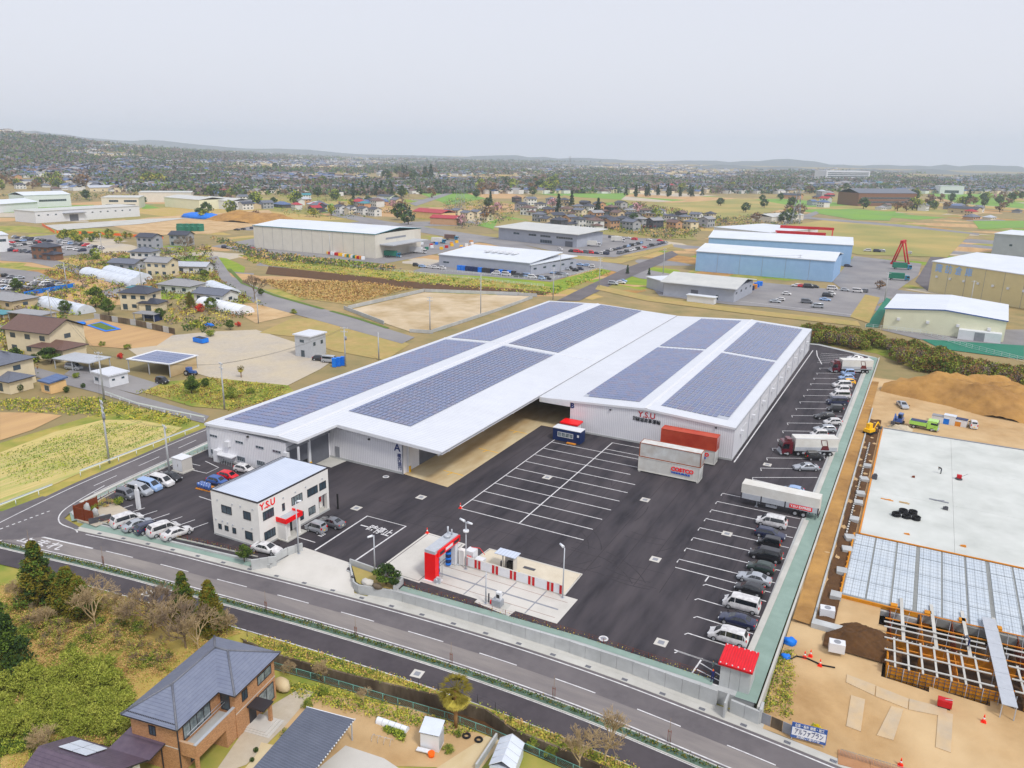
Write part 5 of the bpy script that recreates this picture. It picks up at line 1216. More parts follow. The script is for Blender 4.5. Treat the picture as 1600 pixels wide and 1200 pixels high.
# ---- planting strip between road and footpath: a low hedge, staked saplings
hm = MB(); g_ = random.Random(3)
for (p, a) in resample(offset_line(HS, -4.12), .22):
    if g_.random() < .1: continue
    for _ in range(8): leaf(hm, (p[0]+g_.gauss(0,.18), p[1]+g_.gauss(0,.18), zr(p[0])+.12+g_.random()*.45), .13, g_, g_.randrange(3), .2)
tag(hm.build('hedge', ['leaf_cedar',LD,LM]), 'low clipped hedge in the strip between road and footpath', 'hedge', kind='stuff')
st = Proto('staked_sapling'); st.add('stem', MB().tube((0,0,0),(0,0,3.0),.035,.02,5), 'twig'); st.add('stake', MB().tube((-.15,0,0),(-.15,0,1.5),.03,n=5).tube((.15,0,0),(.15,0,1.5),.03,n=5).tube((-.2,0,1.3),(.2,0,1.3),.03,n=5), 'wood_brown')
for px, py, w_ in ((47,857,'leftmost, by the stop lettering'),(162,884,'second from the left'),(416,956,'behind the brick house roof'),(556,996,'in front of the entrance slab'),(705,1038,'near the palm'),(865,1092,'below the striped wash wall'),(1045,1160,'rightmost along the strip')):
    q = GR(px, py); st.place((q[0],q[1],zr(q[0])+.05), 0, 'thin staked sapling in the hedge strip, '+w_, 'sapling', 'staked saplings along the road')
# ---- fences with thin planting round the yard
def yard_fence(line, label, z=.02, zf=None):
    t = thing('wire_fence', label, 'fence', (line[0][0],line[0][1],0)); zf = zf or (lambda p: z); pm2 = MB().tube((0,0,0),(0,0,.75),.03,n=5).mesh('post', ['wood_brown'])
    for p, a in resample(line, 1.9): obj('post', pm2, t, (p[0]-line[0][0], p[1]-line[0][1], zf(p)))
    wr = MB()
    for a, b in zip(line, line[1:]):
        for h in (.4, .7): wr.tube((a[0]-line[0][0],a[1]-line[0][1],zf(a)+h),(b[0]-line[0][0],b[1]-line[0][1],zf(b)+h),.015,n=3)
    wr.build('rail', 'wood_brown', t)
    g = random.Random(len(label)); lm = MB()
    for p, a in resample(line, .3):
        for _ in range(3): leaf(lm, (p[0]+g.gauss(0,.12), p[1]+g.gauss(0,.12)-.1, zf(p)+g.random()*.6), .085, g, g.randrange(3), .1)
    tag(lm.build('hedge_plants', ['leaf_brown','leaf_maroon','leaf_yellow']), 'thin reddish young hedge plants along the '+('left kerb' if 'left' in label else 'front fence' if 'retaining' in label else 'staff parking fence'), 'plants', kind='stuff')
yard_fence([(-56.2,77.9),(-30.6,79.0),(-14.2,78.7)], 'thin brown wire fence above the front retaining wall', .02)
yard_fence([(p[0],p[1]+.1) for p in fb_ if p[0] < -79], 'thin brown wire fence behind the staff parking', .1)
yard_fence(fl2[2:], 'thin brown wire fence beside the left kerb', .1)
# ---- plants in the site
plant('pine', -58.7, 77.0, .24, 1.25, 0, 'spreading green garden pine in the entrance planter', 'pine')
plant_px('broad', 382, 876, .0, .42, 'small round evergreen at the end of the front hedge by the wing wall', 'tree')
for px, py, k, w_ in ((146,797,'bush','green shrub behind the garden screen rocks'),(186,787,'bush','dark green shrub at the edge of the rockery'),(166,790,'dryb','brown dry shrub in the middle of the rockery')): plant_px(k, px, py, .02, .8, w_, 'shrub')
# ---- verge and ditch south of the footpath
DW = [(-67.4,59.6),(-62.5,59.35),(-56.6,59.95),(-50.7,60.8),(-45.1,61.75),(-39.8,62.7),(-35.2,63.1),(-32.3,62.3),(-30.8,61.8),(-23.9,61.7),(-12,61.0),(0,60)]
t = thing('ditch_wall', 'old stained concrete retaining wall along the ditch below the footpath', 'wall', (DW[0][0],DW[0][1],0))
for a, b in zip(DW, DW[1:]):
    A_, B_ = Vector(a), Vector(b); l = (B_-A_).length; n = max(1, round(l/3)); an = math.atan2(B_.y-A_.y, B_.x-A_.x)
    for k in range(n):
        q = A_+(B_-A_)*(k/n); MB().box(0,l/n-.02,-.12,.12,-3.4,-1.15 if l > 2.2 else -1.3).build('panel', 'concrete_old', t, (q.x-DW[0][0], q.y-DW[0][1], 0), an)
struct('ditch_bed', offset_line(DW, -.1)+offset_line(DW, -2.6)[::-1], -2.75, 'soil_dark')
bk = MB(); BR = [p for p in ROADS if p[0] > -70]
def dwy(x):
    for a, b in zip(DW, DW[1:]):
        if a[0] <= x <= b[0]: return a[1]+(b[1]-a[1])*(x-a[0])/(b[0]-a[0])
    return DW[0][1] if x < DW[0][0] else DW[-1][1]
up = offset_line(BR, -8.1)
for a, b in zip(up, up[1:]):
    lo = [(p[0], dwy(p[0])+.1, -1.2) for p in (a, b)]; bk.face([lo[0], lo[1], (b[0],b[1],zr(b[0])), (a[0],a[1],zr(a[0]))])
tag(bk.build('verge_bank', 'verge'), kind='structure')
tufts('verge_grass', offset_line([p for p in ROADS if -68 < p[0] < 2], -8.45)+[(p[0],dwy(p[0])+.25) for p in ROADS if -68 < p[0] < 2][::-1], 1500, .13, [LL,LY,LM,'straw'], 4, lambda x, y: (lambda t: zr(x)*(1-t)-1.2*t)(min(1, max(0, (road_y(x)-8.1-y)/max(.3, road_y(x)-8.2-dwy(x))))) , .3, label='rough green and straw grass on the bank below the footpath')
GFL = [(-69,56.5),(-61.2,57.4),(-54.3,58.3),(-45.9,59.2),(-38.1,60.1),(-33.5,60.2),(-26.6,59.9),(-14,59.3),(10,58)]
tag(MB().prism(GFL+[(10,10),(-69,10)], -3.3, -1.66).build('garden_ground', 'verge'), kind='structure')
t = thing('verge_fence', 'row of dark posts and wires on top of the ditch wall', 'fence', (0,0,0)); pmv = MB().tube((0,0,-1.2),(0,0,-.1),.035,n=5).mesh('post', ['dark_trim'])
for p, a in resample([(q[0],q[1]+.6) for q in DW], 2.4): obj('post', pmv, t, (p[0],p[1],0))
wr = MB()
for a, b in zip(DW, DW[1:]):
    for h in (-.5, -.15): wr.tube((a[0],a[1]+.6,h),(b[0],b[1]+.6,h),.012,n=3)
wr.build('wire', 'dark_trim', t)
GF = [(-61.2,57.5),(-54.3,58.4),(-45.9,59.3),(-38.1,60.2),(-33.5,60.3),(-26.6,60.0),(-14,59.4)]
t = thing('mesh_fence', 'pale green mesh fence along the near side of the ditch', 'fence', (0,0,0)); pmg = MB().tube((0,0,-1.75),(0,0,-.7),.04,n=6).mesh('post', ['fence_green'])
for p, a in resample(GF, 1.9): obj('post', pmg, t, (p[0],p[1],0))
rl = MB(); ms = MB()
for a, b in zip(GF, GF[1:]):
    rl.tube((a[0],a[1],-.72),(b[0],b[1],-.72),.035,n=5); rl.tube((a[0],a[1],-1.6),(b[0],b[1],-1.6),.025,n=5)
    l = math.dist(a, b); n = int(l/.18)
    for k in range(n):
        p = (a[0]+(b[0]-a[0])*k/n, a[1]+(b[1]-a[1])*k/n); p2 = (a[0]+(b[0]-a[0])*min(1,(k+3)/n), a[1]+(b[1]-a[1])*min(1,(k+3)/n)); ms.tube((p[0],p[1],-1.6),(p2[0],p2[1],-.72),.008,n=3,caps=False); ms.tube((p2[0],p2[1],-1.6),(p[0],p[1],-.72),.008,n=3,caps=False)
rl.build('rail', 'fence_green', t); ms.build('mesh', 'fence_green', t)
# footpath drain covers
for i, (px, py) in enumerate(((231,927),(652,1053))):
    q = GR(px, py); solo('drain_cover', cme, (q[0],q[1],zr(q[0])+.02), R(8), ['pale square drain cover at the path edge behind the left conifers','pale square drain cover at the path edge left of the palm'][i], 'drain cover', 'drain covers in the footpath', scale=(.9,.9,1))
# ---- wood at the lower left
WZ = lambda x, y: near_h(x, y)
WOOD = None
WOODP = [G(0,915,-.6),G(150,925,-.6),G(300,962,-.8),G(378,990,-1),G(325,1005,-1),G(196,1115,-1),G(205,1160,-1),G(110,1165,-1),G(40,1200,-1),G(0,1200,-1)]
struct('woodland_floor', [(x,y) for x,y in WOODP], lambda p: near_h(p[0],p[1])+.06, 'dry_grass')
tufts('undergrowth', WOODP, 8500, .11, ['straw','straw','straw','leaf_sasa2','straw','leaf_sasa'], 8, lambda x, y: WZ(x, y)+.05, .4, .35, 'dry grass and weeds covering the woodland floor')
def wood(key, px, py, s_, label, cat, group=None, z=-.7):
    g = G(px, py, z); plant(key, g[0], g[1], WZ(*g)-.05, s_, rnd.uniform(0,6.28), label, cat, group)
wood('fir', 2, 1062, (1.0,1.0,1.05), 'tall dark green fir at the left edge of the picture', 'fir tree')
wood('cedar', 66, 950, (1.35,1.35,1.1), 'tall bronze-green cedar by the stop lettering', 'cedar', 'conifers by the footpath'); wood('cedar_b', 110, 955, (1.15,1.15,.85), 'shorter rounded cedar right of the tall one at the left', 'cedar', 'conifers by the footpath')
wood('cedar_b', 128, 963, (1.05,1.05,.75), 'low dense cedar wrapped in bare twigs', 'cedar', 'conifers by the footpath')
wood('cedar', 289, 965, (.9,.9,.8), 'slim golden cedar left of the pair near the house roof', 'cedar', 'conifers by the footpath'); wood('cedar_b', 331, 985, (.95,.95,1.0), 'pointed golden cedar nearest the house roof', 'cedar', 'conifers by the footpath')
for i, (px, py, s_, k) in enumerate(((150,985,1.0,'bare_b'),(205,985,.9,'bare_s'),(240,985,.95,'bare'),(265,1000,1.0,'bare_b'),(290,1010,.95,'bare'),(310,1015,.9,'bare_b'),(355,990,.75,'bare_s'),(140,950,.7,'bare_b'),(75,985,.7,'bare_s'),(30,955,.8,'bare_s'),(180,960,.7,'bare_s'),(75,1180,.8,'bare_s'),(220,960,.6,'bare_b'))):
    wood(k, px, py, s_*1.2, 'leafless tangled tree in the lower left wood, '+('number %d' % (i+1) if False else ['left of the twin cedars','in the middle of the bank','behind the house roof','close to the house ridge','nearest the house','touching the house roof','at the footpath corner','beside the low cedar','below the tall cedar','at the left picture edge','under the footpath kerb','in front of the purple roof','below the path drain cover'][i]), 'bare tree', 'bare trees of the lower left wood')
gg = random.Random(21)
SPOT = []
for k in range(46):
    px, py = gg.uniform(0, 205), gg.uniform(1055, 1150)
    if px+ (py-1055)*.1 > 215: continue
    SPOT.append(('sasa', px, py, (gg.uniform(.8,1.15),gg.uniform(.8,1.15),gg.uniform(1.0,1.6))))
for k in range(30): SPOT.append((gg.choice(['dryb','dryb','bush_y','bush','dryb']), gg.uniform(70,235), gg.uniform(975,1020), gg.uniform(.6,1.0)))
for k in range(16): SPOT.append((gg.choice(['dryb','bush_y']), gg.uniform(0,60), gg.uniform(955,1000), gg.uniform(.7,1.1)))
for k in range(12): SPOT.append((gg.choice(['bush','dryb','bush_y']), gg.uniform(200,270), gg.uniform(1015,1045), gg.uniform(.7,1.1)))
for k in range(8): SPOT.append(('bush', gg.uniform(0,75), gg.uniform(1120,1185), gg.uniform(.9,1.3)))
LAB = {'sasa': ('yellow-green bamboo grass clump carpeting the wood beside the house', 'bamboo grass'), 'dryb': ('straw-brown dry shrub in the lower left wood', 'shrub'), 'bush_y': ('pale yellow-green bush in the lower left wood', 'bush'), 'bush': ('darker green bush in the lower left wood', 'bush')}
def spot_words(px, py): return ('upper ' if py < 1000 else 'middle ' if py < 1060 else 'lower ' if py < 1105 else 'bottom ')+('left end' if px < 50 else 'left part' if px < 110 else 'centre' if px < 165 else 'right side')
for k, px, py, s_ in SPOT: wood(k, px, py, s_, LAB[k][0].replace(' in the lower left wood','')+', '+spot_words(px, py)+' of the lower left wood' if k != 'sasa' else 'yellow-green bamboo grass clump at the '+spot_words(px, py)+' of the lower left wood', LAB[k][1], {'sasa':'bamboo grass clumps','dryb':'dry shrubs of the wood','bush_y':'pale bushes of the wood','bush':'green bushes of the wood'}[k])

# ================================================================ BRICK HOUSE, GARDEN, SHEDS (bottom)
m = mat('brick_tan', (196,142,98), (176,122,80), 2.2, .85, c3=(206,158,112), scale3=.8, k3=.4)
def add_bricks(m, c1, c2, mortar, sc):
    n = m.node_tree.nodes; L = m.node_tree.links; b = n['Principled BSDF']; tc = n.new('ShaderNodeTexCoord'); sp_ = n.new('ShaderNodeSeparateXYZ'); ad = n.new('ShaderNodeMath'); cb = n.new('ShaderNodeCombineXYZ'); br = n.new('ShaderNodeTexBrick')
    L.new(tc.outputs['Object'], sp_.inputs[0]); L.new(sp_.outputs[0], ad.inputs[0]); L.new(sp_.outputs[1], ad.inputs[1]); L.new(ad.outputs[0], cb.inputs[0]); L.new(sp_.outputs[2], cb.inputs[1]); L.new(cb.outputs[0], br.inputs['Vector'])
    for k, v in (('Color1',c1),('Color2',c2),('Mortar',mortar)): br.inputs[k].default_value = lin(v)+(1,)
    br.inputs['Scale'].default_value = sc; br.inputs['Mortar Size'].default_value = .012; L.new(br.outputs[0], b.inputs['Base Color'])
    bp = n.new('ShaderNodeBump'); bp.inputs['Strength'].default_value = .4; bp.inputs['Distance'].default_value = .02; L.new(br.outputs[1], bp.inputs['Height']); bp.invert = True; L.new(bp.outputs[0], b.inputs['Normal'])
add_bricks(m, (190,148,112), (158,118,86), (186,162,138), 3.2)
def tile_mat(name, c, c2, rows=3.2, rough=.45):
    """roof tiles: courses along the fall of each face, from the object's height"""
    m = mat(name, c, c2, 1.4, rough, spec=.4); n = m.node_tree.nodes; L = m.node_tree.links; tc = n.new('ShaderNodeTexCoord'); wv = n.new('ShaderNodeTexWave'); wv.bands_direction = 'Z'; wv.wave_profile = 'SAW'; wv.inputs['Scale'].default_value = rows*.6; wv.inputs['Distortion'].default_value = 0
    L.new(tc.outputs['Object'], wv.inputs['Vector']); bp = n.new('ShaderNodeBump'); bp.inputs['Strength'].default_value = .6; bp.inputs['Distance'].default_value = .05; L.new(wv.outputs['Fac'], bp.inputs['Height']); L.new(bp.outputs[0], n['Principled BSDF'].inputs['Normal']); b_ = n['Principled BSDF'].inputs['Base Color']; src = b_.links[0].from_socket; mx = n.new('ShaderNodeMix'); mx.data_type = 'RGBA'; mx.blend_type = 'MULTIPLY'; mx.inputs[7].default_value = (.7,.7,.72,1); rp = n.new('ShaderNodeMapRange'); rp.inputs[1].default_value = .82; rp.inputs[2].default_value = .95; L.new(wv.outputs['Fac'], rp.inputs[0]); L.new(rp.outputs[0], mx.inputs[0]); L.new(src, mx.inputs[6]); L.new(mx.outputs[2], b_); return m
tile_mat('tile_blue', (128,134,150), (112,118,136)); tile_mat('tile_purple', (104,92,104), (84,74,88)); tile_mat('tile_grey', (122,124,132), (104,106,114)); tile_mat('tile_dark', (70,70,78), (58,58,66)); tile_mat('tile_brown', (110,84,76), (92,70,64)); tile_mat('tile_pale', (158,152,146), (140,136,132))
HZ = -1.65
H1 = thing('brick_house', 'two-storey tan brick house with blue-grey hipped roof and long balcony', 'house', (-62.2,40.3,HZ), R(9))
EZ = 5.65
mb = MB().prism([(0,0),(5.6,0),(5.6,5.9),(7.6,5.9),(7.6,12.6),(0,12.6)], 0, EZ-.05); mb.build('wall', 'brick_tan', H1)
part_box(H1, 'string_course', 'concrete_pad', -.03, 5.63, -.03, 0, 2.85, 2.93); part_box(H1, 'string_course', 'concrete_pad', 7.6, 7.63, 5.9, 12.6, 2.85, 2.93)
def roof_faces(name, faces, m, parent, th=.16, loc=None):
    mb = MB()
    for f in faces:
        f = [Vector(p) for p in f]; nrm = (f[1]-f[0]).cross(f[2]-f[0])
        if nrm.z < 0: f = f[::-1]
        mb.face(f, 0); mb.face([p-Vector((0,0,th)) for p in f][::-1], 1)
        for a, b in zip(f, f[1:]+f[:1]):
            mb.face([a-Vector((0,0,th)), b-Vector((0,0,th)), b, a], 1)
    return mb.build(name, [m,'dark_trim'], parent, loc)
o_ = .55; e = EZ; rz_ = EZ+1.85
a1,a2,a3,a4,a5,a6 = (-o_,-o_,e),(5.6+o_,-o_,e),(5.6+o_,5.9-o_,e),(7.6+o_,5.9-o_,e),(7.6+o_,12.6+o_,e),(-o_,12.6+o_,e)
r1, r2, r3 = (2.8,2.9,rz_),(2.8,9.3,rz_),(4.4,9.3,rz_)
R1 = roof_faces('roof', [[a1,a2,r1],[a1,r1,r2,a6],[a2,a3,(4.4,6.6,rz_-.35) if False else r2,r1],[a3,a4,r3,r2],[a4,a5,r3],[a5,a6,r2,r3]], 'tile_blue', H1)
rc = MB()
for p, q in ((a1,r1),(a2,r1),(r1,r2),(r2,r3),(r3,a4),(r3,a5),(r2,a6)): rc.tube((p[0],p[1],p[2]+.02),(q[0],q[1],q[2]+.02),.11,n=6)
rc.build('ridge_tile', 'tile_grey', R1)
window(H1, 'E', 5.6, .7, 4.6, 3.35, 5.0, 4, pane='glass_curtain'); window(H1, 'S', 0.0, 2.2, 3.0, 3.7, 4.8, 2); window(H1, 'E', 5.6, 1.3, 3.9, .3, 2.5, 2, pane='glass_curtain')
window(H1, 'E', 7.6, 7.0, 7.9, 3.6, 4.8, 2); window(H1, 'E', 7.6, 9.6, 12.0, 3.7, 4.8, 2, pane='glass_curtain'); window(H1, 'E', 7.6, 9.6, 12.2, .4, 2.5, 2, pane='glass_curtain'); window(H1, 'S', 5.9, 5.9, 7.0, 3.2, 5.2, 1)
part_box(H1, 'balcony_floor', 'concrete_wall', 5.6, 7.4, .2, 5.85, 2.7, 2.9); bw = part_box(H1, 'balcony_wall', 'brick_tan', 7.3, 7.55, .1, 5.88, 2.2, 3.75); part_box(H1, 'balcony_wall', 'brick_tan', 5.6, 7.3, .1, .35, 2.2, 3.75)
part_box(bw, 'handrail', 'galv', 7.28, 7.58, .08, 5.88, 3.75, 3.83); MB().tube((6.3,.5,4.4),(6.3,5.6,4.4),.03,n=5).tube((6.6,.5,4.35),(6.6,5.6,4.35),.03,n=5).build('laundry_pole', 'galv', H1)
part_box(H1, 'porch_wall', 'brick_tan', 5.6, 7.5, .1, 5.88, 0, 2.2) if False else None
part_box(H1, 'lower_wall', 'brick_tan', 5.62, 7.5, 4.4, 5.88, 0, 2.69); part_box(H1, 'balcony_post', 'brick_tan', 7.2, 7.5, .15, .45, 0, 2.2)
part_box(H1, 'porch_roof', 'dark_trim', 7.6, 9.7, 7.6, 9.3, 2.45, 2.62); part_box(H1, 'porch_pillar', 'brick_tan', 9.2, 9.55, 8.9, 9.2, .3, 2.45); part_box(H1, 'door', 'dark_trim', 7.6, 7.66, 7.9, 9.0, .3, 2.4)
for k in range(3): part_box(H1, 'porch_step', 'concrete_pad', 7.6, 9.9+.35*k, 7.3-.2*k, 9.5+.1*k, .2-.1*k, .3-.1*k)
part_box(H1, 'downpipe', 'dark_trim', 5.6, 5.7, -.1, 0, 0, 5.5); part_box(H1, 'downpipe', 'dark_trim', 3.4, 3.5, -.1, 0, 0, 2.4)
gd = MB()
for k in range(30): gd.box(-.3+k*.2,-.22+k*.2,-.25,-.17,e+.22,e+.3)
gd.build('snow_guard', 'dark_trim', R1)
# purple-tiled neighbour
H2 = thing('tiled_house', 'purple-brown tiled house with roof-mounted solar panels at the bottom edge', 'house', (-66.2,31.0,HZ), R(9))
part_box(H2, 'wall', 'office_wall', .6, 8.6, 0, 6.0, 0, 2.9)
R2 = roof_faces('roof', [[(0,-.5,2.9),(9.2,-.5,2.9),(9.2,3,4.6),(0,3,4.6)],[(9.2,6.5,2.9),(0,6.5,2.9),(0,3,4.6),(9.2,3,4.6)],[(4.6,6.4,2.95),(9.4,6.4,2.95),(9.4,9.4,3.2),(4.6,9.4,3.2)]], 'tile_purple', H2)
spn = MB().box(-.8,.8,-.6,.6,0,.05).mesh('solar_panel', ['film'])
for i in range(2):
    for j in range(2):
        o = obj('solar_panel', spn, H2, (2.4+1.7*i, 4.2+1.2*j, 4.15-.58*j)); o.rotation_euler = (-.453, 0, 0)
# gravel, path, vegetable garden
zg_ = -1.62
struct('gravel_yard', [G(428,1100,zg_),G(470,1075,zg_),G(490,1082,zg_),G(445,1135,zg_),G(385,1195,zg_),G(330,1215,zg_),G(375,1150,zg_)], -1.6, 'gravel')
struct('garden_soil', [G(445,1110,zg_),G(500,1085,zg_),G(640,1105,zg_),G(760,1150,zg_),G(720,1200,zg_),G(560,1195,zg_),G(480,1210,zg_),G(430,1190,zg_)], -1.62, 'dirt')
struct('garden_lane', [G(760,1150,zg_),G(785,1158,zg_),G(745,1210,zg_),G(660,1215,zg_),G(690,1195,zg_)], -1.6, 'concrete_warm')
struct('carport_floor', [G(540,1165,zg_),G(600,1185,zg_),G(630,1205,zg_),G(480,1215,zg_)], -1.6, 'concrete_pad')
struct('garden_path', [G(408,1160,zg_),G(430,1165,zg_),G(425,1185,zg_),G(395,1215,zg_),G(375,1210,zg_),G(400,1180,zg_)], -1.59, 'concrete_warm')
tufts('garden_grass', [G(430,1068,zg_),G(500,1073,zg_),G(620,1105,zg_),G(740,1140,zg_),G(720,1150,zg_),G(600,1125,zg_),G(480,1095,zg_)], 700, .13, [LL,LM,LY], 9, lambda x, y: -1.65, .3, label='weedy grass along the garden side of the green mesh fence')
tufts('vegetable_row', [G(597,1140,zg_),G(606,1137,zg_),G(634,1148,zg_),G(630,1160,zg_)], 160, .14, [LM,LL], 10, lambda x, y: -1.6, .35, .12, 'bright green vegetable bed beside the white tunnel')
c0 = thing('carport', 'carport with dark blue corrugated roof on slim posts', 'carport', (-49.2,44.0,HZ), R(9))
mat('corrugated_blue', (104,109,122), (90,95,108), .6, .4, wave=('Y', 3.2, .9))
part_box(c0, 'roof', 'corrugated_blue', 0, 5.6, -2.0, 8.2, 2.4, 2.5)
for x, y in ((.2,8.0),(5.4,8.0),(5.4,1.0),(.2,1.0)): part_box(c0, 'post', 'galv', x-.06, x+.06, y-.06, y+.06, 0, 2.4)
ge = MB()
for k in range(26): ge.box(5.6,5.7,-1.8+k*.4,-1.68+k*.4,2.45,2.55)
ge.build('edge_clip', 'white_plain', c0); part_box(c0, 'gutter', 'white_plain', -.08, 5.68, 8.2, 8.3, 2.36, 2.5)
g = G(441,1078,HZ); tag(MB().blob((0,0,.7), (1.3,.8,.75), 0, 3, 6, 10, .06).build('covered_stack', 'concrete_warm', None, (g[0],g[1],HZ), R(-15)), 'beige sheet-covered stack behind the brick house', 'stack')
g = G(657,1170,HZ); t = thing('glazed_shed', 'little white shed with slanted translucent roof in the vegetable garden', 'shed', (g[0],g[1],HZ), R(12))
part_box(t, 'wall', 'white_plain', 0, 2.0, 0, 1.5, 0, 2.1); roof_faces('roof', [[(-.1,-.1,2.1),(2.1,-.1,2.1),(2.1,1.6,2.75),(-.1,1.6,2.75)]], 'film', t, .06)
for k in range(5): part_box(t, 'roof_bar', 'white_plain', -.1+k*.53, -.05+k*.53, -.12, -.1, 2.05, 2.14)
part_box(t, 'lattice', 'galv', 2.0, 2.03, .1, 1.4, .3, 1.9); part_box(t, 'bench', 'white_plain', -.2, 1.2, -.7, -.2, .3, .4)
g = G(674,1182,HZ); tag(MB().tube((0,0,0),(0,0,.5),.3,.36,10).build('bucket', 'orange', None, (g[0],g[1],HZ)), 'orange bucket beside the little white shed', 'bucket')
def tunnel(p, q, w_, h_, label, z=-.45, m='film', name='row_tunnel', group=None, ribs=0):
    P, Q = Vector(p), Vector(q); l = (Q-P).length; t = thing(name, label, 'tunnel' if h_ < 1 else 'greenhouse', (P.x,P.y,z), math.atan2(Q.y-P.y, Q.x-P.x), group); mb = MB(); n = 10; sk = 8
    pts = [(-math.cos(math.pi*k/n)*w_/2, math.sin(math.pi*k/n)*h_) for k in range(n+1)]
    for s_ in range(sk):
        x0, x1 = l*s_/sk, l*(s_+1)/sk
        for a, b in zip(pts, pts[1:]): mb.face([(x0,a[0],a[1]),(x0,b[0],b[1]),(x1,b[0],b[1]),(x1,a[0],a[1])][::-1], 0, True)
    mb.face([(0,a,b) for a, b in pts]); mb.face([(l,a,b) for a, b in pts][::-1]); mb.build('cover', m, t)
    for k in range(ribs+1):
        hp = MB(); x = l*k/max(1, ribs)
        for a, b in zip(pts, pts[1:]): hp.tube((x,a[0]*1.01,a[1]*1.01),(x,b[0]*1.01,b[1]*1.01),.03,n=4)
        hp.build('hoop', 'galv', t)
    return t
tunnel(G(590,1127,zg_), G(637,1143,zg_), .8, .55, 'white fleece row tunnel in the vegetable garden', -1.62, 'plastic_white', ribs=5)
mb = MB()
for k in range(4): 
    for a in range(6): mb.tube((k*.7,-.4*math.cos(math.pi*a/6),.6*math.sin(math.pi*a/6)),(k*.7,-.4*math.cos(math.pi*(a+1)/6),.6*math.sin(math.pi*(a+1)/6)),.02,n=4)
mb.tube((0,0,.6),(2.1,0,.6),.02,n=4); g = G(583,1155,zg_); tag(mb.build('hoop_frame', 'galv', None, (g[0],g[1],-1.62), R(10)), 'empty metal hoop frame beside the green vegetable bed', 'frame')
# glass house, garden wall
g = G(792,1196,-1.4); t = thing('glass_house', 'small glazed greenhouse with pitched roof at the bottom edge', 'greenhouse', (g[0],g[1],-1.6), R(12))
part_box(t, 'wall', 'film', -1.2, 1.2, -2, 1.8, 0, 1.6); roof_faces('roof', [[(-1.3,-2,1.6),(0,-2,2.4),(0,1.9,2.4),(-1.3,1.9,1.6)],[(1.3,-2,1.6),(0,-2,2.4),(0,1.9,2.4),(1.3,1.9,1.6)]], 'film', t, .04)
for k in range(5):
    b = MB().tube((-1.3,-2+k*.97,1.65),(0,-2+k*.97,2.45),.025,n=4).tube((1.3,-2+k*.97,1.65),(0,-2+k*.97,2.45),.025,n=4); b.build('glazing_bar', 'white_plain', t)
t = thing('garden_wall', 'short grey garden wall by the lane at the bottom edge', 'wall', (0,0,0))
for i, (p, a) in enumerate(resample([G(776,1153,-1.4), G(745,1200,-1.4)], .8)): MB().box(0,.78,-.1,.1,-1.8,-.8).build('block', 'concrete_wall', t, (p[0],p[1],0), a)
for i, (px, py) in enumerate(((729,1151),(748,1157))):
    g = G(px, py, zg_); mb = MB()
    for k in range(12): mb.tube((.35*math.cos(k*.5236),.35*math.sin(k*.5236),.1),(.35*math.cos((k+1)*.5236),.35*math.sin((k+1)*.5236),.1),.12,n=6)
    tag(mb.build('old_tyre', 'rubber', None, (g[0],g[1],-1.6)), ['old black tyre on the soil, left of two','old black tyre on the soil, right of two'][i], 'tyre')
plant_px('palm', 712, 1137, -1.65, (1.15,1.15,1.12), 'shaggy windmill palm beside the ditch', 'palm')
plant_px('bare_b', 1400 if False else 945, 1195, -1.5, 1.1, 'spreading bare tree at the bottom right of the ditch', 'bare tree', 'bare trees along the ditch')
plant_px('bare_b', 905, 1205, -1.5, .9, 'bare tree at the bottom edge left of the spreading one', 'bare tree', 'bare trees along the ditch')
plant_px('bare_s', 452, 1055, -1.6, .5, 'small bare shrub behind the beige covered stack', 'shrub', 'bare trees along the ditch'); plant_px('bare_s', 506, 1062, -1.6, .65, 'pinkish bare shrub hanging over the ditch', 'shrub', 'bare trees along the ditch'); plant_px('bare_b', 568, 1100, -1.6, .38, 'tiny bare tree by the green mesh fence', 'shrub', 'bare trees along the ditch')
for i, (px, py, k, s_, w_) in enumerate(((447,1150,'bush',.55,'dark bush left of the carport roof'),(482,1105,'bush_y',.6,'yellow-green bush by the gravel yard'),(505,1085,'bush',.55,'green bush by the mesh fence'),(475,1130,'bush',.5,'bush at the upper corner of the carport'),(400,1175,'ball',.5,'clipped ball beside the garden path, upper'),(394,1190,'ball',.45,'clipped ball beside the garden path, lower'),(700,1175,'bush_y',.55,'yellow-green bush beside the little white shed'),(830,1165,'bush_y',.6,'leafy green bush right of the glass house'),(860,1180,'bush_y',.6,'leafy green bush at the bottom edge'),(715,1150,'bush',.4,'low bush at the foot of the palm'))):
    plant_px(k, px, py, -1.63, s_, w_, 'bush')
# ================================================================ BUILDING SITE ON THE RIGHT
def grid_patch(name, x0, x1, y0, y1, nx, ny, zf, m, kind='structure'):
    mb = MB(); f0 = y0 if callable(y0) else (lambda x: y0)
    for j in range(ny+1):
        for i in range(nx+1):
            x = x0+(x1-x0)*i/nx; y = f0(x)+(y1-f0(x))*j/ny; mb.v.append((x, y, zf(x, y)))
    for j in range(ny):
        for i in range(nx): a = j*(nx+1)+i; mb.f.append((a,a+1,a+nx+2,a+nx+1)); mb.m.append(0); mb.sm.append(True)
    return tag(mb.build(name, m), kind=kind)
def hsite(x, y): t = min(1, max(0, (y-road_y(x)-4.6)/26.0)); return (zr(x)+.02)*(1-t)-.14*t+.05*math.sin(x*.8)*math.sin(y*.6)
a = Vector(G(1388,1040,.5)+(0,)); b = Vector(G(1600,1092,.5)+(0,)); d = (b-a).normalized(); n_ = Vector((-d.y, d.x, 0)); an = math.atan2(d.y, d.x)
def in_pit(x, y): v = Vector((x-a.x, y-a.y, 0)); return -.4 < v.dot(d) < 48 and -.6 < v.dot(n_) < 16.6
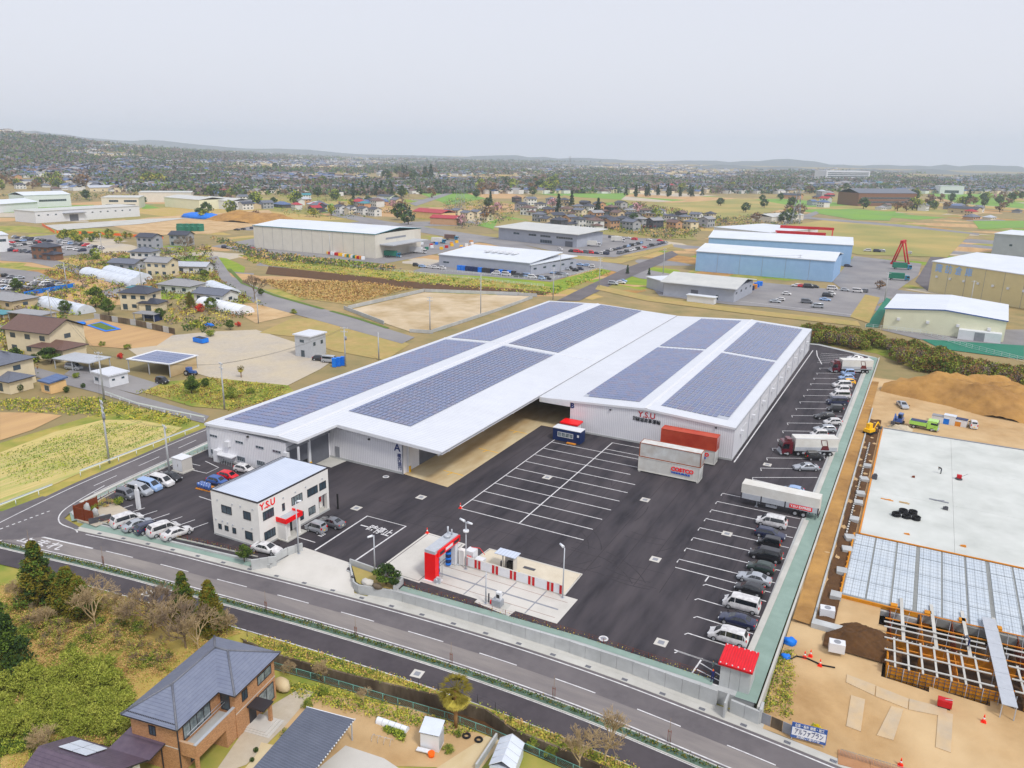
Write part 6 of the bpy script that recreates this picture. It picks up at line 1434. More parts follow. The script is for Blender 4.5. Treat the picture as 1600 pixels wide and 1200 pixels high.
so = grid_patch('site_ground', -8.45, 80, lambda x: road_y(x)+4.62, 230, 88, 150, hsite, 'dirt')
me = so.data; keep = [tuple(p.vertices) for p in me.polygons if not in_pit(p.center.x, p.center.y)]; vs = [tuple(v.co) for v in me.vertices]
so.data = bpy.data.meshes.new('site_ground'); so.data.from_pydata(vs, [], keep); so.data.materials.append(MATS['dirt'])
mat('slab', (198,201,197), (182,185,181), .25, .8, c3=(216,218,215), scale3=.12, k3=.6)
mat('deck_panel', (198,206,214), (182,192,202), 2.5, .6, c3=(212,218,222), scale3=.2, k3=.5, wave=('X', 3, .25))
mat('deck_bar', (150,152,150), (132,134,132), 2, .6)
t = thing('concrete_slab', 'large new pale concrete floor slab of the building under construction', 'slab', (0,0,0))
for i in range(5):
    for j in range(3):
        x0, x1 = -2.7+i*13.2, -2.7+(i+1)*13.2-.03; y0, y1 = 126+j*19.1, 126+(j+1)*19.1-.03; part_box(t, 'slab_panel', 'slab', x0, x1, y0, y1, -.8, .3)
part_box(t, 'edge_board', 'trim_grey', -2.7, 62, 183.4, 183.7, -.6, .42); part_box(t, 'edge_board', 'timber', -2.95, -2.72, 126, 183.4, -.6, .38); part_box(t, 'edge_board', 'timber', -2.7, 62, 125.8, 125.98, .2, .38)
D = thing('rebar_deck', 'pale insulated formwork deck ready for concrete in front of the slab', 'deck', (0,0,0)); xs = [-3.3]
part_box(D, 'base', 'deck_bar', -3.4, 55, 105.0, 125.75, -.9, .14)
yl = lambda x: 105.0 if x > 8 else 105.6
for i in range(19):
    x0 = -3.3+i*3.05; gp = .55 if i % 3 == 2 else .25
    for y0, y1 in ((105.6,110.3),(110.5,116.4),(116.6,121.8),(122.0,125.6)):
        part_box(D, 'deck_panel', 'deck_panel', x0, x0+3.05-gp, y0, y1, .14, .22)
mb = MB()
for i in range(60): mb.tube((-3.2+i*.95,105.2,.27),(-3.2+i*.95,125.5,.27),.013,n=3,caps=False)
for j in range(20): mb.tube((-3.2,105.6+j*1.02,.28),(54,105.6+j*1.02,.28),.013,n=3,caps=False)
mb.build('rebar_mesh', 'deck_bar', D)
part_box(D, 'edge_form', 'ply', -3.6, -3.4, 105, 125.6, -.3, .4); part_box(D, 'edge_form', 'ply', -3.4, 6.0, 104.75, 105.0, -.25, .3)
for i in range(12): part_box(D, 'brace', 'timber', -3.75, -3.6, 106.5+i*1.7, 106.7+i*1.7, -.7, .35)
part_box(D, 'footing', 'concrete_wall', -3.4, 6.0, 104.3, 104.74, -1.0, -.3)
# deep formwork in front of the deck
mat('pit', (88,70,50), (62,50,40), .8, .95)
F_ = thing('wall_formwork', 'yellow plywood wall formwork with steel bars and white joists', 'formwork', (a.x,a.y,0), an)
Lf = (b-a).length+14; dep = 17.0
part_box(F_, 'pit_floor', 'pit', -2.5, Lf+8, -2.2, dep+2, -2.6, -2.2); part_box(F_, 'pit_side', 'soil_dark', -2.0, Lf, dep+.2, dep+.6, -2.2, -.3)
k = 0
while k*1.25 < Lf:
    x = k*1.25
    if not (10.9 < x < 12.6):
        p_ = part_box(F_, 'ply_panel', 'ply', x, x+1.22, 0, .06, -1.3, .55)
        br = MB()
        for z in (-1.0,-.5,0,.4): br.tube((x,-.07,z),(x+1.22,-.07,z),.035,n=4)
        for xx in (.3,.9): br.tube((x+xx,-.1,-1.4),(x+xx,-.1,.6),.035,n=4)
        br.build('steel_bar', 'dark_steel', p_)
    if x < 13: part_box(F_, 'ply_panel', 'ply', x, x+1.22, 6.0, 6.06, -1.2, .5); part_box(F_, 'ply_panel', 'ply', x, x+1.22, dep-1.2, dep-1.14, -1.3, .1)
    k += 1
for k in range(5): part_box(F_, 'ply_panel', 'ply', -.1, -.04, k*1.22, k*1.22+1.2, -1.3, .55)
for k in range(30):
    x = .6+k*1.45
    if 10.7 < x < 12.7: continue
    part_box(F_, 'joist', 'concrete', x, x+.22, -.15, 6.3, .56, .66)
for k in range(11):
    x = k*3.62
    if 10.4 < x < 12.4: continue
    for y0 in (.1,1.7,3.2,4.7): part_box(F_, 'cross_form', 'ply' if k % 2 else 'timber', x, x+.08, y0, y0+1.25, -1.9, .45)
    for y0 in (6.2,8.4,10.6,12.8): part_box(F_, 'cross_form', 'timber' if k % 2 else 'wood_brown', x+.4, x+.48, y0, y0+1.7, -1.9, .2)
for y in (1.2, 4.4, 7.4, 11, 14): part_box(F_, 'timber_beam', 'timber', -.2, Lf, y, y+.12, .3, .42)
for k, y in enumerate((.6, 3.0, 5.6, 8.2, 9.4)): part_box(F_, 'waler', 'concrete', -.4, 10.8, y, y+.22, .67, .77); part_box(F_, 'waler', 'concrete', 12.8, Lf, y, y+.22, .67, .77)
for k in range(7): part_box(F_, 'column_form', 'ply', .5+k*4.0, 1.3+k*4.0, dep-2.6, dep-1.8, -1.4, .5); part_box(F_, 'upright', 'galv', .9+k*4.0, 1.0+k*4.0, 7.5, 7.6, -1.4, 1.2); part_box(F_, 'long_joist', 'concrete', 1.6+k*3.6, 2.0+k*3.6, 6.2, dep, .4, .5)
sc = MB()
for k in range(26): x = k*1.6; sc.tube((x,-.5,-1.5),(x,-.5,.9),.03,n=4); sc.tube((x,7,-1.4),(x+1.4,dep-1.5,.6),.03,n=4); sc.tube((x,6.6,-1.4),(x+1.2,6.6,.5),.03,n=4)
sc.build('prop', 'galv', F_)
W_ = thing('gangway', 'steel plank gangway leading across the formwork pit', 'gangway', (a.x+d.x*11.1,a.y+d.y*11.1,0), an)
for k in range(6): part_box(W_, 'plank', 'galv', .0, 1.5, -2.6+k*3.1, .46-2.6+k*3.1+2.6, .8, .88)
for y in (-2.5, 4, 10, 15.8): part_box(W_, 'leg', 'galv', .05, .15, y, y+.1, -1.5, .8); part_box(W_, 'leg', 'galv', 1.35, 1.45, y, y+.1, -1.5, .8)
# foundation wall, slotted beam and trench beside the green margin
t = thing('foundation_wall', 'thin white concrete foundation wall between the green margin and the slab', 'wall', (0,0,0))
for i in range(29): y = 97.2+i*3.5; part_box(t, 'panel', 'concrete_wall', -6.0, -5.75, y, y+3.46, -.9, .2)
part_box(t, 'end_block', 'concrete_wall', -6.0, -2.4, 95.8, 97.1, -1.4, .25)
t = thing('slotted_beam', 'pale precast beam with a row of square holes beside the slab', 'beam', (0,0,0))
part_box(t, 'core', 'concrete_pad', -4.75, -4.5, 125.5, 172, -.5, .25)
hm_ = MB().box(-4.79,-4.46,0,.45,-.12,.255).mesh('slot', ['black'])
for i in range(46): obj('slot', hm_, t, (0,126+i*1.0,0))
grid_patch('trench', -5.6, -3.4, 96, 190, 6, 50, lambda x, y: -.02+.12*math.sin(y*1.7)+.1*math.sin(x*3+y*.6), 'soil_dark'); grid_patch('dirt_bank', -8.3, -6.1, 96, 225, 4, 60, lambda x, y: -.02+.1*math.sin(y*.9+x), 'soil')
for i in range(9): tag(MB().box(-.7,.7,-.8,.8,0,.75).build('footing_block', 'concrete_wall', None, (-4.0,104.5+i*6.4+(i % 3),-.3), .1*(i % 4)), 'grey concrete footing block in the trench beside the slab', 'block', 'footing blocks in the trench')
# spoil heaps
def heap(name, c, rx, ry, h, m, label, seed, rz=0, z=-.3):
    g = random.Random(seed); mb = MB(); N = 64; ph = [g.uniform(0,6.28) for _ in range(8)]
    for j in range(N+1):
        for i in range(N+1):
            u, v = i/N*2-1, j/N*2-1; r2 = math.sqrt(u*u+v*v)*(1+.12*math.sin(3*math.atan2(v,u)+ph[0])+.08*math.sin(5*math.atan2(v,u)+ph[1]))
            q = max(0, 1-r2); zz = h*min(1, q*1.9)**.8*(1+.14*math.sin(u*7+ph[2])*math.sin(v*6+ph[3])+.08*math.sin(u*17+ph[4])*math.sin(v*15+ph[5])+.05*math.sin(u*31+v*9+ph[6])*math.sin(v*27+ph[7]))+g.uniform(-.035,.035)*h*(q > 0); mb.v.append((u*rx, v*ry, zz-.15))
    for j in range(N):
        for i in range(N): a_ = j*(N+1)+i; mb.f.append((a_,a_+1,a_+N+2,a_+N+1)); mb.m.append(0); mb.sm.append(True)
    o = mb.build(name, m, None, (c[0],c[1],z), rz); return tag(o, label, 'soil heap')
heap('soil_heap', G(1535,628), 22, 12, 5.4, 'soil', 'huge brown spoil heap behind the new slab', 1, R(-12)); heap('soil_heap', G(1350,998), 4.4, 3.4, 1.3, 'soil_dark', 'small dark heap of dug soil between the white boxes', 2); heap('soil_heap', G(1408,669), 3.0, 2.2, .9, 'gravel', 'little grey gravel heap under the blue digger', 3)
# scattered plates, tarps, machines
plate = [((1330,1085),(1352,1092),(1346,1137),(1323,1129)),((1393,1102),(1412,1107),(1397,1151),(1371,1143)),((1466,1110),(1489,1117),(1487,1170),(1463,1162)),((1323,1055),(1368,1072),(1366,1087),(1322,1066)),((1369,1073),(1420,1092),(1418,1106),(1368,1088)),((1421,1092),(1480,1108),(1478,1120),(1420,1107)),((1311,1162),(1360,1178),(1362,1196),(1311,1184)),((1361,1178),(1412,1193),(1412,1212),(1362,1197))]
nm = ['slanting steel plate nearest the blue sign','slanting steel plate in the middle of the dirt','upright steel plate right of the middle','long steel plate by the dark soil heap','long steel plate in front of the formwork','long steel plate beside the red generator','rusty plate at the site entrance, left','rusty plate at the site entrance, right']
mat('steel_plate', (190,178,160), (170,158,142), .6, .6, c3=(206,180,140), scale3=.25, k3=.6); mat('rust_plate', (176,138,106), (156,118,88), .8, .7)
for q, lb in zip(plate, nm):
    pts = [G(x, y, -1.0) for x, y in q]; mb = MB(); f = [(p[0],p[1],hsite(p[0],p[1])+.09) for p in pts]; b_ = [(p[0],p[1],p[2]-.12) for p in f]
    mb.face(f[::-1]); [mb.face([b_[i],b_[(i+1) % 4],f[(i+1) % 4],f[i]]) for i in range(4)]; tag(mb.build('steel_plate', 'rust_plate' if 'rusty' in lb else 'steel_plate'), lb, 'steel plate', 'steel plates on the building site')
def tarp(px, py, s_, label, seed, z=-.6):
    g = G(px, py, z); tag(MB().blob((0,0,.25*s_), (1.0*s_,.8*s_,.55*s_), 0, seed, 7, 10, .28).build('blue_tarp', 'blue_sheet', None, (g[0],g[1],hsite(*g))), label, 'tarpaulin')
tarp(1234,1003,.9,'crumpled blue tarpaulin heap beside the foundation end block',1); tarp(1229,1024,.6,'smaller blue tarpaulin scrap below the larger one',2)
for px, py, lb in ((1257,1028,'red cone left of three by the black hose'),(1266,1026,'red cone in the middle of three by the black hose'),(1281,1040,'red cone right of three by the black hose'),(1537,1126,'red cone in front of the gangway'),(1409,1185,'small red cone at the site entrance')): 
    g = G(px, py, -.9); solo('traffic_cone', CONE, (g[0],g[1],hsite(*g)), 0, lb, 'cone', 'traffic cones', scale=(1.3,1.3,1.3))
hs = MB(); hp = [G(x, y, -.7) for x, y in ((1232,1030),(1245,1024),(1262,1028),(1285,1038),(1305,1042))]; hs.path([(p[0],p[1],hsite(*p)+.1) for p in hp], .09); tag(hs.build('black_hose', 'rubber'), 'black hose on the dirt beside the red cones', 'hose')
for px, py, lb in ((1292,960,'white machine box beside the foundation wall'),(1307,1014,'white machine box on the dark soil heap')):
    g = G(px, py, 0); t = thing('machine_box', lb, 'machine', (g[0],g[1],-.2), R(8)); part_box(t, 'case', 'white_plain', -.9, .9, -.6, .6, 0, 1.2); MB().tube((0,0,1.2),(0,0,1.25),.4,.4,12).build('fan', 'trim_grey', t)
g = G(1475,1104,-.9); t = thing('generator', 'small red generator at the foot of the formwork', 'generator', (g[0],g[1],hsite(*g))); part_box(t, 'case', 'red_dark', -.7, .7, -.4, .4, .2, 1.0); part_box(t, 'skid', 'black', -.6, .6, -.35, .35, 0, .2); MB().tube((-.7,0,.8),(.7,0,1.15),.05,n=5).build('handle', 'galv', t)
# hose coils, trowel machine, tools on the slab
ck = 0
for px, py, lb in ((1400,806,'leftmost black hose coil on the slab'),(1411,801,'upper left black hose coil on the slab'),(1416,809,'middle black hose coil on the slab'),(1426,803,'upper right black hose coil on the slab'),(1431,812,'rightmost black hose coil on the slab')):
    g = G(px, py, .3); mb = MB()
    for j in range(3):
        for k in range(14): a1_, a2_ = k*.4488, (k+1)*.4488; r_ = .62-.05*(j % 2); mb.tube((r_*math.cos(a1_),r_*math.sin(a1_),.12+j*.19),(r_*math.cos(a2_),r_*math.sin(a2_),.12+j*.19),.12,n=5,caps=False)
    tag(mb.build('hose_coil', 'rubber', None, (g[0],g[1],.3)), lb, 'hose coil', 'hose coils on the slab')
g = G(1498,749,.3); t = thing('trowel_machine', 'red walk-behind trowel machine on the slab', 'machine', (g[0],g[1],.3)); part_box(t, 'engine', 'red_dark', -.4, .4, -.3, .3, .3, .9); MB().tube((0,0,0),(0,0,.2),.6,.6,14).build('rotor_guard', 'dark_steel', t); MB().tube((.3,0,.6),(1.3,.3,1.2),.03,n=5).build('handle', 'dark_steel', t)
g = G(1477,826 if False else 795,.3)
for px, py, lb, m_, w_, h_ in ((1467,783,'long grey timber with tools on the slab','trim_grey',(3.0,.3),.15),(1477,796,'grey machine part on the slab','dark_steel',(.8,.6),.4),(1386,781,'orange timber offcuts on the slab','timber',(2.0,.25),.1),(1413,786,'pale timber offcuts on the slab','concrete_warm',(1.6,.5),.1),(1427,746,'small brown box on the slab','wood_brown',(.5,.35),.25),(1505,854,'brown box at the front of the slab','timber',(.8,.3),.2),(1417,835,'short brown plank at the slab joint','timber',(.8,.25),.15),(1366,748,'dark pump beside the slab edge','dark_steel',(.9,.8),.7)):
    g = G(px, py, .3); tag(MB().obox((0,0,0),(w_[0],w_[1],h_),-.1).obox((.1,.05,h_),(w_[0]*.5,w_[1]*.6,h_*.4),.3).build('site_clutter', m_, None, (g[0],g[1],.3)), lb, 'materials')
person(1470, 740, .3, 200, 'worker in dark clothes bending over the slab', 'bend', ('black','workwear_grey')); person(1513, 1010, .75, 150, 'worker in dark clothes kneeling on the formwork joists', 'bend', ('workwear_grey','workwear_navy'), 'text_white')
# diggers, dump truck, cars
def digger(px, py, deg, m, label, s_=1.0, boom=.0):
    g = G(px, py); t = thing('mini_excavator', label, 'excavator', (g[0],g[1],-.1), R(deg)); t.scale = (s_,s_,s_)
    for y in (-.75,.75): tr = MB().box(-1.0,1.0,y-.2,y+.2,.1,.55); tr.tube((-1.0,y-.2,.33),(-1.0,y+.2,.33),.26,n=10); tr.tube((1.0,y-.2,.33),(1.0,y+.2,.33),.26,n=10); tr.build('track', 'rubber', t)
    part_box(t, 'body', m, -1.3, .7, -.75, .75, .6, 1.25); part_box(t, 'cab', m, -.6, .6, -.1, .7, 1.25, 2.3); part_box(t, 'cab_window', 'glass_car', .6, .63, 0, .6, 1.4, 2.15); part_box(t, 'cab_window', 'glass_car', -.5, .5, .7, .73, 1.45, 2.15)
    MB().tube((.6,-.35,1.0),(1.9,-.35,2.5),.14,n=6).tube((1.9,-.35,2.5),(2.9,-.35,1.3),.11,n=6).build('boom', m, t); MB().obox((3.0,-.35,.7),(.6,.7,.6)).build('bucket', 'dark_steel', t)
digger(1359, 677, 60, 'yellow', 'yellow mini excavator at the corner of the slab'); digger(1403, 662, -100, 'paint_blue', 'blue excavator beside the gravel heap', 1.15)
g = G(1441, 668); t = thing('dump_truck', 'light green dump truck parked behind the slab', 'truck', (g[0]-2.6,g[1],-.15), R(-8))
cab(t, 3.6, 1.05, 2.4, 'paint_green'); part_box(t, 'tipper_bed', 'paint_green', 0, 3.5, -1.05, 1.05, .9, 1.7); part_box(t, 'bed_load', 'navy', .15, 3.35, -.95, .95, 1.7, 1.76); part_box(t, 'chassis', 'dark_steel', .1, 4.5, -.45, .45, .5, .9); wheel_parts(t, (1.0,4.6), .9, .42)
for i in range(5): g = G(1465+i*9, 658+i*1.6); tag(MB().box(-1.2,1.2,-.8,.8,0,[1.5,1.3,2.0,1.1,1.6][i]).box(-1.25,1.25,-.85,.85,[1.5,1.3,2.0,1.1,1.6][i]+.002,[1.5,1.3,2.0,1.1,1.6][i]+.1,1).build('storage_bin', [['white_plain','trim_grey'],['blue_sheet','white_plain'],['white_plain','film'],['timber','white_plain'],['white_plain','navy']][i], None, (g[0],g[1],-.15), R(-10)), ['grey wire bin','blue storage box','tall white locker','orange timber stack','white and navy crate'][i]+' in the row of site stores behind the slab', 'storage', 'site stores')
car('kei', 1520, 668, 95, 'white', 'white boxy van at the end of the site stores', 'vehicles on the building site', -.15); car('sedan', 1410, 636, -70, 'silver', 'silver saloon on the dirt beside the huge spoil heap', 'vehicles on the building site', -.15)
# board fence and sign by the road
g = G(1234,1156,-1.85); g2 = G(1289,1171,-1.9); A_, B_ = Vector(g), Vector(g2); an2 = math.atan2(B_.y-A_.y, B_.x-A_.x); Lw = (B_-A_).length
t = thing('site_sign', 'blue and white company signboard at the roadside fence', 'sign', (A_.x,A_.y,-1.9), an2)
part_box(t, 'board', 'paint_blue', 0, Lw, -.04, .04, .5, 2.35); part_box(t, 'white_band', 'text_white', .08, Lw-.08, -.06, -.04, .85, 1.8)
for x in (.1, Lw-.2): part_box(t, 'post', 'galv', x, x+.1, .04, .14, 0, 2.3)
wall_text('アルファプラン', 'blue_text', (Lw/2,-.075,1.32), 'S', .85, t, Lw-.7, .0); wall_text('企画・設計 建築・施工', 'text_white', (Lw/2,-.06,2.08), 'S', .4, t, Lw-.6, .004); wall_text('お問い合わせ', 'text_white', (Lw/2,-.06,.68), 'S', .26, t, Lw-1.2, .002)
t = thing('board_fence', 'weathered grey board fence panels left of the blue signboard', 'fence', (0,0,0))
fl = [G(1186,1128,-1.7), G(1233,1150,-1.8)]
for i, (p, a_) in enumerate(resample(fl, 1.25)): MB().box(0,1.2,-.04,.04,-1.8,-.35).build('panel', ['trim_grey','concrete_old'][i % 2], t, (p[0],p[1],0), a_)
t = thing('gate_barrier', 'row of folding mesh gates at the site entrance', 'gate', (0,0,0)); fl = [G(1312,1183,-1.9), G(1410,1212,-1.9)]
for i, (p, a_) in enumerate(resample(fl, 1.6)):
    mb = MB()
    for k in range(12): mb.tube((k*.13,0,-1.9),(k*.13,0,-.9),.015,n=4)
    mb.tube((0,0,-.9),(1.5,0,-.9),.025,n=4); mb.tube((0,0,-1.8),(1.5,0,-1.8),.025,n=4); mb.build('gate_leaf', 'trim_grey', t, (p[0],p[1],0), a_)
make_tree('mimosa', 'flowering_bush', clumps_crown(16, round_clumps(16, .9, .2, 1.0, 12, .45), 60, .11), ['leaf_bright','leaf_bright','leaf_light'], trunk(.7, .06, 6, .05, 4, .8, .1))
plant_px('mimosa', 1268, 1150, -1.8, 1.0, 'bright yellow flowering bush beside the blue signboard', 'bush')
tufts('site_weeds', [G(1200,1010,-.6),G(1240,1015,-.6),G(1235,1120,-1.2),G(1190,1110,-1.4)], 420, .13, [LL,LM,LY], 31, hsite, .35, label='green weeds along the edge of the building site')
# ================================================================ HOUSES, SHEDS, POLES (kinds)
LZG = -.42
_pk = [0]
def pz(name, px, m, z=LZG): _pk[0] += 1; return patch(name, px, m, z+_pk[0]*.0015, z)
WALLS = {'cream': (226,214,188), 'white': (226,226,224), 'beige': (206,190,160), 'grey': (170,172,176), 'tan': (196,160,128), 'brown': (128,98,82), 'charcoal': (86,86,92), 'peach': (232,198,150)}
for k, v in WALLS.items(): mat('house_'+k, v, tuple(int(c*.93) for c in v), .6, .8)
for k, v in {'grey': (112,116,128), 'dark': (66,70,82), 'brown': (112,88,80), 'red': (170,50,62), 'blue': (92,112,150), 'pale': (160,160,162), 'teal': (70,140,150), 'silver': (196,200,208)}.items(): tile_mat('roof_'+k, v, tuple(int(c*.88) for c in v))
def house_shapes(w_, d_, h, kind, o_=.6, rise=1.7):
    wl = MB().box(-w_/2,w_/2,-d_/2,d_/2,0,h)
    x, y = w_/2+o_, d_/2+o_; rf = []
    if kind == 'gable': rf = [[(-x,-y,h),(x,-y,h),(x,0,h+rise),(-x,0,h+rise)],[(x,y,h),(-x,y,h),(-x,0,h+rise),(x,0,h+rise)]]; [wl.face([(s_*w_/2,-d_/2,h),(s_*w_/2,d_/2,h),(s_*w_/2,0,h+rise*.85)][::int(s_)]) for s_ in (-1,1)]
    else:
        k = max(0, x-y); rf = [[(-x,-y,h),(x,-y,h),(k,0,h+rise),(-k,0,h+rise)],[(x,y,h),(-x,y,h),(-k,0,h+rise),(k,0,h+rise)],[(x,-y,h),(x,y,h),(k,0,h+rise)],[(-x,y,h),(-x,-y,h),(-k,0,h+rise)]]
    rb = MB()
    for f in rf:
        rb.face(f, 0)
        q = [(a,b,c_-.16) for a, b, c_ in f]; rb.face(q[::-1], 1)
        n = len(f)
        for i in range(n): rb.face([q[i],q[(i+1) % n],f[(i+1) % n],f[i]], 1)
    return wl, rb
def house_proto(name, w_, d_, floors, kind, wing=None, rise=1.7):
    P_ = Proto(name); h = 2.75*floors; wl, rb = house_shapes(w_, d_, h, kind, rise=rise); P_.add('wall', wl, ['house_white']); k = P_.add('roof', rb, ['roof_grey','dark_trim']); P_.add('ridge_tile', MB().box(-w_*.3,w_*.3,-.13,.13,h+rise-.05,h+rise+.1), 'tile_grey', k)
    wins = []
    for f in range(floors):
        z0 = .9+2.75*f
        for s_ in (-1, 1):
            n = 3 if w_ > 8 else 2
            for i in range(n):
                x = -w_/2+(i+.5)*w_/n; P_.add('window', MB().box(x-.75,x+.75,s_*d_/2-.05,s_*d_/2+.05,z0-(.6 if f == 0 and i == 0 else 0),z0+1.1), 'glass')
            P_.add('window', MB().box(s_*w_/2-.05,s_*w_/2+.05,-.8,.8,z0,z0+1.0), 'glass')
    if wing:
        ww, wd, ox, oy = wing; a, b = house_shapes(ww, wd, 2.7, 'hip', .5, 1.2); a.move(0, Matrix.Translation((ox,oy,0))); b.move(0, Matrix.Translation((ox,oy,0))); P_.add('wing_wall', a, ['house_white']); P_.add('wing_roof', b, ['roof_grey','dark_trim'])
        P_.add('window', MB().box(ox-.9,ox+.9,oy-wd/2-.05,oy-wd/2+.05,.4,2.1), 'glass')
    return P_
HP = {'hip2': house_proto('house', 9, 7.5, 2, 'hip', (6,5,5,-2.0)), 'gable2': house_proto('house', 9.5, 7, 2, 'gable'), 'L2': house_proto('house', 8, 7, 2, 'hip', (8,6,-5.5,1.0)), 'hip1': house_proto('house', 13, 8.5, 1, 'hip'), 'gable1': house_proto('house', 12, 7, 1, 'gable', None, 1.5), 'big': house_proto('house', 13, 9, 2, 'gable', (9,6,7,-3), 2.4)}
def house(kind, px, py, deg, wall, roof, label, s_=1.0, group=None, z=LZG, cat='house'):
    g = G(px, py, z); return HP[kind].place((g[0],g[1],z), R(deg), label, cat, group, {'wall': {0:'house_'+wall}, 'wing_wall': {0:'house_'+wall}, 'roof': {0:'roof_'+roof}, 'wing_roof': {0:'roof_'+roof}}, (s_,s_,s_))
def block(name, p, q, dep, h, wall, roof, label, cat='building', kind='gable', rise=1.6, trim=None, wins=(), seams=0, o_=.4, door=None, z=LZG, zt=.35, side_win=0, vents=0):
    """industrial building: front foot from p to q (photo points), depth away from the camera"""
    A_, B_ = Vector(G(p[0],p[1],z)), Vector(G(q[0],q[1],z)); d = (B_-A_); w_ = d.length; an = math.atan2(d.y, d.x); t = thing(name, label, cat, (A_.x,A_.y,z), an)
    MB().box(0,w_,0,dep,0,h).build('wall', wall, t); rb = MB()
    def slab(f):
        f = [Vector(v) for v in f]; rb.face(f, 0); g_ = [v-Vector((0,0,zt)) for v in f]; rb.face(g_[::-1], 1)
        for i in range(len(f)): rb.face([g_[i],g_[(i+1) % len(f)],f[(i+1) % len(f)],f[i]], 1)
    y0, y1, x0, x1 = -o_, dep+o_, -o_, w_+o_; e = h+zt
    if kind == 'gable': slab([(x0,y0,e),(x1,y0,e),(x1,dep/2,e+rise),(x0,dep/2,e+rise)]); slab([(x1,y1,e),(x0,y1,e),(x0,dep/2,e+rise),(x1,dep/2,e+rise)])
    elif kind == 'gable_y': slab([(x0,y0,e),(w_/2,y0,e+rise),(w_/2,y1,e+rise),(x0,y1,e)]); slab([(w_/2,y0,e+rise),(x1,y0,e),(x1,y1,e),(w_/2,y1,e+rise)]); MB().prism([(0,0),(w_,0),(w_,.1),(0,.1)],0,h).build('gable_wall', wall, t) if False else rb.face([(0,-.02,h),(w_,-.02,h),(w_/2,-.02,e+rise-zt)], 2)
    elif kind == 'mono': slab([(x0,y0,e),(x1,y0,e),(x1,y1,e+rise),(x0,y1,e+rise)])
    else: slab([(x0,y0,e),(x1,y0,e),(x1,y1,e),(x0,y1,e)])
    rf = rb.build('roof', [roof, trim or roof, wall], t)
    for a, b, z0, z1 in wins: window(t, 'S', 0.0, a*w_, b*w_, z0, z1, max(1, int((b-a)*w_/1.8)), 'galv')
    for k in range(1, seams): part_box(t, 'wall_seam', 'trim_grey', k*w_/seams-.06, k*w_/seams+.06, -.05, 0, 0, h)
    for k in range(side_win): part_box(t, 'side_window', 'glass', w_, w_+.05, (k+.3)*dep/side_win, (k+.6)*dep/side_win, h*.55, h*.72)
    for k in range(vents): part_box(t, 'vent_hood', 'white_plain', (k+.5)*w_/vents-.5, (k+.5)*w_/vents+.5, -.6, 0, h*.5, h*.5+.9)
    if door: part_box(t, 'roller_shutter', 'shutter', door[0]*w_, door[1]*w_, -.06, 0, 0, door[2])
    return t, w_, rf
POLE = {}
def pole(px, py, h, label, arms=2, tr=False, z=LZG, lean=0):
    g = G(px, py, z); t = thing('utility_pole', label, 'utility pole', (g[0],g[1],z), rnd.uniform(-.4,.4), 'utility poles'); MB().tube((0,0,0),(0,0,h),.21,.14,8).build('pole', 'pole_concrete', t)
    for k in range(arms):
        zz = h-.4-k*1.0; part_box(t, 'crossarm', 'galv', -1.0, 1.0, -.06, .06, zz, zz+.12)
        for x in (-.9,-.3,.3,.9): MB().tube((x,0,zz+.12),(x,0,zz+.38),.05,.04,5).build('insulator', 'plastic_white', t)
    if tr: MB().tube((.35,0,h-3.6),(.35,0,h-2.6),.28,.28,9).build('transformer', 'trim_grey', t)
    return (g[0], g[1], z+h)
def wires(pts, label):
    mb = MB()
    for a, b in zip(pts, pts[1:]):
        A_, B_ = Vector(a), Vector(b)
        for off in (-.8, .8):
            prev = None
            for k in range(9):
                s_ = k/8; q = A_.lerp(B_, s_)+Vector((off*.3, off*.3, -.35-1.2*4*s_*(1-s_)))
                if prev: mb.tube(prev, q, .025, n=3, caps=False)
                prev = q
    tag(mb.build('power_line', 'dark_trim'), label, 'power line')
# ================================================================ LEFT: fields, lanes, homes
pz('field', [(0,707),(87,674),(160,656),(215,656),(285,668),(250,690),(170,722),(118,742),(60,768),(0,792)], 'field_rows')
pz('field', [(0,644),(60,645),(97,649),(50,672),(0,688)], 'field_bare', LZG+.01)
pz('lane', [(0,560),(40,570),(155,600),(230,622),(327,650),(318,661),(225,636),(150,613),(60,590),(0,577)], 'asphalt_old', LZG+.03)
pz('lane', [(0,508),(80,507),(150,497),(150,501),(85,514),(0,520)], 'asphalt_old', LZG+.02)
pz('gravel_lot', [(200,545),(235,527),(330,518),(400,515),(462,535),(525,560),(500,577),(450,602),(400,602),(330,590),(215,556)], 'gravel', LZG+.02)
pz('field', [(122,505),(150,498),(272,522),(245,540),(200,545),(140,540)], 'field_bare', LZG+.02)
pz('field', [(405,520),(455,498),(548,496),(640,538),(602,563),(520,548),(470,527)], 'dry_lawn', LZG+.02)
pz('weedy_ground', [(215,610),(240,598),(330,590),(450,602),(460,612),(360,640),(300,635)], 'verge', LZG+.02)
pz('driveway', [(120,570),(200,585),(250,600),(215,616),(170,605),(100,585)], 'asphalt_old', LZG+.04)
pz('field', [(50,460),(110,452),(190,468),(215,475),(120,480)], 'field_bare', LZG+.02); pz('field', [(85,445),(150,428),(205,440),(150,458)], 'field_bare', LZG+.02); pz('field', [(350,478),(430,470),(470,490),(400,505)], 'dirt', LZG+.02); pz('garden', [(150,410),(205,398),(215,405),(170,418)], 'grass', LZG+.02)
RD = LZG+.05
pz('road', [(322,402),(340,400),(362,432),(430,460),(520,487),(648,527),(628,537),(505,503),(398,474),(348,440)], 'asphalt_old', RD); pz('road', [(0,395),(60,400),(120,415),(230,450),(222,456),(110,424),(50,410),(0,407)], 'asphalt_old', RD); pz('car_park', [(0,375),(90,366),(165,388),(150,395),(80,402),(0,398)], 'asphalt_old', LZG+.02); pz('car_park', [(0,418),(60,425),(112,448),(40,462),(0,465)], 'asphalt_old', LZG+.02)
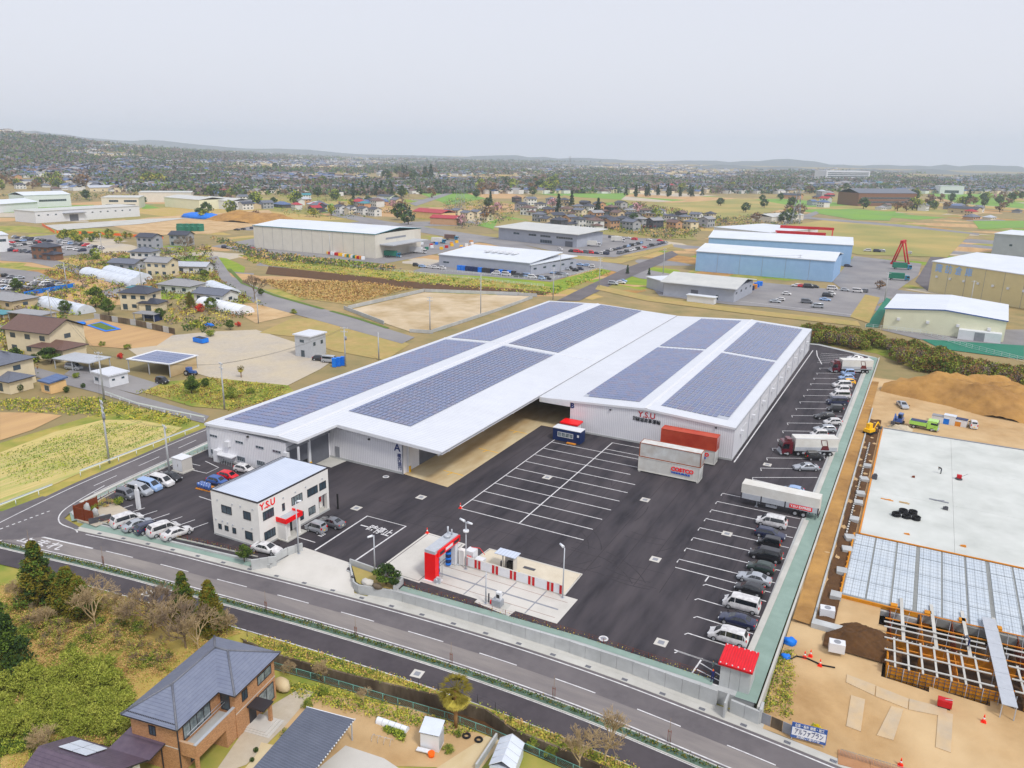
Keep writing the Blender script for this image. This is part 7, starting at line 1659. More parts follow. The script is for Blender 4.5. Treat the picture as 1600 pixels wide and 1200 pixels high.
strip('green_median', [G(358,420,RD), G(380,443,RD), G(430,462,RD), G(505,483,RD)], -.9, .9, RD+.1, 'leaf_mid'); strip('green_median', [G(517,486,RD), G(560,498,RD), G(606,513,RD)], -.8, .8, RD+.1, 'leaf_mid')
LH = 'homes left of the warehouse'
for a in [('big',75,548,8,'cream','brown','large cream house with dark purple-brown gabled roofs beside the lane'),('hip2',222,482,20,'cream','dark','cream two-storey house with dark hipped roof above the long garden wall'),('hip1',285,455,10,'white','pale','single-storey house with weathered pale roof behind the cream house'),('gable1',338,470,5,'white','grey','white bungalow with grey roof beside the long white greenhouse'),('gable2',255,430,15,'cream','pale','pale yellow house with a flat annex by the long lane'),('hip2',228,412,20,'white','grey','white house with grey roof beyond the plastic tunnels'),('gable2',235,387,10,'grey','dark','grey two-storey house with solar roof near the bare tree'),('gable2',285,383,20,'grey','dark','grey house half hidden by the big bare tree'),('hip2',75,404,12,'brown','dark','dark brown house with hipped roof beside the upper car park'),('hip1',18,478,5,'beige','pale','old low house with grey tin roof at the left edge'),('hip2',8,600,5,'cream','grey','cream house cut by the left picture edge above the field'),('gable1',305,425,25,'white','silver','small white sheds beside the curved road'),('gable1',200,420,15,'grey','grey','low grey farm shed beside the tunnels')]:
    house(a[0],a[1],a[2],a[3],a[4],a[5],a[6],1.18 if a[0] != 'big' else 1.28,LH)
def open_shed(px, py, deg, w_, d_, h, roof, label, walls='concrete_warm', panels=False, z=LZG):
    g = G(px, py, z); t = thing('open_shed', label, 'shed', (g[0],g[1],z), R(deg)); part_box(t, 'roof', roof, -w_/2-.4, w_/2+.4, -d_/2-.4, d_/2+.4, h, h+.2)
    for x in (-w_/2, 0, w_/2):
        for y in (-d_/2, d_/2): part_box(t, 'post', 'galv', x-.1, x+.1, y-.1, y+.1, 0, h)
    if walls: part_box(t, 'back_wall', walls, -w_/2, w_/2, d_/2-.1, d_/2, 0, h); part_box(t, 'side_wall', walls, w_/2-.1, w_/2, -d_/2, d_/2-.1, 0, h)
    if panels:
        for i in range(8):
            for j in range(4): part_box(t, 'solar_panel', 'solar', -w_/2+.8+i*w_/8.6, -w_/2+.8+(i+.92)*w_/8.6, -d_/2+.5+j*d_/4.4, -d_/2+.5+(j+.92)*d_/4.4, h+.2, h+.27)
    return t
open_shed(256, 578, 8, 13.5, 10, 3.4, 'white_plain', 'open machine shed with a solar panel roof beside the gravel lot', panels=True)
t = open_shed(130, 575, 8, 12, 6.5, 2.7, 'galv', 'wide flat carport beside the cream house', None); car('minivan', 116, 577, 10, 'silver', 'silver minivan under the flat carport beside the cream house', 'cars at the left homes', LZG+.05); car('kei', 254, 599, 5, 'black', 'small black off-roader in front of the solar shed', 'cars at the left homes', LZG+.05)
open_shed(52, 503, 8, 14, 6, 3.2, 'roof_pale', 'old dark farm shed with pale tin roof and blue awning'); open_shed(4, 500, 8, 8, 5, 2.6, 'roof_teal', 'small shed with blue-green roof at the left edge'); open_shed(218, 458, 20, 8, 4, 2.4, 'roof_teal', 'blue-roofed lean-to behind the cream house'); open_shed(232, 500, 12, 8, 4, 2.4, 'roof_pale', 'garage with pale roof below the cream house', 'navy')
block('prefab_hut', (147,599),(172,606), 5.0, 2.9, 'white_plain', 'white_roof', 'long white prefabricated hut beside the lane', kind='flat', wins=((.1,.35,.9,1.9),), door=None, side_win=2)
block('garden_hut', (65,612),(80,616), 4, 2.6, 'house_peach', 'roof_blue', 'tiny peach hut with blue roof in the left garden', kind='mono', rise=.5, wins=((.4,.9,.6,2.0),))
t, w_, rf = block('prefab_office', (462,556),(487,560), 6.5, 6.2, 'galv', 'white_roof', 'two-storey white prefabricated office on the gravel lot', kind='flat', wins=((.3,.6,4.2,5.2),(.35,.6,0,2.1)), side_win=2)
car('van', 516, 566, 15, 'silver', 'silver van beside the two-storey prefabricated office', 'cars at the left homes', LZG+.05); car('hatch', 499, 563, 20, 'black', 'black car beside the silver van on the gravel lot', 'cars at the left homes', LZG+.05)
bt = MB().box(-.55,.55,-.55,.55,0,2.3).box(-.6,.6,-.6,.6,2.302,2.45); bme = bt.mesh('portable_toilet', ['blue_sheet'])
for i, w2 in enumerate(('left','middle','right')): g = G(523+i*6.5, 573-i*1.2, LZG); solo('portable_toilet', bme, (g[0],g[1],LZG), R(20), w2+' blue portable toilet in the row by the pole', 'toilet', 'portable toilets')
g = G(314, 535, LZG); tag(MB().box(-2.2,2.2,-1.2,1.2,.2,1.5).box(-2.0,2.0,-1.0,1.0,1.5,1.52,1).build('skip', ['blue_sheet','black'], None, (g[0],g[1],LZG), R(-5)), 'blue steel skip at the edge of the gravel lot', 'skip')
for px, py, sx, lb in ((127,507,2.0,'blue tarpaulin bundle by the small field'),(327,509,2.0,'blue tarpaulin heap among the garden shrubs')): g = G(px, py, LZG); tag(MB().blob((0,0,.3),(sx,1.2,.6),0,int(px),6,9,.25).build('blue_tarp', 'blue_sheet', None, (g[0],g[1],LZG)), lb, 'tarpaulin')
struct('net_bed', [G(135,509,LZG),G(158,503,LZG),G(190,515,LZG),G(165,519,LZG)], LZG+.2, 'blue_sheet'); struct('net_bed', [G(140,508.5,LZG),G(157,505,LZG),G(182,514.5,LZG),G(166,517,LZG)], LZG+.25, 'leaf_mid')
g = G(298, 586, LZG); t = thing('tractor', 'blue farm tractor parked right of the solar shed', 'tractor', (g[0],g[1],LZG), R(10)); part_box(t, 'bonnet', 'paint_blue', .2, 1.7, -.4, .4, .7, 1.3); part_box(t, 'cab', 'paint_blue', -1.0, .2, -.6, .6, .8, 2.1); wheel_parts(t, (-.7,), .8, .7, .35); wheel_parts(t, (1.2,), .7, .42, .25)
tunnel(G(137,428,LZG), G(215,445,LZG), 8, 3.2, 'long white plastic greenhouse tunnel beside the brown field', LZG, name='greenhouse', ribs=8); tunnel(G(172,425,LZG), G(225,438,LZG), 8, 3.2, 'second plastic greenhouse tunnel behind the first', LZG, name='greenhouse', ribs=8); tunnel(G(70,475,LZG), G(135,490,LZG), 7, 3, 'white tunnel greenhouse behind the round tree', LZG, name='greenhouse', ribs=8)
tunnel(G(318,475,LZG), G(385,490,LZG), 7, 2.8, 'bright white tunnel greenhouse right of the red shrub', LZG, 'plastic_white', name='greenhouse', ribs=6); tunnel(G(330,448,LZG), G(365,462,LZG), 7, 2.8, 'short tunnel greenhouse behind the white bungalow', LZG, name='greenhouse', ribs=5)
t = thing('block_wall', 'long grey block wall along the edge of the small brown field', 'wall', (0,0,0))
for i, (p, a) in enumerate(resample([G(148,498,LZG), G(210,508,LZG), G(272,522,LZG)], 3.0)): MB().box(0,2.97,-.12,.12,LZG,LZG+1.9).build('panel', 'concrete_old' if i % 3 else 'concrete_wall', t, (p[0],p[1],0), a)
t = thing('plot_wall', 'white concrete wall enclosing the empty dirt plot beyond the left road', 'wall', (0,0,0))
for i, (p, a) in enumerate(resample([G(600,507,LZG), G(540,484,LZG), G(662,456,LZG), G(800,461,LZG), G(830,463,LZG)], 4.0)): MB().box(0,3.97,-.12,.12,LZG,LZG+1.3).build('panel', 'concrete_wall', t, (p[0],p[1],0), a)
for i, (p, a) in enumerate(resample([G(640,519,LZG), G(672,521,LZG), G(715,507,LZG), G(775,487,LZG), G(830,467,LZG)], 4.0)): MB().box(0,3.97,-.12,.12,LZG,LZG+1.1).build('panel', 'concrete_wall', t, (p[0],p[1],0), a)
pz('dirt_plot', [(548,484),(662,457),(828,463),(775,486),(672,520),(640,518),(604,506)], 'gravel_tan', LZG+.03) if 'gravel_tan' in MATS else pz('dirt_plot', [(548,484),(662,457),(828,463),(775,486),(672,520),(640,518),(604,506)], 'field_bare', LZG+.03)
pz('reed_bed', [(402,437),(575,441),(640,451),(545,476),(470,466)], 'dry_lawn', LZG+.02); pz('channel', [(420,416),(650,441),(860,456),(850,461),(640,450),(415,428)], 'soil_dark', LZG+.04); pz('verge', [(372,398),(440,401),(600,419),(720,432),(860,448),(860,455),(650,440),(420,415)], 'verge', LZG+.03)
tufts('reeds', [G(402,438,LZG),G(575,442,LZG),G(640,452,LZG),G(545,475,LZG),G(470,465,LZG)], 1200, .45, ['straw','straw','dry_grass','leaf_brown'], 41, lambda x, y: LZG, 1.0, .8, 'tall straw-coloured reeds in the wet plot')
for k, (ln, lb) in enumerate((([(360,392),(440,405),(560,419),(690,432),(850,448)], 'long white railing fence above the dark channel'), ([(690,424),(780,432),(850,438),(900,430),(942,420)], 'white railing fence below the small grey factory'))):
    L_ = [G(x, y, LZG) for x, y in ln]; t = thing('railing', lb, 'fence', (0,0,0)); pmr = MB().box(-.05,.05,-.05,.05,LZG,LZG+1.2).mesh('post', ['fence_white'])
    for p, a in resample(L_, 3.0): obj('post', pmr, t, (p[0],p[1],0))
    rl = MB()
    for a, b in zip(L_, L_[1:]):
        for zz in (.4,.8,1.15): rl.tube((a[0],a[1],LZG+zz),(b[0],b[1],LZG+zz),.04,n=4)
    rl.build('rail', 'fence_white', t)
# utility poles and lines
PT = [pole(171,723,12.3,'tall utility pole with transformer at the near field guard rail',3,True), pole(265,741,9.5,'grey utility pole standing among the kerb-row cars',1), pole(351,639,11,'leaning-stayed utility pole at the lane corner',2), pole(163,624,11.5,'utility pole beside the white prefab hut',2), pole(540,572,11,'utility pole by the portable toilets',2,True), pole(82,506,11,'utility pole by the old farm shed',1), pole(105,452,11,'utility pole at the blue fence of the lower car park',1), pole(160,396,11,'utility pole beside the upper car park',1), pole(222,455,11,'utility pole in front of the cream house',2), pole(404,505,9,'slim pole beside the tunnel greenhouse field',0), pole(592,562,8,'short pole at the junction by the dry field',0), pole(672,520,12,'utility pole at the corner of the dirt plot',2), pole(751,492,15,'tall bare lamp pole inside the dirt plot edge',0), pole(864,468,13,'utility pole behind the far end of warehouse A',2), pole(516,400,12,'utility pole in front of the white factory',1), pole(936,448,13,'utility pole at the crossing, left',2), pole(1036,428,13,'utility pole at the crossing, right',2), pole(1246,436,12,'utility pole before the blue warehouse',2), pole(1382,470,12,'dark utility pole before the cream-walled store',1), pole(1515,480,11,'utility pole before the beige warehouse',1), pole(875,430,11,'utility pole in the small grey factory car park',1)]
wires([PT[0],PT[1]], 'thin power lines between the two poles by the near field'); wires([PT[3],PT[2],PT[4]], 'power lines crossing the gravel lot'); wires([PT[15],PT[16],PT[17]], 'power lines past the blue warehouse'); wires([PT[5],PT[3],PT[0]], 'power lines above the lane')
# trees and shrubs of the gardens
for a in [('broad_b',150,480,1.15,'large dense evergreen left of the cream house'),('broad',170,492,1.0,'dense evergreen beside the long garden wall'),('broad',102,490,.8,'round street-side tree in front of the white tunnel'),('bare',290,400,1.9,'big bare tree beside the grey houses'),('bare',398,468,1.7,'spreading bare tree at the bend of the road'),('broad',408,462,.5,'dark shrub under the spreading bare tree'),('bush_r',312,487,1.7,'bright orange-red shrub by the tunnel greenhouse'),('broad_b',330,485,.75,'yellow-green tree right of the red shrub'),('cedar_b',298,480,.8,'dark conifer left of the red shrub'),('broad',250,500,.7,'dark tree in front of the garage'),('bush_y',310,510,1.6,'olive bush mound among the garden shrubs'),('bush',330,525,1.4,'green bush at the edge of the gravel lot'),('bush_r',372,510,.9,'maroon shrub beside the gravel lot'),('broad',360,515,.55,'dark round shrub right of the blue heap'),('ball',25,562,3.2,'large clipped round hedge at the cream house'),('ball',55,566,2.2,'clipped arch-shaped bush by the lane'),('pine',78,568,2.0,'flat-layered garden pine before the cream house'),('broad',300,615,.75,'dark round tree in the weedy garden plot'),('broad',322,605,.4,'small dark tree in the weedy garden plot'),('bush_y',360,622,1.8,'yellowish shrub behind the stayed pole'),('bush',392,615,1.0,'green shrub near the left road bank'),('palm',377,590,.6,'small palm in the weedy garden plot'),('ball',104,613,1.4,'clipped round bush by the lane, right'),('ball',130,606,1.1,'clipped round bush by the lane, left'),('ball',30,612,2.0,'brown-green round bush in the left garden'),('broad',26,455,.9,'dark tree in front of the parked cars'),('bush',55,485,1.2,'shrub behind the old farm shed'),('broad_b',240,400,.7,'green tree beside the grey house'),('bush_y',190,408,2.2,'yellow flowering garden patch'),('bush_y',460,490,1.2,'yellow-green bush beside the diagonal road'),('bush',150,405,1.5,'olive bush below the upper car park'),('broad_b',320,437,.7,'yellowish tree by the curved road'),('broad',95,545,.6,'dark tree by the cream house'),('bush_r',188,560,.9,'red shrub behind the carport'),('bush',200,545,1.0,'green shrub behind the solar shed'),('bush_y',160,540,.9,'pale shrub in the small brown field corner'),('bush',120,590,.9,'dark green bush by the lane wall')]:
    plant_px(a[0],a[1],a[2],LZG,a[3],a[4],'tree' if 'tree' in a[4] or 'evergreen' in a[4] or 'pine' in a[4] else 'palm' if 'palm' in a[4] else 'shrub')
tufts('garden_weeds', [G(215,612,LZG),G(330,592,LZG),G(455,605,LZG),G(430,625,LZG),G(360,642,LZG)], 900, .22, [LL,LM,LY,'leaf_brown'], 42, lambda x, y: LZG, .5, .5, 'weeds and low shrubs of the rough plot beside the lane')
tufts('field_margin', [G(0,625,LZG),G(150,622,LZG),G(300,655,LZG),G(285,666,LZG),G(160,650,LZG),G(0,640,LZG)], 700, .25, [LM,LL,LY], 43, lambda x, y: LZG, .5, .5, 'rank green grass on the bank between lane and field')
# soft green bank between the two pale fields, small weeds in rows
tufts('field_weeds', [G(20,760,LZG),G(0,712,LZG),G(160,660,LZG),G(280,670,LZG),G(170,718,LZG)], 900, .16, [LL,LM], 44, lambda x, y: LZG, .15, .6, 'sparse green weeds sprouting in the pale field')
# ================================================================ BEHIND: factories, stores, car parks
MZ = -.43
pz('factory_yard', [(330,385),(400,372),(660,375),(770,372),(690,395),(600,412),(500,402),(400,396)], 'asphalt_old', MZ+.02); pz('car_park', [(640,425),(690,408),(840,425),(930,408),(935,418),(860,440),(760,432)], 'asphalt_old', MZ+.03)
pz('verge', [(640,428),(690,424),(860,441),(945,418),(955,424),(870,458),(760,445)], 'grass', MZ+.02)
pz('car_park', [(770,372),(890,398),(960,402),(1045,383),(1030,372),(950,366)], 'asphalt_old', MZ+.02); pz('verge', [(868,396),(960,405),(1050,381),(1053,385),(970,412),(866,402)], 'dry_lawn', MZ+.03)
pz('road', [(870,470),(900,455),(975,420),(1050,392),(1060,398),(1010,422),(950,448),(905,470)], 'asphalt_road', MZ+.05); pz('road', [(880,402),(965,412),(1030,425),(1110,438),(1300,462),(1500,505),(1600,525),(1600,533),(1480,508),(1290,470),(1090,445),(1000,435),(960,424),(880,408)], 'asphalt_old', MZ+.045); pz('road', [(520,330),(600,345),(780,372),(880,400),(880,408),(760,380),(590,352),(515,336)], 'asphalt_old', MZ+.04)
pz('car_park', [(1010,440),(1060,430),(1200,442),(1400,462),(1330,496),(1200,480),(1140,476),(1030,462)], 'asphalt_old', MZ+.03); pz('car_park', [(1300,440),(1335,400),(1440,412),(1435,430),(1390,462),(1320,455)], 'asphalt_old', MZ+.035)
pz('bank', [(935,445),(1010,462),(1180,485),(1340,502),(1345,510),(1180,492),(1010,470),(930,452)], 'dry_lawn', MZ+.05); pz('bank', [(1328,495),(1352,460),(1375,465),(1358,505)], 'dry_lawn', MZ+.06); pz('green_yard', [(1352,510),(1385,465),(1392,468),(1372,512)], 'green_dark_strip', MZ+.05); pz('green_yard', [(1440,530),(1600,540),(1600,562),(1470,545)], 'green_dark_strip', MZ+.05); pz('yard', [(1375,515),(1600,515),(1600,542),(1440,531)], 'asphalt_old', MZ+.02); pz('yard', [(1430,440),(1455,400),(1475,403),(1450,455)], 'asphalt_road', MZ+.04)
for a, b in (((1110,463),(1012,447)),((1150,470),(1330,492))): WL([G(a[0],a[1],MZ), G(b[0],b[1],MZ)], .3, MZ+.1)
mat('blue_wall', (158,188,220), (146,176,210), .3, .6); mat('beige_wall', (216,204,164), (204,192,152), .25, .7); mat('cream_wall', (226,226,204), (216,216,194), .25, .7); mat('factory_wall', (220,216,206), (208,204,194), .3, .7); mat('grey_metal', (176,180,190), (162,166,176), .3, .5); mat('pale_roof', (222,226,232), (208,213,220), .1, .5); mat('tin_roof', (206,206,202), (186,188,186), .15, .5)
def pedge(px, py): return (px, py)
t, w_, rf = block('white_factory', (398,387),(587,404), 46, 13, 'factory_wall', 'pale_roof', 'big pale factory with ribbed wall panels and white roof left of centre', rise=2.0, seams=12, trim='roof_teal')
part_box(t, 'loading_canopy', 'galv', w_, w_+9, 4, 40, 7, 7.6); part_box(t, 'gable_sign', 'trim_grey', w_, w_+.1, 10, 30, 9.5, 10.5)
t, w_, rf = block('grey_factory', (686,416),(827,431), 34, 6, 'grey_metal', 'pale_roof', 'low grey factory with white roof and skylights', kind='mono', rise=2.0, wins=((.05,.12,2,3),), trim='pale_roof')
for i in range(5): part_box(rf, 'skylight', 'white_plain', w_*.35+i*4, w_*.35+i*4+2, 14, 20, 7.6, 8.4)
block('grey_annex', (808,428),(829,431), 38, 5, 'grey_metal', 'pale_roof', 'pale annex at the right end of the low grey factory', kind='mono', rise=1.2, side_win=5)
block('grey_office', (779,374),(901,387), 30, 8.2, 'grey_metal', 'tin_roof', 'two-storey grey metal office factory with wide roof', kind='mono', rise=1.6, o_=2.5, wins=((.2,.28,4.6,6),(.4,.5,4.6,6),(.55,.68,4.6,6),(.75,.95,4.6,6),(.55,.7,.8,3)), door=(.86,.95,3.5))
block('white_store', (1114,375),(1200,385), 60, 9, 'white_plain', 'pale_roof', 'long low white store behind the blue warehouses', kind='flat', wins=((.1,.95,4,5),))
block('blue_warehouse', (1105,402),(1328,416), 42, 11.5, 'blue_wall', 'pale_roof', 'farther pale blue warehouse with white vaulted roof', rise=2.4, trim='pale_roof')
t, w_, rf = block('blue_warehouse', (1086,423),(1300,441), 36, 10, 'blue_wall', 'pale_roof', 'nearer long pale blue warehouse with white roof', rise=2.4, trim='pale_roof', seams=6); wall_text('◯◯倉庫'.replace('◯',''), 'text_black', (w_-12,-.05,7.2), 'S', 2.0, t, 6, .02) if False else None
block('grey_store', (1036,461),(1146,473), 30, 5.6, 'grey_metal', 'tin_roof', 'low grey store with wide ribbed grey roof in front of the blue warehouse', kind='gable', rise=2.4, trim='pale_roof', door=(.4,.5,3.6), wins=((.75,.79,.5,2.5),), o_=1.2, side_win=4)
block('grey_lean_to', (1010,449),(1036,457), 26, 4.6, 'grey_metal', 'pale_roof', 'pale flat-roofed wing at the left of the low grey store', kind='flat')
block('bike_shelter', (1073,471),(1115,476), 3, 2.6, 'white_plain', 'pale_roof', 'little white open shelter before the low grey store', kind='flat')
t, w_, rf = block('beige_warehouse', (1450,455),(1660,494), 58, 13.5, 'beige_wall', 'pale_roof', 'huge beige warehouse with pale blue lettering on its wall', kind='gable', rise=3.0, seams=7, trim='pale_roof', vents=9)
mat('sign_blue', (150,186,230), None, 1, .5); k = 0
for ch in '諏訪倉庫': wall_text(ch, 'sign_blue', (3.6+4.9*k,-.08,10.9), 'S', 4.0, t, 3.4, .04); k += 1
t, w_, rf = block('cream_store', (1379,513),(1567,535), 36, 7.0, 'cream_wall', 'pale_roof', 'cream store with pale roof and bright blue eaves line', kind='gable_y', rise=1.6, trim='paint_blue', vents=4)
part_box(t, 'side_annex', 'white_plain', w_*.64, w_*.98, -3.2, 0, 0, 3.2); part_box(t, 'annex_door', 'trim_grey', w_*.77, w_*.85, -3.26, -3.2, 0, 2.9)
block('grey_hall', (1548,400),(1680,412), 40, 14, 'grey_metal', 'pale_roof', 'tall grey hall at the right picture edge', kind='flat', wins=((.2,.24,7,8.4),(.5,.54,7,8.4)))
t, w_, rf = block('white_depot', (57,349),(219,338), 26, 8.5, 'white_plain', 'tin_roof', 'long white depot with square windows at the left', kind='flat', wins=tuple((x, x+.018, 5.2, 6.2) for x in (.02,.1,.17,.51,.59,.66,.74,.81,.89)), door=(.3,.38,5)); part_box(t, 'canopy', 'trim_grey', w_*.24, w_*.44, -3, 0, 6.0, 6.4)
part_box(t, 'left_end', 'white_plain', -.05, 0, 0, 26, 0, 8.5)
block('white_depot', (-60,337),(60,328), 30, 7, 'white_plain', 'pale_roof', 'white-roofed open depot at the left edge', kind='gable', rise=2.5, o_=1.0); block('white_hall', (40,325),(112,322), 30, 11, 'white_plain', 'pale_roof', 'taller white hall behind the left depot', rise=2.5, wins=((.3,.9,5,7),)); block('long_factory', (160,326),(218,326), 35, 10, 'factory_wall', 'tin_roof', 'beige flat factory with ground-floor loading bays', kind='flat', wins=((.2,.45,6,8),(.6,.95,6,8)), door=(.1,.9,4)); block('cream_factory', (258,323),(312,328), 30, 9, 'cream_wall', 'tin_roof', 'yellowish factory with pitched tin roof', rise=2); block('white_workshop', (312,324),(362,328), 25, 8, 'white_plain', 'tin_roof', 'white workshop with grey roof at upper left', rise=2); block('far_factory', (218,316),(300,316), 30, 10, 'factory_wall', 'tin_roof', 'long pale factory behind the hedge row', kind='flat'); block('corner_office', (-20,395),(16,393), 20, 9, 'white_plain', 'pale_roof', 'white two-storey office cut by the left edge', kind='flat', wins=((.2,.9,5.5,7),))
block('house_school', (1340,322),(1430,322), 40, 16, 'house_brown', 'roof_grey', 'wide brown institutional building with grey roof at right', kind='gable', rise=5, wins=((.05,.95,4,6),(.05,.95,9,11))); block('white_museum', (1468,303),(1505,304), 30, 14, 'white_plain', 'pale_roof', 'white modern building with dark glass front', kind='flat', wins=((.2,.8,2,7),)); block('hospital', (1290,282),(1358,282), 40, 26, 'white_plain', 'pale_roof', 'pale many-storeyed hospital block in the hazy distance', kind='flat', wins=tuple((.03,.97,4+5*i,7+5*i) for i in range(4)))
# green skips, site huts and earthworks around the left construction site
pz('earthwork', [(170,352),(230,340),(420,328),(440,345),(330,365),(230,368)], 'dirt', MZ+.03); heap('soil_heap', G(395,345,MZ), 52, 20, 6, 'soil', 'orange-brown spoil heap on the far construction site', 5); pz('retaining_bank', [(70,352),(230,342),(300,340),(220,350),(90,360)], 'concrete', MZ+.2)
for i in range(8): g = G(284+i % 4*9, 361-(i//4)*4, MZ); tag(MB().box(-3,3,-2,2,0,3.4).build('green_hut', 'green_dark_strip', None, (g[0],g[1],MZ)), 'dark green site hut in the stacked block on the far earthwork', 'hut', 'green site huts')
g = G(317,341,MZ); tag(MB().blob((0,0,1),(22,9,4),0,3,6,12,.15).build('blue_tarp', 'blue_sheet', None, (g[0],g[1],MZ)), 'large blue sheet over earth on the far construction site', 'tarpaulin')
for px, py, m_, lb in ((613,402,'paint_teal','teal and green flatbed lorry by the white factory'),(685,380,'container_white','white box lorry behind the white factory'),(705,375,'roof_brown','brown-topped lorry behind the white factory'),(653,396,'white_plain','small white truck beside the white factory'),(926,385,'container_white','white box truck beside the grey office'),(965,378,'container_white','white container truck in the grey office car park'),(1408,421,'container_white','green-topped lorry beside the beige warehouse'),(1403,438,'container_white','white lorry parked before the green verge')):
    g = G(px, py, MZ); t = thing('box_truck', lb, 'truck', (g[0],g[1],MZ), R(rnd.choice((-12,10,15))), 'trucks in the factory yards'); part_box(t, 'cargo_box', 'green_dark_strip' if 'green' in lb else m_, -4.5, 2.6, -1.2, 1.2, 1.0, 3.7); cab(t, 2.9, 1.1, 2.7, 'paint_teal' if 'lorry' in lb else 'paint_white'); wheel_parts(t, (-3,3.9), 1.0, .5)
cr = MB().box(-.6,.6,-.5,.5,0,1.1).mesh('goods_crate', ['green_dark_strip'])
for i in range(40):
    r0 = i < 22; px, py = (500+i*3.2, 395+i*.5) if r0 else (648+(i-22)*5.2+(i % 3)*3, 390-(i % 5)*2.6); g = G(px, py, MZ); solo('goods_crate', cr, (g[0],g[1],MZ), rnd.random(), ('coloured pallet crate in the row along the white factory wall' if r0 else 'coloured pallet crate in the cluttered yard right of the white factory'), 'crate', 'crates along the factory wall' if r0 else 'crates in the factory yard', {0: rnd.choice(('blue_sheet','green_dark_strip','timber','yellow','plastic_white','red_dark'))}, (1.6,1.6,1.5))
for i in range(14): g = G(718+i*6.5, 422+i*.7, MZ); solo('goods_crate', cr, (g[0],g[1],MZ), 0, 'dark blue crate stack against the low grey factory', 'crate', 'crates at the grey factory', {0: rnd.choice(('navy','blue_sheet','dark_trim'))}, (1.8,1.6,2.2))
for i in range(10): g = G(1148+i*4.3, 467-i*2.3, MZ); solo('goods_crate', cr, (g[0],g[1],MZ), 0, 'blue and brown crate along the right side of the low grey store', 'crate', 'crates at the grey store', {0: rnd.choice(('navy','blue_sheet','timber'))}, (2,2,1.8))
# gantry cranes
def gantry(px, py, span, h, deg, label):
    g = G(px, py, MZ); t = thing('gantry_crane', label, 'crane', (g[0],g[1],MZ), R(deg)); part_box(t, 'girder', 'red_dark', -span/2, span/2, -.8, .8, h, h+1.8)
    for x in (-span/2+.8, span/2-.8):
        for y in (-4, 4): MB().tube((x,y,0),(x,y*.15,h),.45,.4,6).build('leg', 'red_dark', t)
        part_box(t, 'sill', 'red_dark', x-.4, x+.4, -4.5, 4.5, .2, 1)
gantry(1258,379,36,9.5,5,'red gantry crane farther behind the blue warehouses'); gantry(1248,386,32,8.5,5,'red gantry crane nearer behind the blue warehouses'); gantry(1406,413,8,12,80,'narrow red gantry crane in the yard by the beige warehouse')
# pylons
def pylon(px, py, h, label):
    g = G(px, py, MZ); mb = MB(); b = h*.09
    for lv in range(8):
        z0, z1 = h*lv/8, h*(lv+1)/8; r0, r1 = b*(1-lv/8.6), b*(1-(lv+1)/8.6); c0 = [(r0,r0,z0),(-r0,r0,z0),(-r0,-r0,z0),(r0,-r0,z0)]; c1 = [(r1,r1,z1),(-r1,r1,z1),(-r1,-r1,z1),(r1,-r1,z1)]
        for i in range(4): mb.tube(c0[i],c1[i],.2,n=4); mb.tube(c0[i],c1[(i+1) % 4],.1,n=3); mb.tube(c0[(i+1) % 4],c1[i],.1,n=3)
    for z in (.7,.82,.94): mb.tube((-h*.14,0,h*z),(h*.14,0,h*z),.18,n=4); mb.tube((-h*.14,0,h*z),(0,0,h*z+2),.1,n=3); mb.tube((h*.14,0,h*z),(0,0,h*z+2),.1,n=3)
    tag(mb.build('pylon', 'steel', None, (g[0],g[1],MZ)), label, 'pylon')
pylon(719,331,46,'tall lattice pylon behind the pink-roofed buildings'); pylon(1243,350,40,'lattice pylon by the road at the right meadow'); pylon(890,268,50,'small far lattice pylon on the wooded skyline')
# car parks
FARC = ['white','white','silver','black','navy','grey','white','black','red','light blue']
def park(pts, deg, where, grp):
    for px, py in pts:
        c_ = rnd.choice(FARC); kd = rnd.choice(list(CARFAR)); g = G(px, py, MZ); solo('parked_car', CARFAR[kd], (g[0],g[1],MZ+.06), R(deg+rnd.uniform(-4,4)+rnd.choice((0,180))), '%s %s parked in %s' % (c_, {'sedan':'saloon','hatch':'hatchback','wagon':'estate car','minivan':'minivan','van':'van','kei':'boxy small car'}[kd], where), 'car', grp, {0: 'paint_'+c_})
def row(a, b, n): return [(a[0]+(b[0]-a[0])*i/(n-1), a[1]+(b[1]-a[1])*i/(n-1)) for i in range(n)]
park(row((944,395),(1002,381),12)+row((968,397),(1040,380),14), 80, 'the packed rows beside the grey office', 'cars beside the grey office'); park(row((892,394),(946,398),8)+[(954,372),(964,373),(981,373),(991,375),(1014,376),(1031,377),(875,391)], -10, 'the loose edge of the grey office car park', 'cars at the edge of the grey office')
park([(810,433),(824,433),(832,435),(840,435),(847,437),(856,437),(866,428),(874,429),(882,430),(884,422),(891,421),(899,424),(907,422),(907,415),(915,416),(924,418),(650,416),(661,418),(672,419),(681,420),(692,421),(775,429),(791,431)], 12, 'the small grey factory car park', 'cars at the small grey factory')
park([(1244,448),(1254,449),(1263,450),(1273,450),(1300,453),(1320,455),(1339,457),(1350,457),(1229,461),(1219,470),(1211,473),(1260,474),(1289,470),(1293,464),(1299,461),(1277,481),(958,445),(970,443),(972,441),(1355,393),(1370,394),(1377,394),(1420,397),(1325,417)], 8, 'the wide asphalt lot before the blue warehouse', 'cars before the blue warehouse')
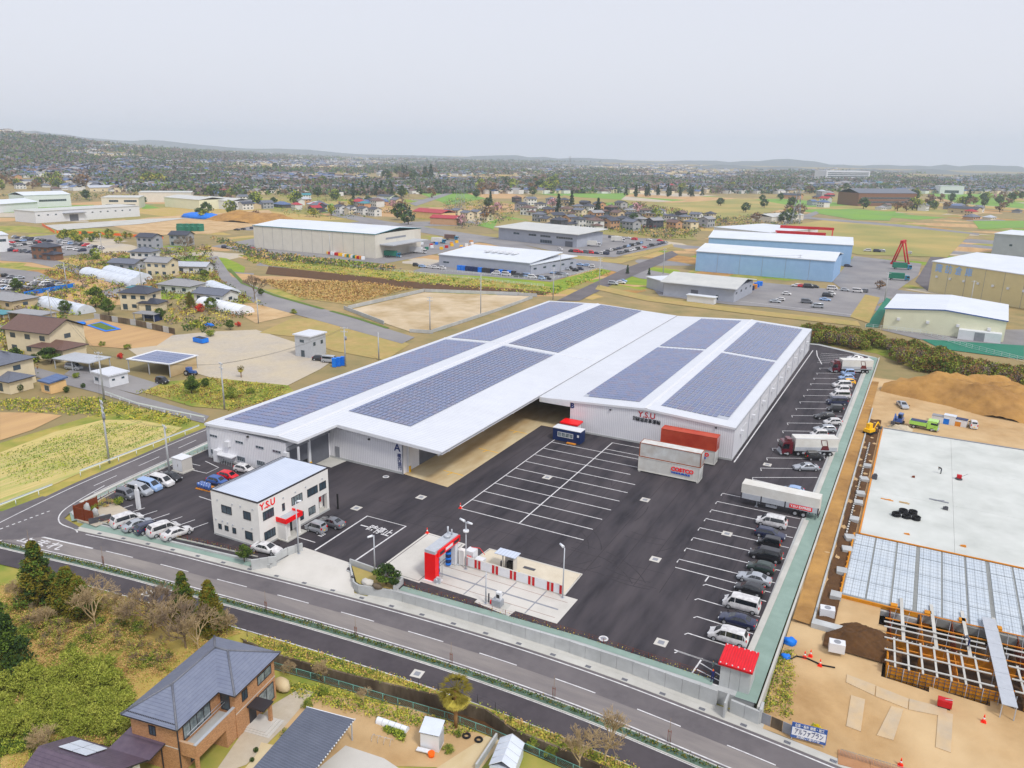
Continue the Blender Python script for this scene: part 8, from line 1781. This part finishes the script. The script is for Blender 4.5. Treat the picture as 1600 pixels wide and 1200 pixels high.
park(row((22,372),(78,378),9)+row((5,388),(60,380),8)+row((95,380),(158,388),9)+row((92,388),(128,393),5)+row((10,392),(55,396),6)+row((0,383),(45,376),6), 75, 'the upper left car park', 'cars in the upper left car park'); park(row((5,442),(80,448),9)+row((2,452),(60,455),8)+row((8,433),(30,436),3)+row((60,440),(95,447),4), 75, 'the lower left lot behind the blue fence', 'cars behind the blue fence'); park([(352,388),(360,389),(368,390),(394,390),(370,360),(380,359),(395,358),(414,394)], 5, 'the road beside the white factory', 'cars by the white factory')
t = thing('blue_fence', 'blue sheet fence along the lower left car lot', 'fence', (0,0,0))
for p, a in resample([G(38,463,MZ), G(110,450,MZ)], 3.0): MB().box(0,2.95,-.05,.05,MZ,MZ+1.8).build('panel', 'blue_sheet', t, (p[0],p[1],0), a)
t = thing('orange_net', 'orange safety netting around the far construction site', 'netting', (0,0,0))
for p, a in resample([G(66,352,MZ), G(85,364,MZ), G(150,366,MZ), G(255,373,MZ)], 4.0): MB().box(0,3.95,-.05,.05,MZ,MZ+1.6).build('panel', 'orange_net', t, (p[0],p[1],0), a)
# ---------------- overgrown bank behind the yard
BANK = [(-118,258),(-70,262),(-26,266),(-9,262),(2,247),(22,236),(41,227),(75,214),(110,205)]
grid = MB()
for (x, y), q in zip(BANK, offset_line(BANK, 17)):
    grid.v += [(x,y,-.45),((x+q[0])/2,(y+q[1])/2,1.6),(q[0],q[1],-.4)]
for i in range(len(BANK)-1):
    for k in range(2): a = i*3+k; grid.f.append((a,a+3,a+4,a+1)); grid.m.append(0); grid.sm.append(True)
tag(grid.build('scrub_bank', 'verge'), kind='structure')
make_tree('thicket', 'thicket_bush', clumps_crown(17, round_clumps(17, 2.6, .3, 2.6, 26, 1.0), 110, .2), [LM,'leaf_brown','leaf_sasa'], trunk(1.5, .1, 17, .1, 5, 1.6, .1)); make_tree('thicket_b', 'thicket_bush', clumps_crown(18, round_clumps(18, 2.4, .3, 2.2, 24, 1.0), 100, .2), ['leaf_brown','leaf_farbrown','leaf_sasa'], bare_tree(18, 3.6, 1.1, 4, .07), 'twig')
gb = random.Random(77)
for i, (p, a) in enumerate(resample(BANK, 1.7)):
    for rr in range(2):
        o = gb.uniform(1, 13); q = (p[0]-math.sin(a)*o+gb.uniform(-1,1), p[1]+math.cos(a)*o); low = p[0] < -30; k = 'thicket_b' if gb.random() < (.75 if low else .45) else 'thicket'
        s_ = gb.uniform(.35,.6) if low else gb.uniform(1.0,1.5); plant(k, q[0], q[1], 1.2-abs(o-7)*.2-.6, s_, gb.uniform(0,6), ('brown bare thicket bush ' if k == 'thicket_b' else 'dark green thicket bush ')+('low behind the roof of warehouse A' if p[0] < -70 else 'low behind the roof of warehouse B' if low else 'on the bank at the far yard corner' if p[0] < 2 else 'on the bank behind the building site' if p[0] < 25 else 'on the bank above the huge spoil heap' if p[0] < 60 else 'on the bank at the right picture edge'), 'bush', 'bushes on the rear bank')
t = thing('rear_fence', 'pale mesh fence on the bank before the cream store', 'fence', (0,0,0)); pmr = MB().box(-.05,.05,-.05,.05,0,1.5).mesh('post', ['fence_white'])
RF = [G(1352,512,MZ), G(1440,522,MZ), G(1520,546,MZ), G(1600,566,MZ), G(1660,584,MZ)]; rl = MB()
for p, a in resample(RF, 2.5): obj('post', pmr, t, (p[0],p[1],MZ))
for a, b in zip(RF, RF[1:]):
    for zz in (.3,.9,1.45): rl.tube((a[0],a[1],MZ+zz),(b[0],b[1],MZ+zz),.04,n=4)
rl.build('rail', 'fence_white', t)
# ================================================================ THE PLAIN: fields, houses, trees, hills, air
FZ = -.46
for nm, px, m_ in [('field',[(745,352),(790,338),(835,346),(775,359)],'green_field'),('field',[(800,299),(860,293),(1000,288),(970,312),(870,306)],'green_field'),('field',[(650,300),(700,295),(760,310),(700,320)],'green_field'),('meadow',[(1235,352),(1300,342),(1520,362),(1480,402),(1340,398),(1255,372)],'meadow'),('field',[(1255,330),(1330,326),(1420,334),(1340,344)],'green_field'),('field',[(1330,332),(1400,330),(1390,345),(1330,343)],'green_field'),('meadow',[(965,322),(1170,310),(1240,322),(1150,345),(1040,338)],'meadow'),('field',[(1440,300),(1530,305),(1600,318),(1600,326),(1500,318)],'green_field'),('field',[(1520,345),(1600,345),(1600,356),(1530,358)],'green_field'),('field',[(480,322),(520,318),(525,330),(490,335)],'green_field'),('field',[(225,262),(300,257),(330,262),(250,268)],'meadow'),('field',[(95,275),(160,272),(230,282),(130,292)],'dry_grass'),('field',[(0,240),(90,238),(110,246),(0,250)],'meadow'),('field',[(90,292),(220,286),(240,296),(120,302)],'dry_grass'),('field',[(880,305),(960,315),(870,325)],'farmland'),('field',[(780,340),(890,352),(830,366),(770,360)],'farmland'),('lot',[(880,350),(1060,350),(1090,375),(1000,372),(900,362)],'farmland'),('field',[(430,300),(520,298),(540,312),(440,318)],'farmland'),('solar_field',[(330,265),(470,262),(520,268),(560,282),(400,284)],'solar_far'),('solar_field',[(920,283),(1040,279),(1060,288),(930,292)],'solar_far'),('road',[(640,318),(720,294),(726,296),(650,322)],'asphalt_old'),('road',[(1190,355),(1260,335),(1275,330),(1280,333),(1265,340),(1205,358)],'asphalt_old'),('road',[(1250,338),(1420,352),(1530,365),(1530,367),(1410,355),(1250,341)],'asphalt_old')]:
    if m_ == 'solar_far': mat('solar_far', (166,168,178), (140,142,156), .25, .4, stretch=(.3,6,1,.2), contrast=.2)
    pz(nm, px, m_, FZ+.1)
g_ = random.Random(5); FM = ['farmland','meadow','green_field','dry_grass','field_bare','farmland','gravel']
fs = {m_: MB() for m_ in FM}
for k in range(170):
    px, py = g_.uniform(-50,1650), 240+g_.random()**1.3*90+(0 if g_.random() < .5 else 10); q_ = GH(px, py)
    if not q_ or q_[2] > 6: continue
    c = Vector(q_[:2]); a = -.45+g_.choice((0,.25,-.2)); w_ = g_.uniform(25,80)*(1+c.length/2500); d_ = g_.uniform(20,50)*(1+c.length/2500); ca, sa = math.cos(a), math.sin(a)
    fs[g_.choice(FM)].face([(c.x+u*ca-v*sa, c.y+u*sa+v*ca, FZ+.02+k*.0002) for u, v in ((-w_,-d_),(w_,-d_),(w_,d_),(-w_,d_))])
for m_, mb in fs.items(): tag(mb.build('field', m_), kind='structure')
PM = ['field_bare','grass','gravel','verge','dry_grass','farmland','field_bare','soil','asphalt_old']; fs = {m_: MB() for m_ in PM}
for k in range(330):
    px, py = g_.uniform(-20,1620), 312+g_.random()**1.4*150; c = Vector(G(px, py, -.48)); a = -.1+g_.choice((0,.35,-.3,.15)); w_ = g_.uniform(6,22)*(1+c.length/700); d_ = g_.uniform(4,13)*(1+c.length/700); ca, sa = math.cos(a), math.sin(a)
    if -125 < c.x < 60 and c.y < 262: continue
    n_ = 9; fs[g_.choice(PM)].face([(c.x+math.cos(t)*w_*q*ca-math.sin(t)*d_*q*sa, c.y+math.cos(t)*w_*q*sa+math.sin(t)*d_*q*ca, -.485+k*.0001) for t, q in ((6.2832*i/n_, g_.uniform(.75,1.25)) for i in range(n_))])
for m_, mb in fs.items(): tag(mb.build('plot', m_), kind='structure')
# ---- kinds of far trees and houses
def far_crown(seed, R_, h, n, per, sz): return clumps_crown(seed, round_clumps(seed, R_, h*.25, h*.7, n, R_*.42), per, sz)
FT = {}
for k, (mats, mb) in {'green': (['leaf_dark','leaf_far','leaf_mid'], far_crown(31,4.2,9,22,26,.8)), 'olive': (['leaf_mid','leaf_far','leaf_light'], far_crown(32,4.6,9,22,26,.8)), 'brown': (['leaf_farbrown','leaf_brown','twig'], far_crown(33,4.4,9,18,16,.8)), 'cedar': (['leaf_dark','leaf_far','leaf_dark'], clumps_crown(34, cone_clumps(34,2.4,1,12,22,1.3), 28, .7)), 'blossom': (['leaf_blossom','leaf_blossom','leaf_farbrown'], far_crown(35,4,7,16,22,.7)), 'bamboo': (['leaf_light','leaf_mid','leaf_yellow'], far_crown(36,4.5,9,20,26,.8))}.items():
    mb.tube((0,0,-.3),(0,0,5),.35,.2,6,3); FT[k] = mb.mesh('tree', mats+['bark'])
TL = {'green': 'dark green round tree', 'olive': 'olive green leafy tree', 'brown': 'brown leafless tree', 'cedar': 'dark pointed conifer', 'blossom': 'pale pink blossoming cherry tree', 'bamboo': 'yellow-green bamboo-like tree'}
def ftree(k, px, py, s_, where, grp, sz=None):
    g = GH(px, py) or G(px, py+8, FZ)+(FZ,); return solo('tree', FT[k], g, rnd.uniform(0,6), TL[k]+' '+where, 'tree', grp, None, (s_,s_,s_*rnd.uniform(.85,1.1)))
for a in [('green',628,345,1.7,'standing large beside the red-roofed nursery'),('green',638,352,1.3,'on the right flank of the large dark tree'),('blossom',722,352,1.1,'in front of the cream terrace'),('brown',130,296,2.3,'standing alone with wide crown in the far left field'),('bamboo',235,290,2.2,'massed left of centre at the far road'),('bamboo',250,290,2.0,'second in the bamboo mass at the far road'),('green',497,308,1.4,'beside the farm sheds left of centre'),('brown',440,295,1.4,'by the far farm sheds'),('brown',1265,303,1.7,'rust-brown beside the far road at right'),('green',1165,333,1.1,'alone in the meadow before the white store'),('cedar',978,465,.35,'slim by the low grey store'),('cedar',1012,460,.3,'clipped at the grey store wall'),('brown',1373,462,.5,'low at the corner of the asphalt lot'),('green',135,312,1.2,'beside the white hall'),('green',225,320,.9,'beside the long factory'),('green',272,323,1.0,'by the cream factory'),('olive',150,408,.6,'near the dark brown house')]: ftree(a[0],a[1],a[2],a[3],a[4],None)
for i in range(11): ftree('cedar', 978+i*11.5+(i % 3)*4, 306+(i % 2)*2, g_.uniform(1.0,1.4), 'in the conifer row across the meadow', 'conifer row across the meadow')
for i in range(6): ftree('cedar', 552+i*11+(i % 2)*3, 306-(i % 3)*2, g_.uniform(1.1,1.5), 'in the tall row behind the white terrace', 'conifers behind the white terrace')
for i in range(26): ftree(g_.choice(('olive','bamboo','bamboo','olive')), g_.uniform(90,205), 372+g_.uniform(-4,4)+(g_.random()*8), g_.uniform(.35,.55), 'in the shrubby belt below the far construction site', 'shrub belt below the far construction site')
for i in range(30): ftree(g_.choice(('brown','brown','green','olive')), g_.uniform(1400,1600), g_.uniform(308,332), g_.uniform(1.0,1.5), 'in the river wood at the right', 'river wood at the right')
for i in range(26): ftree(g_.choice(('green','olive','brown')), g_.uniform(730,870), g_.uniform(285,304), g_.uniform(1.3,2.0), 'in the wooded hillock right of the pylon', 'wooded hillock right of the pylon')
for i in range(22): ftree(g_.choice(('green','green','cedar','brown')), g_.uniform(600,680), g_.uniform(272,284), g_.uniform(1.6,2.3), 'in the big dark grove beyond the solar field', 'big grove beyond the solar field')
for i in range(20): ftree(g_.choice(('brown','brown','olive')), g_.uniform(0,100), g_.uniform(284,298), g_.uniform(1.0,1.6), 'in the scrub wood at the far left', 'scrub wood at the far left')
# ---- estate of homes behind the grey office, terrace, nursery
EG = 'homes of the estate behind the grey office'; wc = ['cream','white','white','beige','grey','tan','grey','charcoal']; rc_ = ['grey','dark','brown','grey','dark','pale']; RN = {'grey':'grey','dark':'dark','brown':'brown','pale':'pale','red':'red','blue':'blue','teal':'teal','silver':'silver'}
n_ = 0
for i in range(12):
    for j in range(5):
        px, py = 806+i*27+j*11+g_.uniform(-6,6), 318+j*9+i*1.6+g_.uniform(-2.5,2.5)
        if px > 1110 or py > 358+(px-830)*.03 or (px > 1000 and j == 0): continue
        w2, r2 = g_.choice(wc), g_.choice(rc_); house(g_.choice(('hip2','gable2','L2','gable2','hip2')), px, py, g_.choice((-25,-12,60,74,-35)), w2, r2, '%s estate house with %s roof behind the grey office' % (w2, r2), g_.uniform(1.05,1.3), EG)
for i in range(4): house('gable2', 532+i*18, 333+i*1.5, -20, 'white', 'dark', ['first','second','third','fourth'][i]+' white terrace house with dark roof from the left', 1.1, 'white terrace'); 
for i in range(5): house('gable2', 700+i*15, 340+i*1.2-(i % 2)*3, -20, 'cream', 'grey', ['first','second','third','fourth','fifth'][i]+' cream terrace house behind the blossom tree, from the left', 1.05, 'cream terrace')
block('nursery', (645,340),(690,344), 18, 5.5, 'house_peach', 'roof_red', 'long nursery building with pink-red roof', rise=2.5); block('nursery', (672,350),(712,352), 14, 5, 'house_tan', 'roof_red', 'lower red-roofed nursery wing', rise=2); block('tin_hall', (1205,348),(1260 if False else 1255,344), 20, 5, 'factory_wall', 'tin_roof', 'long cream hall with tin roof at the estate end', rise=2)
tunnel(G(330,297,FZ), G(345,294,FZ), 30, 9, 'pale farm hall roofs far left of centre', FZ, 'tin_roof', name='greenhouse'); 
for i in range(5): tunnel(G(872+i*10,288,FZ), G(876+i*10,283,FZ), 14, 5, 'white glasshouse bay in the far field row', FZ, name='greenhouse', group='far glasshouses')
tufts('estate_gardens', [G(800,330,FZ),G(1000,318,FZ),G(1140,345,FZ),G(1080,362,FZ),G(900,355,FZ)], 700, .9, ['leaf_far','leaf_mid','leaf_maroon','leaf_farbrown','leaf_light'], 61, lambda x, y: FZ, 3.0, 1.6, 'garden shrubs and hedges between the estate houses', 12)
tufts('home_gardens', [G(0,600,LZG),G(0,470,LZG),G(120,400,LZG),G(330,385,LZG),G(345,440,LZG),G(420,480,LZG),G(330,520,LZG),G(280,515,LZG),G(200,470,LZG),G(100,500,LZG),G(60,590,LZG)], 1500, .42, ['leaf_mid','leaf_dark','leaf_light','leaf_brown','leaf_yellow','leaf_farbrown'], 62, lambda x, y: LZG, 1.5, .75, 'mixed shrubs and weeds between the left homes', 16)
tufts('rough_grass', [G(370,398,LZG),G(600,420,LZG),G(860,450,LZG),G(940,420,LZG),G(950,428,LZG),G(860,462,LZG),G(640,442,LZG),G(400,412,LZG)], 900, .45, ['leaf_light','leaf_yellow','straw','leaf_mid'], 63, lambda x, y: LZG, .5, .8, 'rough grass on the channel banks')
for i, pl in enumerate(([(0,300),(330,300),(330,318),(0,312)],[(420,290),(640,305),(650,330),(520,345),(440,335)],[(700,310),(800,318),(800,345),(720,360),(690,330)],[(880,352),(1100,352),(1080,372),(1040,375)],[(1100,345),(1240,330),(1250,350),(1130,360)],[(330,372),(420,398),(620,420),(610,424),(400,405)])):
    tufts('rough_scrub', [G(a, b, FZ) for a, b in pl], 420, .7, ['leaf_far','leaf_mid','leaf_farbrown','leaf_sasa','straw'], 70+i, lambda x, y: FZ, 2.0, 1.6, 'rough scrub and hedges on the open land '+['at the far left','by the farm sheds','near the blossom tree','behind the grey office','before the right meadow','above the channel'][i], 9)
# ---- scattered homes: single shapes, many
FH = {}
for k, (w_, d_, fl, kind) in {'a': (11,8,2,'hip'), 'b': (11,8,2,'gable'), 'c': (14,9,1,'hip'), 'd': (26,12,1.6,'gable')}.items():
    h = 2.75*fl; wl, rb = house_shapes(w_, d_, h, kind, .6, 2.2); mb = MB(); mb.v = wl.v+rb.v; mb.f = wl.f+[tuple(len(wl.v)+i for i in f) for f in rb.f]; mb.m = [0]*len(wl.f)+[1]*len(rb.f); mb.sm = [False]*len(mb.f)
    for f in range(int(fl)):
        for i in range(3):
            x = -w_/2+(i+.5)*w_/3
            for s_ in (-1,1): mb.box(x-.8,x+.8,s_*d_/2-.06,s_*d_/2+.06,1+2.75*f,2.1+2.75*f,2)
    FH[k] = mb.mesh('house', ['house_white','roof_grey','glass'])
rcs = ['grey','dark','brown','grey','pale','blue','dark','red','teal','silver','grey','dark']
def hz_y(px): return 217+px*.031-(22*(1-px/500) if px < 500 else 0)
zones = [(0,205,430,300,40,'far left among the woods'),(430,250,700,300,34,'in the middle distance beyond the solar field'),(700,268,1000,300,24,'before the wooded hillock'),(1000,268,1300,300,26,'in the hazy town at right of centre'),(1200,300,1420,330,20,'along the far road at right'),(1300,270,1600,300,28,'in the far right town'),(0,255,250,300,24,'around the far left farms'),(330,300,620,330,20,'near the far farm sheds'),(1440,326,1600,345,10,'by the far right fields'),(440,318,640,338,12,'around the white terrace')]
hn = 0
for x0, y0, x1, y1, n, wh in zones:
    for i in range(n):
        px = g_.uniform(x0,x1); py = max(hz_y(px)+14, g_.uniform(y0,y1)); g = GH(px, py) or G(px, py+8, FZ)+(FZ,); k = g_.choice('aabbccd'); w2, r2 = g_.choice(wc), g_.choice(rcs); s_ = g_.uniform(.9,1.25)
        solo('house', FH[k], g, R(g_.choice((-25,65,-15,75,-40))), 'distant %s house with %s roof %s' % (w2, r2, wh), 'house', 'distant houses', {0:'house_'+w2, 1:'roof_'+r2}, (s_,s_,s_)); hn += 1
# individually standing trees of the plain
tz = [(300,300,700,346,26,'between the farm sheds and the white terrace'),(720,306,1250,350,22,'around the estate and the meadow'),(0,210,430,300,30,'among the far left fields'),(430,255,760,300,25,'in the middle distance'),(760,270,1250,302,26,'before the hazy town'),(1180,285,1600,335,26,'on the right-hand plain'),(330,300,640,335,12,'around the farm sheds')]
for x0, y0, x1, y1, n, wh in tz:
    for i in range(n):
        px = g_.uniform(x0,x1); py = max(hz_y(px)+16, g_.uniform(y0,y1)); ftree(g_.choice(('green','green','olive','brown','brown','cedar','bamboo') if g_.random() > .06 else ('blossom',)), px, py, g_.uniform(.8,1.5), wh, 'trees of the plain '+wh)
# ---- masses nobody could count: far woods and far roofs
def far_mass(name, n, seed, mats, label, kind):
    g = random.Random(seed); mb = MB(); cl = []
    for k in range(190 if kind == 'wood' else 110): px = g.uniform(-40,1640); cl.append((px, hz_y(px)+10+g.random()**(1.0 if kind == 'wood' else 1.0)*(66 if px > 600 else 78)))
    while len(mb.f) < n:
        c = g.choice(cl); px, py = c[0]+g.gauss(0,48), c[1]+g.gauss(0,2.0)
        if py < hz_y(px)+2: continue
        q_ = GH(px, py)
        if not q_: continue
        x, y, z0 = q_; dist = math.hypot(x, y)
        if dist < 620 or dist > 8300 or py > (303 if px > 600 else 306): continue
        if kind == 'wood':
            s_ = g.uniform(1.3,2.4)*(1+dist/2500); hh = g.uniform(3,8)*(1+dist/9000); m_ = g.randrange(len(mats))
            for _ in range(9): leaf(mb, (x+g.gauss(0,4+dist/700), y+g.gauss(0,4+dist/700), z0+g.random()*hh+1), s_, g, m_, .2)
        else:
            w_, d_, h = g.uniform(5,8)*(1+dist/6000), g.uniform(4,5.5)*(1+dist/6000), g.uniform(3,6); a = g.choice((-.45,1.1,-.2)); i = len(mb.v); m_ = g.randrange(2); r_ = 2+g.randrange(len(mats)-2)
            mb.box(-w_,w_,-d_,d_,0,h,m_); mb.face([(-w_,-d_,h),(w_,-d_,h),(w_,0,h+2.5),(-w_,0,h+2.5)],r_); mb.face([(w_,d_,h),(-w_,d_,h),(-w_,0,h+2.5),(w_,0,h+2.5)],r_); mb.move(i, Matrix.Translation((x,y,z0)) @ Matrix.Rotation(a,4,'Z'))
    tag(mb.build(name, mats), label, 'trees' if kind == 'wood' else 'town', kind='stuff')
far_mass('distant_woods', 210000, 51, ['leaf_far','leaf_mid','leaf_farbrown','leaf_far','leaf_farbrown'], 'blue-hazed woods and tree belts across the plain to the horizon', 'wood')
far_mass('distant_town', 64000, 52, ['house_white','house_cream','roof_grey','roof_dark','roof_brown','roof_pale','roof_blue'], 'countless small roofs of the hazy town on the horizon', 'town')
# ---- hills
def ridge(pts, depth, m, seed):
    g = random.Random(seed); mb = MB(); n = len(pts)
    for (x, y, h) in pts:
        d = Vector((x,y)).normalized()
        for k, f in enumerate((0,.25,.5,.8,1.0)): q = Vector((x,y))+d*depth*f; mb.v.append((q.x,q.y,-.6+h*(0,.55,1,.7,0)[k]*(1+g.uniform(-.08,.08))))
    for i in range(n-1):
        for k in range(4): a = i*5+k; mb.f.append((a,a+5,a+6,a+1)); mb.m.append(0); mb.sm.append(True)
    tag(mb.build('hills', m), kind='structure')
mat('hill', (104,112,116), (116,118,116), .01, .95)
def arc(x0, x1, rad, hf, n):
    out = []
    for i in range(n+1):
        px = x0+(x1-x0)*i/n; d = CF+CR*((px-800)/FPX)-CU*((hz_y(px)-600)/FPX); u = Vector((d.x,d.y)).normalized(); out.append((u.x*rad,u.y*rad,hf(px)))
    return out
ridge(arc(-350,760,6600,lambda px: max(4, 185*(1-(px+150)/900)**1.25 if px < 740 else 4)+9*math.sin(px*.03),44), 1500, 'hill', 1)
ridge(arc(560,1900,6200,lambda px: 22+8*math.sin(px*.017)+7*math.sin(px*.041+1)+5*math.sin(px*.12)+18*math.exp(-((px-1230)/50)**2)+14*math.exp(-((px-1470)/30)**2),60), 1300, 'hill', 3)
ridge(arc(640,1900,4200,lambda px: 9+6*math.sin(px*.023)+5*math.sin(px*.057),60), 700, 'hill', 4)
# ---- air
hb = MB().box(-8990,8990,-590,8990,-5,250); hz = hb.build('haze', 'black'); tag(hz, 'pale spring haze over the plain', 'haze', kind='stuff')
hm = bpy.data.materials.new('haze'); hm.use_nodes = True; n = hm.node_tree.nodes; n.clear(); pv = n.new('ShaderNodeVolumePrincipled'); out = n.new('ShaderNodeOutputMaterial'); hm.node_tree.links.new(pv.outputs[0], out.inputs['Volume'])
pv.inputs['Density'].default_value = .00012; pv.inputs['Color'].default_value = (.75,.86,1.0,1); pv.inputs['Anisotropy'].default_value = .0
hz.data.materials.clear(); hz.data.materials.append(hm)
